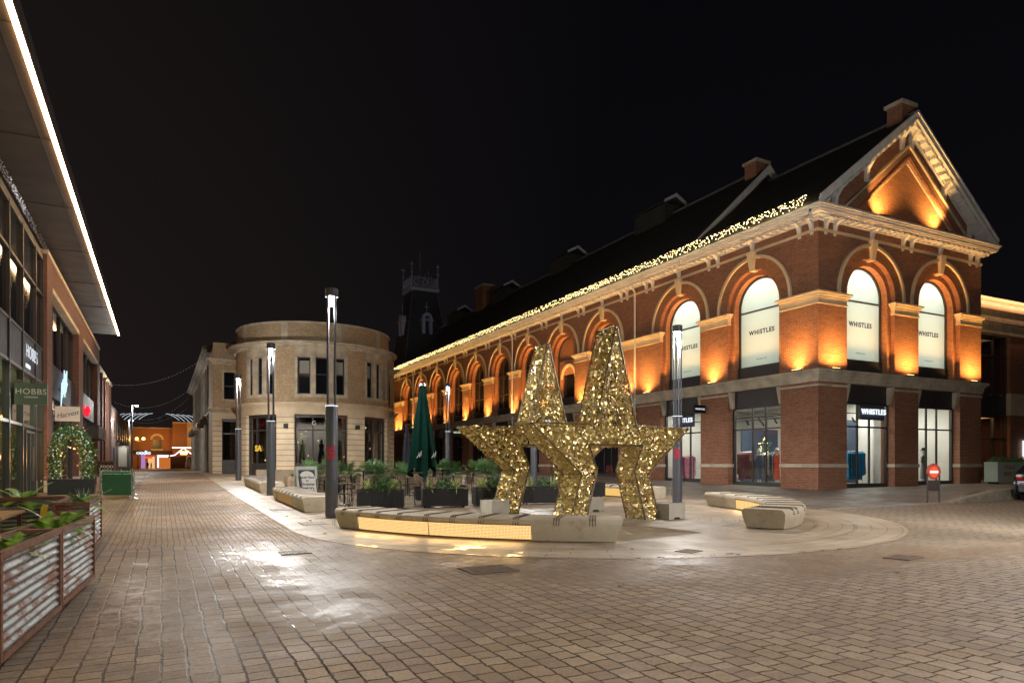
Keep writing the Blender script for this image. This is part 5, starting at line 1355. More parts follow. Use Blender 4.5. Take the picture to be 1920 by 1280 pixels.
def straightbench(x0, y0, x1, y1, wd, lab, lit, matp):
    base = (x0, y0, G(x0, y0)); t = thing('stone_bench', lab, 'bench', base); inv = Matrix.Translation([-q for q in base])
    d = Vector((x1 - x0, y1 - y0, 0)); L = d.length; d.normalize(); nrm = Vector((d.y, -d.x, 0))   # away from the street
    def P(s, o, z): p = Vector((x0, y0, 0)) + d * s + nrm * o; return (p.x, p.y, G(p.x, p.y) + z)
    def sec(name, s0, s1, rec, z1=.45, m='bench_stone'):
        prof = [(.07 + rec, .02), (.02 + rec, .2), (rec, .35), (.02 + rec, .41), (.07 + rec, z1), (wd - .07, z1), (wd, .38), (wd - .05, .02)]; m_ = len(prof); vs = []; n = max(1, int((s1 - s0) / .5)); fs = []
        for i in range(n + 1): vs += [P(s0 + (s1 - s0) * i / n, o, z) for o, z in prof]
        for i in range(n):
            for k in range(m_): fs.append((i * m_ + k, i * m_ + (k + 1) % m_, (i + 1) * m_ + (k + 1) % m_, (i + 1) * m_ + k))
        fs += [tuple(range(m_ - 1, -1, -1)), tuple(range(n * m_, (n + 1) * m_))]
        b = MB(); b.add(vs, fs); o = b.build(name, m, t, smooth=True); o.matrix_parent_inverse = inv
    la, le = lit
    sec('stone_end', 0, la, 0); sec('stone_end', le, L, 0); sec('stone_body', la, le, .07, .448)
    b = MB(); b.add([P(la, .035, .34), P(le, .035, .34), P(le, .065, .05), P(la, .065, .05)], [(0, 1, 2, 3)]); o = b.build('side_panel', matp, t); o.matrix_parent_inverse = inv
    b = MB(); prof = [(0, .36), (.02, .41), (.07, .451), (.3, .451), (.3, .36)]
    b.add([P(la, o, z) for o, z in prof] + [P(le, o, z) for o, z in prof], [(0, 1, 2, 3, 4), (9, 8, 7, 6, 5)] + [(i, (i + 1) % 5, 5 + (i + 1) % 5, 5 + i) for i in range(5)]); o = b.build('seat_slab', 'bench_stone', t); o.matrix_parent_inverse = inv
    b = MB(); n = int(L / .62)
    for i in range(n):
        for k in (-1, 0, 1): s = (i + .7) * L / n + k * .05; b.tube([P(s, .0, .34), P(s, .03, .43), P(s, .08, .455), P(s, wd - .08, .455), P(s, wd - .01, .38)], .010, 4)
    o = b.build('groove', 'groove_dark', t); o.matrix_parent_inverse = inv
    return t
straightbench(3.62, 26.5, 3.62, 20.36, -1.0, 'long straight stone bench between the two nearest left lamp posts', (.9, 3.9), 'bench_stone') if False else None
def sb(x, y0, y1, wd, lab, lit, matp): return straightbench(x, y0, x, y1, wd, lab, lit, matp)
sb(3.60, 20.36, 26.5, 1.05, 'straight stone bench with grooved top between the two nearest left lamp posts', (2.0, 5.2), 'lit_panel_dim')
sb(3.66, 30.6, 36.9, 1.0, 'farther straight stone bench before the rounded building', (2.0, 5.4), 'bench_stone')
straightbench(16.0, 19.9, 14.75, 23.6, -1.0, 'stone bench with a small glowing panel behind the right golden star', (1.2, 3.4), 'lit_panel_gold') if False else None
t = straightbench(15.85, 20.2, 14.95, 24.4, .95, 'stone bench with a small glowing panel behind the right golden star', (1.0, 3.0), 'lit_panel_gold')
lw = MB(); lw.box(4.9, 10.4, 42.2, 42.7, .55, 1.35); tag(lw.build('low_stone_wall', 'bench_stone', bevel=.02), 'low stone wall in front of the rounded building, beyond the far bench', 'wall')

# ---------------------------------------------------------------- golden stars
def make_star(lab, seed):
    random.seed(seed); D = .62
    t = thing('star_sculpture', lab, 'star decoration', (0, 0, 0), group='giant golden walk-through stars')
    half = [(.025, 4.86), (.68, 2.42), (2.6, 2.40), (1.115, 1.22), (1.5, 0), (1.0, 0), (.62, 1.30), (.89, 1.93)]
    loop = half + [(-x, z) for x, z in reversed(half)]
    hole = [(-.2, 2.42), (0, 2.88), (.2, 2.42)]
    panels = []
    for s in (-1, 1):
        panels += [[(s * .04, 4.84), (s * .68, 2.42), (s * .2, 2.42), (0, 2.88), (0, 4.84)], [(s * 2.6, 2.40), (0, 2.42), (0, 1.93), (s * .89, 1.93), (s * .62, 1.30), (s * 1.115, 1.22)], [(s * 1.115, 1.22), (s * .62, 1.30), (s * 1.0, 0), (s * 1.5, 0)]]
    def seqn(b, c, n, r):
        n = (n + Vector((random.gauss(0, .6), random.gauss(0, .6), random.gauss(0, .6)))).normalized(); a = n.orthogonal().normalized(); e = n.cross(a)
        o = len(b.v); k = 6
        for i in range(k): v = c + (a * cos(2 * pi * i / k) + e * sin(2 * pi * i / k)) * r; b.v.append(tuple(v))
        b.f.append(list(range(o, o + k))); b.mi.append(0)
    from mathutils.geometry import tessellate_polygon
    def scatter(poly3, dens, name, inner=True):
        b = MB(); tr = tessellate_polygon([[Vector(p) for p in poly3]])
        for ia, ib, ic in tr:
            A, B_, C_ = (Vector(poly3[i]) for i in (ia, ib, ic)); nn = (B_ - A).cross(C_ - A); ar = nn.length / 2
            if ar < 1e-5: continue
            nn.normalize()
            for _ in range(int(ar * dens + random.random())):
                u, v = random.random(), random.random()
                if u + v > 1: u, v = 1 - u, 1 - v
                seqn(b, A + (B_ - A) * u + (C_ - A) * v + nn * random.gauss(0, .018), nn, random.uniform(.024, .05))
        if b.f: b.build(name, 'gold_sequin', t, recalc=False)
    for y in (0, D):
        for p in panels:
            scatter([(x, y, z) for x, z in p], 360, 'sequin_panel')
    n = len(loop); b = MB()
    for i in range(n):
        (x0, z0), (x1, z1) = loop[i], loop[(i + 1) % n]
        if z0 == 0 and z1 == 0: continue
        scatter([(x0, 0, z0), (x1, 0, z1), (x1, D, z1), (x0, D, z0)], 350, 'sequin_side')
    b = MB()
    for k in range(420):
        p_ = random.choice(panels); i_ = random.randrange(len(p_)); q_, r_, w_ = p_[0], p_[i_], p_[(i_ + 1) % len(p_)]; u, v = random.random(), random.random()
        if u + v > 1: u, v = 1 - u, 1 - v
        b.octa(q_[0] + (r_[0] - q_[0]) * u + (w_[0] - q_[0]) * v, random.choice((-.03, -.03, D + .03)), q_[1] + (r_[1] - q_[1]) * u + (w_[1] - q_[1]) * v, .008)
    o = b.build('glint_scatter', 'star_glint', t); o['kind'] = 'stuff'  # glowing specks added over the sequins for their sparkle
    fr_ = MB()
    for y in (0, D):
        y_ = y + (-.035 if y == 0 else .035); fr_.tube([(x, y_, z) for x, z in loop] + [(loop[0][0], y_, loop[0][1])], .028, 4); fr_.tube([(x, y, z) for x, z in hole], .016, 4)
        for s in (-1, 1):
            fr_.tube([(s * .02, y, 4.8), (s * .43, y, 2.42), (s * .5, y, 1.93)], .013, 4); fr_.tube([(s * .89, y, 1.93), (s * 1.4, y, 2.42)], .013, 4); fr_.tube([(s * .86, y, 1.26), (s * 1.25, y, 0)], .013, 4); fr_.tube([(s * 2.6, y, 2.4), (s * .86, y, 1.26)], .012, 4)
            fr_.tube([(s * .3, y, 3.75), (-s * .3, y, 3.75)], .012, 4)
    for x, z in loop: fr_.tube([(x, 0, z), (x, D, z)], .018, 4)
    for s in (-1, 1):
        for f in (.25, .5, .75):
            fr_.tube([(s * (1.115 + .385 * f), 0, 1.22 * (1 - f)), (s * (1.115 + .385 * f), D, 1.22 * (1 - f))], .012, 4); fr_.tube([(s * (.62 + .38 * f), 0, 1.3 * (1 - f)), (s * (.62 + .38 * f), D, 1.3 * (1 - f))], .012, 4)
        fr_.box(s * 1.25 - .3, s * 1.25 + .3, -.03, D + .03, -.01, .012)
    fr_.build('frame', 'gold_frame', t)
    return t
s1 = make_star('nearer golden sequin star standing between the lit bench and the corner lamp post', 4)
s1.location = (10.05, 14.15, G(10.2, 14.4) - .02); s1.rotation_euler = (0, 0, radians(7))
s2 = make_star('golden sequin star behind the nearer one, its left arm reaching towards the parasol', 8)
s2.location = (10.0, 17.45, G(10.1, 17.6) - .0); s2.rotation_euler = (0, 0, radians(2))
def cube(x, y, rz, lab):
    t = thing('concrete_block', lab, 'ballast block', (x, y, G(x, y)), radians(rz), 'concrete ballast blocks beside the star feet')
    b = MB(); b.box(-.28, .28, -.28, -.06, 0, .4) if False else b.prism([(-.28, 0), (-.12, 0), (-.12, .07), (.12, .07), (.12, 0), (.28, 0), (.28, .4), (-.28, .4)], -.28, .28, 'y')
    b.build('block', 'concrete', t, bevel=.018); MB().tube([(-.04, 0, .4), (-.04, 0, .45), (0, 0, .48), (.04, 0, .45), (.04, 0, .4)], .008, 5).build('lifting_ring', 'steel', t)
cube(8.25, 17.35, 10, 'concrete block at the left foot of the farther star'); cube(11.3, 17.2, 5, 'concrete block at the right foot of the farther star'); cube(11.85, 14.3, 8, 'concrete block at the outer right foot of the nearer star')

# ---------------------------------------------------------------- plants
def blade(b, base, az, el, L, w, droop, n=4, twist=0):
    d = Vector((cos(az) * cos(el), sin(az) * cos(el), sin(el))); side = Vector((-sin(az), cos(az), 0)); o = len(b.v); p = Vector(base)
    for i in range(n + 1):
        t = i / n; ww = w * (1 - t) ** .7 * (.6 + .8 * t if t < .5 else 1); c = p + d * (L * t) + Vector((0, 0, -droop * L * t * t))
        b.v += [tuple(c - side * ww / 2), tuple(c + side * ww / 2)]
    for i in range(n): b.f.append([o + 2 * i, o + 2 * i + 1, o + 2 * i + 3, o + 2 * i + 2]); b.mi.append(0)
def yucca_mb(n=44, L=.5, w=.03):
    b = MB()
    for k in range(n): blade(b, (random.gauss(0, .02), random.gauss(0, .02), 0), random.uniform(0, 2 * pi), random.uniform(.15, 1.45), L * random.uniform(.7, 1.1), w, random.uniform(.1, .5))
    return b
def bush_mb(r=.25, h=.35, n=260, leaf=.035):
    b = MB()
    for k in range(n):
        u = random.uniform(0, 2 * pi); rr = r * sqrt(random.random()); z = h * random.random() * (1 - .5 * (rr / r) ** 2); 
        d = Vector((random.gauss(0, 1), random.gauss(0, 1), random.gauss(.4, 1))).normalized(); a = d.orthogonal().normalized(); e = d.cross(a); c = Vector((rr * cos(u), rr * sin(u), z)); o = len(b.v); s = leaf * random.uniform(.6, 1.2)
        b.v += [tuple(c - a * s), tuple(c + e * s * .45), tuple(c + a * s), tuple(c - e * s * .45)]; b.f.append([o, o + 1, o + 2, o + 3]); b.mi.append(0)
    return b
def fern_mb(n=14, L=.42):
    b = MB()
    for k in range(n):
        az = random.uniform(0, 2 * pi); el = random.uniform(.35, 1.2); l = L * random.uniform(.7, 1.15); dr = random.uniform(.3, .7)
        d = Vector((cos(az) * cos(el), sin(az) * cos(el), sin(el))); side = Vector((-sin(az), cos(az), 0)); m = 26
        for i in range(1, m):
            t = i / m; c = d * (l * t) + Vector((0, 0, -dr * l * t * t)); tan = (d + Vector((0, 0, -2 * dr * t))).normalized(); ll = .085 * sin(pi * min(1, t * .85 + .12)) * L / .42
            for s in (-1, 1):
                tip = c + side * s * ll + tan * ll * .35 + Vector((0, 0, -.01)); q = tan * .0065; o = len(b.v)
                b.v += [tuple(c - q), tuple(c + q), tuple(tip)]; b.f.append([o, o + 1, o + 2]); b.mi.append(0)
    return b
def palm_mb(n=16, L=.55):
    b = MB()
    for k in range(n):
        az = random.uniform(0, 2 * pi); el = random.uniform(.1, 1.3); st = L * random.uniform(.5, .9)
        d = Vector((cos(az) * cos(el), sin(az) * cos(el), sin(el))); c = d * st; side = Vector((-sin(az), cos(az), 0)); up = side.cross(d)
        blade(b, (0, 0, 0), az, el, st, .012, 0, 1)
        for j in range(13):
            a = (j - 6) / 6 * 1.35; dd = (d * cos(a) + side * sin(a)).normalized(); o = len(b.v); l = .36 * random.uniform(.8, 1.1) * (1 - .25 * abs(a) / 1.35); nn = dd.cross(up).normalized() * .012
            m_ = c + dd * l * .6; e_ = c + dd * l + Vector((0, 0, -.05))
            b.v += [tuple(c), tuple(m_ - nn), tuple(e_), tuple(m_ + nn)]; b.f.append([o, o + 1, o + 2, o + 3]); b.mi.append(0)
    return b
random.seed(31)
# black box planters with yuccas
BP = []
def box_planter(lab):
    t = thing('box_planter', lab, 'planter', (0, 0, 0), group='black box planters round the cafe seating')
    b = MB(); w_, d_, h = .68, .24, .60
    b.box(-w_, w_, -d_, -d_ + .03, .05, h); b.box(-w_, w_, d_ - .03, d_, .05, h); b.box(-w_, -w_ + .03, -d_ + .031, d_ - .031, .05, h); b.box(w_ - .03, w_, -d_ + .031, d_ - .031, .05, h); b.box(-w_ + .03, w_ - .03, -d_ + .03, d_ - .03, .05, .09)
    for k in range(13): x = -w_ + .05 + k * .107; b.box(x, x + .092, -d_ - .012, -d_ - .0005, .06, h - .01)
    b.build('box', 'planter_black', t); MB().box(-w_ + .032, w_ - .032, -d_ + .032, d_ - .032, .092, h - .04).build('soil', 'soil', t)
    for x in (-.6, .6):
        for y in (-.18, .18): MB().lathe([(.03, 0), (.03, .05)], x, y, 0, 8).build('caster', 'black_metal', t)
    return t
specs = [((6.0, 20.75), -32, 'black box planter with two yuccas, nearest the tall lamp post with the sticker'), ((7.9, 20.35), -14, 'black box planter with yuccas just right of the parasol pole'), ((9.65, 20.35), -8, 'black box planter partly behind the left foot of the farther star'),
         ((11.35, 20.15), -12, 'black box planter seen between the feet of the two stars'), ((14.3, 22.1), 0, 'black box planter with reddish grass right of the middle star feet')]
pl0 = box_planter('x')
for i, ((x, y), rz, lab) in enumerate(specs):
    o = pl0 if i == 0 else dup(pl0, (0, 0, 0)); o.location = (x, y, G(x, y)); o.rotation_euler = (0, 0, radians(rz)); o['label'] = lab
PLN = {}
def plant(kind, x, y, z, lab, sc=1.0, rz=None, group=None):
    if kind not in PLN:
        PLN[kind] = {'yucca': lambda: (yucca_mb(60, .5, .03), 'yucca'), 'bush': lambda: (bush_mb(.3, .34, 520), 'leaf_mid'), 'dark_bush': lambda: (bush_mb(.28, .42, 420, .045), 'leaf_dark'), 'fern': lambda: (fern_mb(), 'fern_green'),
                     'palm': lambda: (palm_mb(26, .62), 'leaf_mid'), 'red_cordyline': lambda: (yucca_mb(30, .55, .03), 'leaf_red'), 'grey_grass': lambda: (yucca_mb(120, .38, .009), 'leaf_grey'), 'grass_tuft': lambda: (yucca_mb(160, .34, .008), 'leaf_mid')}[kind]()
        b, m = PLN[kind]; o = b.build(kind, m, recalc=False); PLN[kind] = o.data; COL.objects.unlink(o); bpy.data.objects.remove(o)
    o = bpy.data.objects.new(kind, PLN[kind]); COL.objects.link(o); o.location = (x, y, z); o.scale = (sc,) * 3; o.rotation_euler = (0, 0, random.uniform(0, 6) if rz is None else rz)
    tag(o, lab, kind.replace('_', ' ').replace('yucca', 'yucca plant').replace('fern', 'fern'), group); return o
names = ['the planter nearest the stickered lamp post', 'the planter right of the parasol pole', 'the planter behind the farther star left foot', 'the planter between the star feet', 'the planter with reddish grass']
for i, ((x, y), rz, lab) in enumerate(specs):
    c, s = cos(radians(rz)), sin(radians(rz)); z = G(x, y) + .56
    for off, kd, w_ in ((-.42, 'yucca', 'left'), (.40, 'yucca', 'right')):
        if i == 4: kd = 'grey_grass' if off < 0 else 'red_cordyline'
        plant(kd, x + off * c, y + off * s, z, '%s %s at the %s end of %s' % ('pale striped' if kd == 'yucca' else 'spiky', kd.replace('_', ' '), w_, names[i]), 1.15 if i != 4 else .9)
    plant('bush' if i % 2 == 0 else 'dark_bush', x, y, z - .02, 'leafy green bush in the middle of ' + names[i], .95)
    if i in (0, 2): plant('dark_bush', x + .15 * c, y + .15 * s, z, 'dark upright bush in ' + names[i], 1.1)
# wooden tubs with fan palms
for k in range(12):
    t_ = k / 11; x = 5.35 + 8.0 * t_; y = 32.2 - 3.9 * t_ + (k % 2) * .5; z = G(x, y)
    if k == 0:
        tub = thing('wooden_tub', 'round wooden tub at the left end of the palm row', 'planter', (x, y, z), group='wooden tubs under the palms')
        MB().lathe([(.40, 0), (.46, .62), (.42, .62), (.40, .5)], n=18).build('staves', 'tub_wood', tub); MB().lathe([(.40, .5), (.40, .52)], n=14).build('soil', 'soil', tub)
    else: dup(tub, (x, y, z), 0, 'round wooden tub number %s of the palm row, counted from its left end' % ['', 'two', 'three', 'four', 'five', 'six', 'seven', 'eight', 'nine', 'ten', 'eleven', 'twelve'][k])
    if k == 0: plant('grass_tuft', x - .1, y, z + .55, 'grassy tuft in the leftmost wooden tub beside the white sign board', 1.1)
    else: plant('palm', x, y, z + .5, 'fan palm growing in wooden tub %s from the left of the row' % ['', 'two', 'three', 'four', 'five', 'six', 'seven', 'eight', 'nine', 'ten', 'eleven', 'twelve'][k], 1.15 + .1 * (k % 3), group='fan palms behind the cafe seating')
for x, y, kd, sc, lab in ((8.3, 23.6, 'red_cordyline', .9, 'red cordyline left of the parasol pole'), (9.3, 22.9, 'yucca', 1.1, 'yucca right of the parasol pole, behind the tables'), (10.3, 22.6, 'yucca', 1.1, 'yucca left of the farther star leg, in the back row'), (10.0, 24.2, 'red_cordyline', .7, 'small red cordyline behind the yuccas'),
                      (12.5, 22.4, 'grey_grass', 1.2, 'grey grass clump between the star feet'), (13.4, 22.6, 'dark_bush', 1.3, 'dark bush right of the grey grass between the stars'), (12.0, 23.5, 'yucca', 1.2, 'tall yucca seen between the star legs')):
    o = thing('plant_pot', 'dark round pot holding the ' + lab.split(' ', 0)[0], 'plant pot', (x, y, G(x, y)))
    MB().lathe([(.2, 0), (.27, .5), (.24, .5), (.22, .42)], n=14).build('pot', 'planter_black', o); MB().lathe([(.22, .40), (.22, .43)], n=12).build('soil', 'soil', o)
    plant(kd, x, y, G(x, y) + .42, lab, sc)

# ---------------------------------------------------------------- cafe tables, chairs, parasols
def cafe_table(x, y, h, r, lab):
    t = thing('cafe_table', lab, 'table', (x, y, G(x, y))); MB().lathe([(r, h - .025), (r, h)], n=22).build('table_top', 'frame_light', t); MB().lathe([(.03, .03), (.03, h - .026)], n=8).build('pedestal', 'black_metal', t)
    b = MB()
    for k in range(3): a = k * 2.1 + .4; b.tube([(0, 0, .08), (.28 * cos(a), .28 * sin(a), .02)], .02, 5)
    b.build('foot', 'black_metal', t)
def make_chair(m, lab, group):
    t = thing('cafe_chair', lab, 'chair', (0, 0, 0), group=group); b = MB()
    for k in range(7): b.box(-.19 + k * .058, -.155 + k * .058, -.2, .2, .44, .452)
    b.tube([(-.21, -.2, .445), (.21, -.2, .445), (.21, .2, .445), (-.21, .2, .445), (-.21, -.2, .445)], .011, 5); b.build('seat', m, t)
    b = MB(); b.tube([(-.2, .2, .44), (-.2, .25, .8), (-.12, .27, .87), (.12, .27, .87), (.2, .25, .8), (.2, .2, .44)], .012, 5)
    for k in range(5): b.tube([(-.12 + .06 * k, .21, .45), (-.12 + .06 * k, .265, .86)], .006, 4)
    for z in (.58, .7): b.tube([(-.2, .22 + (z - .44) * .14, z), (.2, .22 + (z - .44) * .14, z)], .006, 4)
    b.build('backrest', m, t)
    for sx in (-1, 1):
        for sy_ in (-1, 1): MB().tube([(sx * .2, sy_ * .19, .44), (sx * .22, sy_ * .23, 0)], .010, 5).build('leg', m, t)
    return t
TBL = [((5.2, 22.1), .74, .32, 'low round table behind the nearest tall lamp post'), ((6.4, 24.3), 1.08, .34, 'tall round table between the lamp post and the parasol'), ((9.9, 25.6), 1.08, .34, 'tall round table behind the second box planter'), ((6.3, 27.8), .74, .32, 'round table near the white sign board'), ((8.6, 26.0), .74, .32, 'low round table at the back of the seating'), ((11.8, 25.4), .74, .32, 'low table behind the star legs')]
for (x, y), h, r, lab in TBL: cafe_table(x, y, h, r, lab)
ch0 = make_chair('black_metal', 'x', 'wire chairs round the cafe tables')
TBL += [((7.4, 26.6), .74, .30, 'small table in the centre of the seating'), ((5.3, 25.6), .74, .30, 'low table beside the long stone bench'), ((11.0, 27.2), .74, .32, 'rear table before the palms')]
for (x, y), h, r, lab in TBL[6:]: cafe_table(x, y, h, r, lab)
where = {6: 'the small table mid seating', 7: 'the low table by the long bench', 8: 'the rear table before the palms', 0: 'the low table behind the tall lamp post', 1: 'the tall table left of the parasol', 2: 'the tall table behind the second planter', 3: 'the table near the white sign board', 4: 'the low table at the back', 5: 'the low table behind the star legs'}
first = True
for i, ((x, y), h, r, lab) in enumerate(TBL):
    for j, a in enumerate(([20, 140, 250] if i != 2 else [10, 190]) + ([320] if i in (0, 4) else [])):
        a_ = radians(a + i * 23); px, py = x + .62 * cos(a_), y + .62 * sin(a_)
        side = ['near', 'far', 'inner', 'outer'][j]
        lb_ = 'black wire chair, %s side of %s' % (side, where[i])
        o = ch0 if first else dup(ch0, (0, 0, 0)); first = False; o.location = (px, py, G(px, py)); o.rotation_euler = (0, 0, a_ - pi / 2); o['label'] = lb_
for x, y, rz, w_ in ((7.05, 21.3, 1.2, 'just left of the parasol pole'), (8.8, 21.6, .4, 'behind the second box planter'), (10.5, 21.3, 2.4, 'right of the third box planter'), (12.9, 21.2, .2, 'right of the middle star feet'), (6.9, 22.9, 3.3, 'behind the first box planter')):
    dup(ch0, (x, y, G(x, y)), rz, 'black wire chair standing ' + w_)
rc = make_chair('red_chair_paint' if False else 'red_ink', 'red wire chair left of the small table by the hall door', 'red chairs by the hall')
rc.location = (23.8, 32.6, PV(23.8, 32.6)); rc.rotation_euler = (0, 0, 1.2)
dup(rc, (24.7, 31.6, PV(24.7, 31.6)), 4.0, 'red wire chair right of the small table by the hall door'); dup(rc, (24.0, 34.2, PV(24, 34.2)), 2.0, 'red wire chair farther back by the hall door')
t = thing('bistro_table', 'small red table between red chairs by the hall door', 'table', (24.4, 32.6, PV(24.4, 32.6))); MB().lathe([(.3, .71), (.3, .73)], n=18).build('table_top', 'red_ink', t); MB().lathe([(.02, 0), (.02, .71)], n=6).build('pedestal', 'red_ink', t)
def parasol(x, y, top, bot, rt, rb_, m, lab, table=True, script=True):
    z0 = G(x, y); t = thing('parasol', lab, 'parasol', (x, y, z0)); MB().lathe([(.30, 0), (.30, .05), (.06, .09), (.035, .1), (.035, top - .1)], n=14).build('pole', 'steel', t, smooth=True)
    b = MB(); n = 64; rows = 22; vs = []
    for i in range(rows + 1):
        f = i / rows
        for k in range(n):
            a = 2 * pi * k / n; lobe = .5 + .5 * cos(8 * a + .6 * sin(3 * f + a)); r = (rt + (rb_ - rt) * f ** .8) * (.62 + .38 * lobe * (0.3 + .7 * f)) * (1 + .07 * sin(5 * a + 4 * f))
            zz = top - (top - bot) * f - (.34 * (.5 + .5 * cos(4 * a + 1.1)) * max(0, f - .72) / .28)
            if f > .90: r *= 1 - (f - .9) * .4
            vs.append((r * cos(a), r * sin(a), zz))
    b.add(vs, [(i * n + k, i * n + (k + 1) % n, (i + 1) * n + (k + 1) % n, (i + 1) * n + k) for i in range(rows) for k in range(n)] + [tuple(range(n))]); b.build('canopy', m, t, smooth=True)
    MB().lathe([(rt * 1.15, top - .04), (rt * 1.1, top + .03), (.03, top + .1)], n=12).build('cap', 'steel' if script else m, t, smooth=True)
    if script:
        for sx in (-.30, .18):
            b = MB(); R_ = .42
            pts = [(sx + .02 * k + .03 * sin(k * 2.2), -.36 + abs(sx) * .12 - .012 * 0, 1.55 + .07 * sin(k * 2.9) + .02 * k) for k in range(9)]
            b.tube(pts, .011, 4); b.build('script_lettering', 'board_white', t)
parasol(7.36, 20.8, 3.86, 1.28, .10, .50, 'parasol_green', 'closed dark green parasol with white script over the tall table')
parasol(12.7, 38.6, 3.2, .9, .10, .30, 'parasol_dark', 'closed dark parasol far behind, left of the lamp by the hall', script=False)
t = thing('parasol_table', 'tall round table around the green parasol pole', 'table', (7.36, 20.8, G(7.36, 20.8)))
MB().lathe([(.38, 1.07), (.38, 1.10)], n=22).build('table_top', 'frame_light', t)
MB().tube([(.12, .1, 1.07), (.12, .1, .02)], .03, 8).build('pedestal', 'lamp_metal', t)

# A-board
ab = thing('sign_board', 'white A-board reading Book Now for Christmas among the cafe planters', 'sign', (5.15, 28.4, G(5.15, 28.4)), radians(8))
simple('leaf_trim', (.05, .07, .06), .8, var=.4, scale=20)
for s, nm in ((1, 'front_panel'), (-1, 'rear_panel')):
    T = (lambda u, d, z: (u, -.28 - d + z * .24, z)) if s > 0 else (lambda u, d, z: (u, .28 + d - z * .24, z))
    o = MB(T).box(-.43, .43, 0, .03, .02, 1.16).build(nm, 'board_grey', ab)
    if s > 0:
        MB(T).box(-.33, .33, .031, .034, .76, 1.02).build('poster', 'leaf_trim', o); MB(T).box(-.33, .33, .031, .034, .12, .7599).build('poster', 'board_white', o); b = MB(T); b.prism([(-.29, .12), (-.29, .78), (-.26, .86), (-.18, .93), (-.06, .97), (.06, .97), (.18, .93), (.26, .86), (.29, .78), (.29, .12)], .035, .038, 'y'); b.build('poster_panel', 'board_white', o)
        up = Vector((0, .24, 1)).normalized()
        for tx, z, sz in (('Book Now', .72, .135), ('for', .585, .085), ('Christmas', .45, .135), ('tables and menus inside', .31, .045)):
            text(tx, sz, 'ink', MX((0, -.28 - .041 + z * .24, z), (1, 0, 0), up), 'lettering', o, .001, bold=.004)
for o_ in ((.30, -.22), (-.36, -.2)): pass

# totem
tt = thing('information_totem', 'small arched totem with a glowing red and white roundel at the footway edge', 'sign', (23.45, 14.53, G(23.45, 14.53)), radians(-28))
b = MB(); b.tube([(-.2, 0, 0), (-.2, 0, 1.0)], .028, 6); b.build('post', 'panel_dark', tt); MB().tube([(.2, 0, 0), (.2, 0, 1.0)], .028, 6).build('post', 'panel_dark', tt)
b = MB(); b.ring(0, 1.08, .20, .235, -.035, .035, a0=-.3, a1=pi + .3, n=20); b.build('arch_frame', 'red_ink', tt)
MB().box(-.2, .2, -.02, .02, .42, .78).build('lower_panel', 'panel_dark', tt)
b = MB(); b.prism([(.2 * cos(a * pi / 14), 1.08 + .27 * sin(a * pi / 14)) for a in range(28)], -.03, .01, 'y'); b.build('roundel', 'red_ink', tt)
b = MB(); b.prism([(.135 * cos(a * pi / 14), 1.06 + .185 * sin(a * pi / 14)) for a in range(28)], -.04, -.031, 'y'); b.build('glowing_disc', 'sign_red', tt)
MB().box(-.14, .14, -.05, -.041, 1.02, 1.10).build('white_bar', 'sign_white', tt)
lamp('POINT', (23.2, 14.2, G(23, 14) + 1.1), 2, (1, .35, .2), .12)
lamp('SPOT', (23.6, 14.75, G(23, 14) + .9), 40, (.5, .62, 1), .05, (20.4, 15.1, .3), 60, .7)

# green planter with lettering, on the raised footway
gx0, gy0 = 35.45, 18.9; z0 = PV(36, 19)
gp_ = thing('lettered_planter', 'pale green planter box with red lettering beyond the granite wall', 'planter', (gx0, gy0, z0))
b = MB(); b.box(0, 3.2, 0, .04, .1, 1.05); b.box(0, 3.2, .56, .6, .1, 1.05); b.box(0, .04, .041, .559, .1, 1.05); b.box(3.16, 3.2, .041, .559, .1, 1.05); b.box(.04, 3.16, .04, .56, .1, .9)
for k in range(22): b.box(.005 + k * .145, .135 + k * .145, -.012, -.001, .1, 1.05)
b.build('box', 'sage_paint', gp_); MB().box(.1, .3, .1, .5, 0, .1).build('foot', 'black_metal', gp_); MB().box(2.9, 3.1, .1, .5, 0, .1).build('foot', 'black_metal', gp_)
text('LOCaL B', .26, 'red_ink', MX((.95, -.016, .80), (1, 0, 0)), 'lettering', gp_, .002, bold=.008); text('MILKS', .26, 'red_ink', MX((.83, -.016, .48), (1, 0, 0)), 'lettering', gp_, .002, bold=.008)
for k in range(5): plant('dark_bush', gx0 + .3 + k * .62, gy0 + .3, z0 + .92, 'dark shrub number %s from the left in the green planter' % ['one', 'two', 'three', 'four', 'five'][k], 1.0, group='shrubs in the green planter')

# parked car (only its tail reaches into the picture)
car = thing('parked_car', 'dark grey parked car at the right edge beside the granite wall', 'car', (27.0, 13.0, G(27, 13)))
prof = [(.02, .32), (.0, .55), (.05, .80), (.16, .98), (.42, 1.30), (.62, 1.42), (1.4, 1.47), (2.3, 1.43), (3.05, 1.0), (3.95, .86), (4.15, .62), (4.15, .30)]
vs = []; W_ = [.0, .62, .80, .86]; 
def cy_(z): return .84 if z < .95 else .84 - (z - .95) * .42
sl_ = []
for s in (-1, 1):
    sl_ += [(x, s * cy_(z), z) for x, z in prof]
n = len(prof); fs = [tuple(range(n)), tuple(range(2 * n - 1, n - 1, -1))] + [(i, (i + 1) % n, n + (i + 1) % n, n + i) for i in range(n)]
MB().add(sl_, fs).build('body', 'car_paint', car, bevel=.07, smooth=True)
MB().add([(.215, -.6, 1.06), (.215, .6, 1.06), (.47, .5, 1.36), (.47, -.5, 1.36)], [(0, 1, 2, 3)]).build('rear_window', 'dark_glass', car, recalc=False)
car.children
simple('light_lens', (.7, .65, .65), .1, **{'Coat Weight': 1.0}); simple('lens_red', (.4, .01, .01), .15)
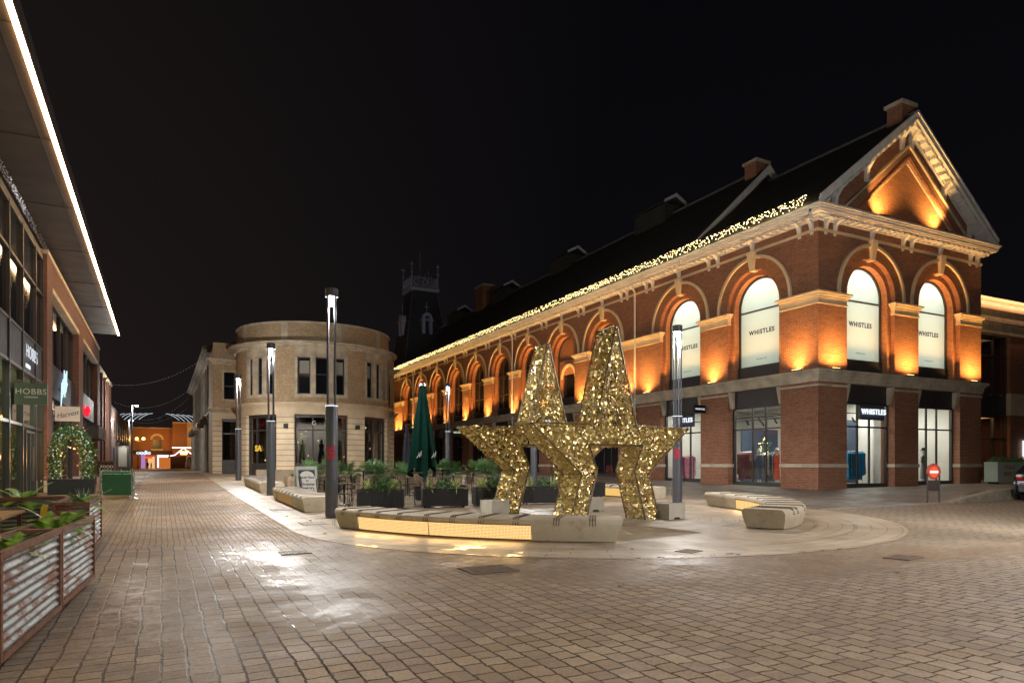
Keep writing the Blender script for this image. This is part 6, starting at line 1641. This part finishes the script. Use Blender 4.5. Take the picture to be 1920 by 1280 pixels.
for s in (-1, 1):
    MB().box(.01, .16, s * .70 - .10, s * .70 + .10, .74, .86).build('tail_light', 'lens_red', car, bevel=.02); MB().box(-.01, .16, s * .70 - .10, s * .70 + .10, .865, .95).build('reversing_light', 'light_lens', car, bevel=.02)
    for x in (.75, 3.3):
        wh = MB(lambda u, d, z, x=x, s=s: (x + u, s * .80 + d, z)); vs_ = []
        b = MB(); b.prism([(x + .32 * cos(a * pi / 10), .32 + .32 * sin(a * pi / 10)) for a in range(20)], s * .88, s * .66, 'y'); wo = b.build('wheel', 'rubber', car)
        b = MB(); b.prism([(x + .2 * cos(a * pi / 8), .32 + .2 * sin(a * pi / 8)) for a in range(16)], s * .89, s * .885, 'y'); b.build('rim', 'steel', wo)
    MB().add([(.75, s * .80, 1.02), (2.75, s * .80, 1.02), (2.25, s * .69, 1.34), (.9, s * .69, 1.34)], [(0, 1, 2, 3)]).build('side_window', 'dark_glass', car, recalc=False)
MB().box(-.03, .12, -.7, .7, .34, .60).build('bumper', 'panel_dark', car, bevel=.02)

# ---------------------------------------------------------------- corrugated planters (left foreground)
def corr_panel(b, P, s0, s1, z0, z1):
    """corrugated sheet: P(s, d, z) with ridges running along s"""
    n = int((z1 - z0) / .0085); vs = []; fs = []
    for i in range(n + 1):
        z = z0 + (z1 - z0) * i / n; d = .013 * sin(z / .076 * 2 * pi); vs += [P(s0, d, z), P(s1, d, z)]
    for i in range(n): fs.append((2 * i, 2 * i + 1, 2 * i + 3, 2 * i + 2))
    o = len(b.v); b.v += vs; b.f += [[k + o for k in f] for f in fs]; b.mi += [0] * len(fs)
def iron_planter(L, W_, H, lab, loc, rz, wheel=True):
    """box: x 0..W_, y 0..L, base height .1"""
    t = thing('corrugated_planter', lab, 'planter', loc, radians(rz), 'corrugated iron planters round the wooden table'); z0, z1 = .13, H
    def side(nm, P, l):
        b = MB(); corr_panel(b, P, .04, l - .04, z0 + .02, z1 - .03); o = b.build(nm, 'corrugated_iron', t, recalc=False, smooth=True)
    side('iron_sheet', lambda s, d, z: (W_ - .02 + d, s, z), L); side('iron_sheet', lambda s, d, z: (.02 - d, s, z), L); side('iron_sheet', lambda s, d, z: (s, .02 - d, z), W_); side('iron_sheet', lambda s, d, z: (s, L - .02 + d, z), W_)
    b = MB(); e = .045
    for x in (0, W_ - e):
        for y in (0, L - e): b.box(x - .004, x + e + .004, y - .004, y + e + .004, z0 - .02, z1 - .0)
    for z in (z0 - .03, z1 - .035):
        b.box(-.006, W_ + .006, -.008, e, z, z + .05); b.box(-.006, W_ + .006, L - e, L + .008, z, z + .05); b.box(-.008, e, e, L - e, z, z + .05); b.box(W_ - e, W_ + .008, e, L - e, z, z + .05)
    b.build('angle_frame', 'rust_frame', t); MB().box(.05, W_ - .05, .05, L - .05, z1 - .2, z1 - .12).build('soil', 'soil', t)
    for x in (.09, W_ - .09):
        for y in (.14, L - .14):
            c = MB().lathe([(.04, -.02), (.04, .0)], x, y, z0 - .01, 8).build('caster', 'steel', t); b = MB(); b.prism([(y + .05 * cos(a * pi / 8), .05 + .05 * sin(a * pi / 8)) for a in range(16)], x - .015, x + .015, 'x'); b.build('wheel', 'rubber', c)
            MB().box(x - .025, x - .018, y - .02, y + .02, .03, z0 - .02).box(x + .018, x + .025, y - .02, y + .02, .03, z0 - .02).build('fork', 'steel', c)
    return t
iron_planter(2.15, .42, .92, 'nearest rusty corrugated planter at the lower left corner', (-1.50, 6.42, G(-1.3, 6.5) + .0), -4)
iron_planter(2.05, .42, .90, 'corrugated planter joined behind the nearest one, with two ferns', (-1.345, 8.60, G(-1.2, 8.9)), -4)
iron_planter(2.6, .50, .92, 'shorter-looking corrugated planter at the corner beyond the pair, with an agave', (-1.53, 12.9, G(-1.2, 13.5)), 0)
iron_planter(2.6, .42, .90, 'rearmost corrugated planter, set crosswise in front of the shop glass', (-1.60, 15.35, G(-2, 15.4)), 90)
iron_planter(3.0, .42, .90, 'rearmost left corrugated planter along the shop glass', (-4.25, 12.6, G(-3, 14)), 0) if False else None
tops = .80
for x, y, kd, sc, lab in ((-1.17, 7.35, 'fern', .62, 'small fern in the nearest corrugated planter'), (-1.22, 7.75, 'fern', .75, 'bright fern at the far end of the nearest corrugated planter'), (-1.15, 9.2, 'fern', .8, 'fern at the near end of the second corrugated planter'), (-1.08, 9.6, 'fern', 1.0, 'large dark fern in the middle of the second corrugated planter'), (-1.0, 10.2, 'fern', .75, 'low fern at the far end of the second corrugated planter'),
                      (-1.25, 13.6, 'fern', .9, 'pale fern around the agave in the corner planter'), (-1.15, 14.5, 'fern', .9, 'fern behind the agave in the corner planter'), (-2.3, 15.55, 'fern', 1.25, 'tall fern in the crosswise planter before the shop door')):
    plant(kd, x, y, G(x, y) + tops, lab, sc * 1.35)
ag = MB(); random.seed(2)
for k in range(22): blade(ag, (0, 0, 0), k * 2.4, .5 + .9 * (k / 22), .38, .06, .05)
o = ag.build('agave', 'leaf_grey', recalc=False); o.location = (-1.2, 14.0, G(-1.2, 14) + tops); tag(o, 'blue green agave in the corner corrugated planter', 'agave')
# wooden table and coloured chairs inside the enclosure
wt = thing('wooden_table', 'orange wooden plank table inside the corrugated planters', 'table', (-2.6, 13.8, G(-2.6, 13.8)))
MB().box(-.45, .45, -1.0, 1.0, .70, .745).build('table_top', 'table_wood', wt)
for sx in (-1, 1):
    for sy_ in (-1, 1): MB().box(sx * .38 - .03, sx * .38 + .03, sy_ * .9 - .03, sy_ * .9 + .03, 0, .699).build('leg', 'rust_frame', wt)
def metal_chair(m, x, y, rz, lab):
    t = thing('metal_chair', lab, 'chair', (x, y, G(x, y)), rz, 'coloured metal chairs at the wooden table')
    MB().box(-.19, .19, -.19, .19, .43, .45).build('seat', m, t, bevel=.008)
    b = MB(lambda u, d, z: (u, .18 + d + (z - .45) * .14, z)); b.box(-.17, .17, 0, .012, .66, .86); b.box(-.06, .06, 0, .012, .46, .66); b.tube([(-.18, 0, .44), (-.17, 0, .84), (-.13, 0, .87), (.13, 0, .87), (.17, 0, .84), (.18, 0, .44)], .012, 5); b.build('backrest', m, t)
    for sx in (-1, 1):
        for sy_ in (-1, 1): MB().tube([(sx * .17, sy_ * .17, .43), (sx * .21, sy_ * .21, 0)], .013, 5).build('leg', m, t)
metal_chair('yellow_paint', -1.93, 13.55, -1.2, 'yellow metal chair standing between the table and the planters')
metal_chair('red_paint', -1.88, 14.35, -1.4, 'dark red metal chair just behind the yellow one'); metal_chair('yellow_paint', -2.2, 12.3, 2.9, 'second yellow metal chair, at the near end of the table')

# ---------------------------------------------------------------- cafe barrier, flower arch, boards on the left
def barrier(p, q, lab):
    base = (p[0], p[1], G(*p)); t = thing('cafe_barrier', lab, 'barrier', base, group='green fabric cafe barriers'); inv = Matrix.Translation([-c for c in base])
    d = Vector((q[0] - p[0], q[1] - p[1], 0)); L = d.length; d.normalize(); T = lambda s, o, z: (p[0] + d.x * s - d.y * o, p[1] + d.y * s + d.x * o, G(p[0] + d.x * s, p[1] + d.y * s) + z)
    o = MB(T).box(.08, L - .08, -.006, .006, .14, .90).build('fabric', 'banner_green', t); o.matrix_parent_inverse = inv
    for s in (0, L):
        b = MB(T); b.tube([(s, 0, .02), (s, 0, 1.0)], .022, 8); b.lathe([(.03, 1.0), (.03, 1.03)], s, 0, 0, 8); b.box(s - .03, s + .03, -.2, .2, 0.005, .035); o = b.build('post', 'steel', t); o.matrix_parent_inverse = inv
    b = MB(T); b.tube([(0, 0, .92), (L, 0, .92)], .012, 5); o = b.build('top_rail', 'steel', t); o.matrix_parent_inverse = inv
barrier((-2.0, 29.7), (-.93, 28.95), 'green fabric barrier facing the square, nearest the corrugated planters'); barrier((-.90, 29.2), (-1.05, 31.6), 'green fabric barrier running along the street side'); barrier((-1.1, 33.2), (-2.3, 33.6), 'second cross barrier behind the nearest green one')
fa = thing('flower_arch', 'arch of green foliage and white blossoms on a black planter by the brick column', 'flower arch', (-3.2, 33.2, G(-3.2, 33.2)))
MB().box(-.85, .75, -.35, .35, 0, .62).build('planter_box', 'planter_black', fa)
random.seed(12)
path = [(-.62, .6), (-.64, 1.2), (-.62, 1.8), (-.45, 2.3), (-.1, 2.55), (.25, 2.35), (.45, 1.9), (.50, 1.3), (.48, .6)]
def leafcloud(n, sc, rad, m, nm, dense=None):
    b = MB()
    for k in range(n):
        i = random.random() * (len(path) - 1); j = int(i); f = i - j; px = path[j][0] * (1 - f) + path[j + 1][0] * f; pz = path[j][1] * (1 - f) + path[j + 1][1] * f
        d = Vector((random.gauss(0, 1), random.gauss(0, 1), random.gauss(0, 1))); d.normalize(); c = Vector((px, 0, pz)) + Vector((random.gauss(0, 1), random.gauss(0, 1), random.gauss(0, 1))) * rad; a = d.orthogonal().normalized(); e = d.cross(a); s = sc * random.uniform(.6, 1.3); o = len(b.v)
        b.v += [tuple(c - a * s), tuple(c + e * s * .5), tuple(c + a * s), tuple(c - e * s * .5)]; b.f.append([o, o + 1, o + 2, o + 3]); b.mi.append(0)
    b.build(nm, m, fa, recalc=False)
leafcloud(2600, .055, .14, 'leaf_mid', 'foliage'); leafcloud(1500, .06, .12, 'leaf_dark', 'foliage')
b = MB()
for k in range(170):
    i = random.random() * (len(path) - 1); j = int(i); f = i - j; px = path[j][0] * (1 - f) + path[j + 1][0] * f; pz = path[j][1] * (1 - f) + path[j + 1][1] * f
    b.ball(px + random.gauss(0, .13), -abs(random.gauss(.16, .06)), pz + random.gauss(0, .13), random.uniform(.018, .04), 6, 4)
b.build('blossom', 'blossom', fa)
b = MB()
for k in range(7): b.octa(random.gauss(0, .3), random.uniform(-.1, .3), random.uniform(.9, 2.2), .02)
b.build('fairy_light', 'bulb_amber', fa)
lamp('POINT', (-3.15, 33.6, G(-3, 33) + 1.5), 30, (1, .45, .12), .2); lamp('POINT', (-3.3, 31.2, G(-3, 33) + 2.9), 16, (.95, .95, .8), .2)
cafe_table(-2.2, 33.9, .74, .36, 'round marble topped table right of the flower arch')
cb = thing('chalk_board', 'framed black chalk board on an easel left of the street', 'sign', (-2.55, 40.5, G(-2.5, 40.5)))
MB().box(-.36, .36, -.03, .0, .45, 1.15).build('board', 'black_metal', cb); b = MB(); b.box(-.42, -.36, -.05, .01, .0, 1.2); b.box(.36, .42, -.05, .01, 0, 1.2); b.box(-.36, .36, -.05, .01, 1.15, 1.2); b.box(-.36, .36, -.05, .01, .4, .45); b.build('frame', 'rust_frame', cb)
text('FOOD\nAPEX', .2, 'board_white', MX((.08, -.035, .80), (1, 0, 0)), 'chalk_lettering', cb, .001)
mb_ = thing('menu_stand', 'lantern shaped menu stand with a pale lit page', 'sign', (-2.25, 51.5, G(-2, 51.5)))
MB().box(-.38, .38, -.06, .06, .5, 2.0).build('case', 'frame_grey', mb_); MB().box(-.24, .24, -.072, -.061, .65, 1.9).build('menu_page', 'curtain_grey', mb_); b = MB(); b.tube([(-.38, 0, 2.0), (-.2, 0, 2.2), (0, 0, 2.5), (.2, 0, 2.2), (.38, 0, 2.0)], .03, 5); b.build('scroll_top', 'black_metal', mb_); MB().tube([(0, 0, 0), (0, 0, .5)], .05, 6).build('post', 'black_metal', mb_)
lamp('POINT', (-2.2, 50.8, G(-2, 51) + 1.9), 8, (1, .95, .85), .1)
b = MB()
for k in range(3): b.lathe([(.06, 0), (.05, 2.6)], -3.0 - k * .35, 45 + k * 5.5, G(-3, 46), 6)
# ground ironwork
def grate(x, y, w_, l, rz, lab):
    t = thing('drain_grate', lab, 'drain grate', (x, y, G(x, y) + .004), radians(rz)); t.rotation_euler = (atan2(G(x, y + .3) - G(x, y - .3), .6), -atan2(G(x + .3, y) - G(x - .3, y), .6), radians(rz))
    b = MB(); e = .03; b.box(-w_, w_, -l, -l + e, 0, .012); b.box(-w_, w_, l - e, l, 0, .012); b.box(-w_, -w_ + e, -l + e, l - e, 0, .012); b.box(w_ - e, w_, -l + e, l - e, 0, .012)
    b.build('frame', 'worn_iron', t); b = MB(); n = int(2 * w_ / .045)
    for k in range(n): x_ = -w_ + e + .01 + k * .045; 
    for k in range(n - 1): x_ = -w_ + e + .012 + k * .045; b.box(x_, x_ + .022, -l + e, l - e, .001, .010)
    for k in range(7): y_ = -l + e + (2 * l - 2 * e) * (k + .5) / 7; b.box(-w_ + e, w_ - e, y_ - .008, y_ + .008, .002, .0105)
    b.build('bars', 'worn_iron', t); MB().box(-w_ + .005, w_ - .005, -l + .005, l - .005, -.002, .0005).build('pit_shade', 'ink', t)  # thin black sheet stands in for the shade below the bars
grate(4.25, 9.15, .36, .30, 0, 'square iron drain grate in the setts before the lit bench'); grate(10.6, 7.05, .28, .2, 12, 'iron drain grate in the setts on the right'); grate(8.1, 9.25, .2, .16, 20, 'small drain grate inside the pale paving rim'); grate(2.05, 12.3, .25, .2, 0, 'small grate among wet setts on the left')
def manhole(x, y, lab):
    t = thing('manhole_cover', lab, 'manhole cover', (x, y, G(x, y) + .008)); t.rotation_euler = (atan2(G(x, y + .3) - G(x, y - .3), .6), 0, 0); MB().box(-.3, .3, -.3, .3, 0, .006).build('lid', 'granite', t); MB().box(-.31, .31, -.31, -.30, 0, .008).box(-.31, .31, .30, .31, 0, .008).build('rim', 'steel', t)
manhole(3.2, 21.6, 'manhole cover on the pale strip left of the long bench'); manhole(3.3, 17.2, 'manhole cover just left of the nearest lamp post base')
random.seed(77); 
for k, (u_, v_, lab) in enumerate(((3.0, 19.3, 'pale leaf on the strip beside the bench corner'), (3.35, 17.9, 'pale leaf close to the lamp post foot'), (3.1, 14.9, 'pale crumpled leaf left of the lit bench end'), (-.55, 15.0, 'yellowish leaf by the drainage channel'), (.35, 4.6, 'curled brown leaf at the bottom edge of the street'), (2.6, 7.9, 'tiny leaf among the central setts'), (3.4, 6.4, 'tiny leaf near the front middle'), (5.2, 7.2, 'leaf on the setts below the drain grate'), (7.4, 9.9, 'leaf on the pale paving right of the lit bench'), (9.2, 6.2, 'leaf on the right hand setts'))):
    b = MB(); o_ = b.add([(-.05, -.02, 0), (0, -.035, .012), (.06, -.01, .004), (.07, .02, .02), (0, .035, .006), (-.05, .02, .018)], [(0, 1, 4, 5), (1, 2, 3, 4)]).build('fallen_leaf', 'leaf_brown', recalc=False); o_.location = (u_, v_, G(u_, v_) + .01); o_.rotation_euler = (0, 0, random.uniform(0, 6)); tag(o_, lab, 'leaf', 'fallen leaves on the paving')

# ---------------------------------------------------------------- shop contents behind the corner windows
def mannequin(x, y, rz, m, lab, dress=True, hgt=1.0, hat=None):
    t = thing('mannequin', lab, 'mannequin', (x, y, .66), rz)
    MB().lathe([(.22, -.02), (.22, 0)], n=16).build('stand', 'steel', t)
    sk = MB(); sk.lathe([(.05, 1.42), (.055, 1.5), (.095, 1.58), (.10, 1.68), (.07, 1.76), (.02, 1.79)], n=12, sq=1.15); sk.build('head', 'mannequin_skin', t, smooth=True)
    for s in (-1, 1):
        MB().tube([(s * .09, 0, .9), (s * .095, .01, .5), (s * .085, -.0, .1), (s * .085, -.07, .02)], [.08, .055, .035, .03], 8).build('leg', 'mannequin_skin', t, smooth=True)
        MB().tube([(s * .17, 0, 1.38), (s * .22, .02, 1.12), (s * .2, -.08, .86), (s * .19, -.1, .78)], [.05, .04, .03, .025], 8).build('arm', m if dress else 'mannequin_skin', t, smooth=True)
    prof = [(.21, .25), (.20, .5), (.19, .8), (.155, 1.02), (.17, 1.2), (.19, 1.35), (.13, 1.43), (.05, 1.46)] if dress else [(.17, .78), (.18, .9), (.14, 1.05), (.17, 1.25), (.19, 1.37), (.06, 1.46)]
    MB().lathe(prof, n=18, sq=.62).build('dress' if dress else 'top', m, t, smooth=True)
    if hat: MB().lathe([(.17, 1.70), (.17, 1.72), (.10, 1.73), (.09, 1.84), (.0, 1.85)], n=14).build('hat', hat, t, smooth=True)
mannequin(26.6, 24.1, 1.2, 'cloth_red', 'white mannequin in a long red dress, close to the brick corner pier')
mannequin(26.6, 25.2, 1.4, 'cloth_navy', 'white mannequin in a dark patterned dress in the side window')
mannequin(35.0, 22.2, .2, 'cloth_grey', 'mannequin with a hat and grey scarf in the right front window', hat='cloth_black')
def rail(p, q, z, mats, lab, nl=.95):
    d = Vector((q[0] - p[0], q[1] - p[1], 0)); L = d.length; d.normalize(); base = (p[0], p[1], .56); t = thing('clothes_rail', lab, 'clothes rail', base); MB().tube([(0, 0, z), (d.x * L, d.y * L, z)], .012, 6).build('bar', 'steel', t)
    for s in (0, L): MB().tube([(d.x * s, d.y * s, 0), (d.x * s, d.y * s, z)], .012, 6).build('upright', 'steel', t)
    n = int(L / .085)
    for k in range(n):
        s = .05 + k * (L - .1) / max(1, n - 1); w_ = .2; l = nl * random.uniform(.75, 1.1); c = Vector((d.x * s, d.y * s, 0)); nn = Vector((-d.y, d.x, 0)); e = d * .022
        P = [(0, z - .03), (w_ * .5, z - .06), (w_, z - .13), (w_ * .95, z - .5), (w_ * random.uniform(.9, 1.2), z - l), (-w_ * random.uniform(.9, 1.2), z - l - .02), (-w_ * .95, z - .5), (-w_, z - .13), (-w_ * .5, z - .06)]
        v = [tuple(c + nn * a - e + Vector((0, 0, h_))) for a, h_ in P] + [tuple(c + nn * a + e + Vector((0, 0, h_))) for a, h_ in P]; m_ = len(P)
        MB().add(v, [tuple(range(m_)), tuple(range(2 * m_ - 1, m_ - 1, -1))] + [(i, (i + 1) % m_, m_ + (i + 1) % m_, m_ + i) for i in range(m_)]).build('garment', random.choice(mats), t)
random.seed(5)
rail((27.5, 26.5), (27.7, 27.6), 1.75, ['cloth_mauve', 'cloth_mauve', 'cloth_brown'], 'rail of mauve clothes at the left of the side window', 1.35)
rail((27.5, 24.9), (27.6, 26.2), 1.7, ['cloth_grey', 'cloth_cream', 'cloth_navy', 'cloth_brown'], 'rail of grey and cream clothes between the two mannequins', 1.2)
rail((29.6, 22.7), (31.0, 22.75), 1.75, ['cloth_blue', 'cloth_cyan', 'cloth_blue', 'cloth_navy'], 'rail of bright blue clothes behind the front glass door', 1.3)
rail((33.6, 22.9), (34.4, 23.4), 1.6, ['cloth_grey', 'cloth_black', 'cloth_cream'], 'rail of grey and black clothes in the right front window', 1.1)
rail((28.0, 22.6), (28.9, 22.9), 1.7, ['cloth_cyan', 'cloth_cream', 'cloth_blue'], 'short rail of pale blue clothes left of the door', 1.2)
rail((26.6, 31.3), (27.8, 31.3), 1.6, ['cloth_pink', 'cloth_mauve', 'cloth_pink'], 'rail of pink clothes inside the side door', 1.3)
wr = thing('christmas_star', 'green leafy Christmas star with lights hanging in the side window', 'decoration', (26.5, 24.75, 2.55))
b = MB(); random.seed(6)
for k in range(900):
    i = random.random() * 10; P_ = star_pts(.42, 0, 0); j = int(i); f = i - j; p, q = P_[j], P_[(j + 1) % 10]; c = Vector((0, p[0] * (1 - f) + q[0] * f, p[1] * (1 - f) + q[1] * f)) + Vector((random.gauss(0, .04),) * 1 + (random.gauss(0, .035), random.gauss(0, .035))); s = .03; a = Vector((random.gauss(0, 1), random.gauss(0, 1), random.gauss(0, 1))).normalized(); e = a.orthogonal().normalized(); o = len(b.v)
    b.v += [tuple(c - a * s), tuple(c + e * s * .4), tuple(c + a * s), tuple(c - e * s * .4)]; b.f.append([o, o + 1, o + 2, o + 3]); b.mi.append(0)
b.build('greenery', 'leaf_dark', wr, recalc=False); b = MB()
for k in range(26): i = random.random() * 10; j = int(i); f = i - j; p, q = star_pts(.42)[j], star_pts(.42)[(j + 1) % 10]; b.octa(-.05, p[0] * (1 - f) + q[0] * f, p[1] * (1 - f) + q[1] * f, .014)
b.build('bulb', 'bulb_warm', wr); MB().tube([(0, 0, .3), (0, 0, 1.3)], .004, 4).build('cord', 'ink', wr)
for x in (23.3,): pass
st = MB(); 
for z in (.15, .5, .85, 1.2): st.box(-.25, .25, -.01, .01, z, z + .02)
st.box(-.25, -.23, -.01, .01, 0, 1.3); st.box(.23, .25, -.01, .01, 0, 1.3); t = thing('white_ladder', 'white ladder style display stand in the side doorway', 'display stand', (26.75, 29.7, .56), radians(-60)); st.build('ladder_frame', 'cloth_white', t)
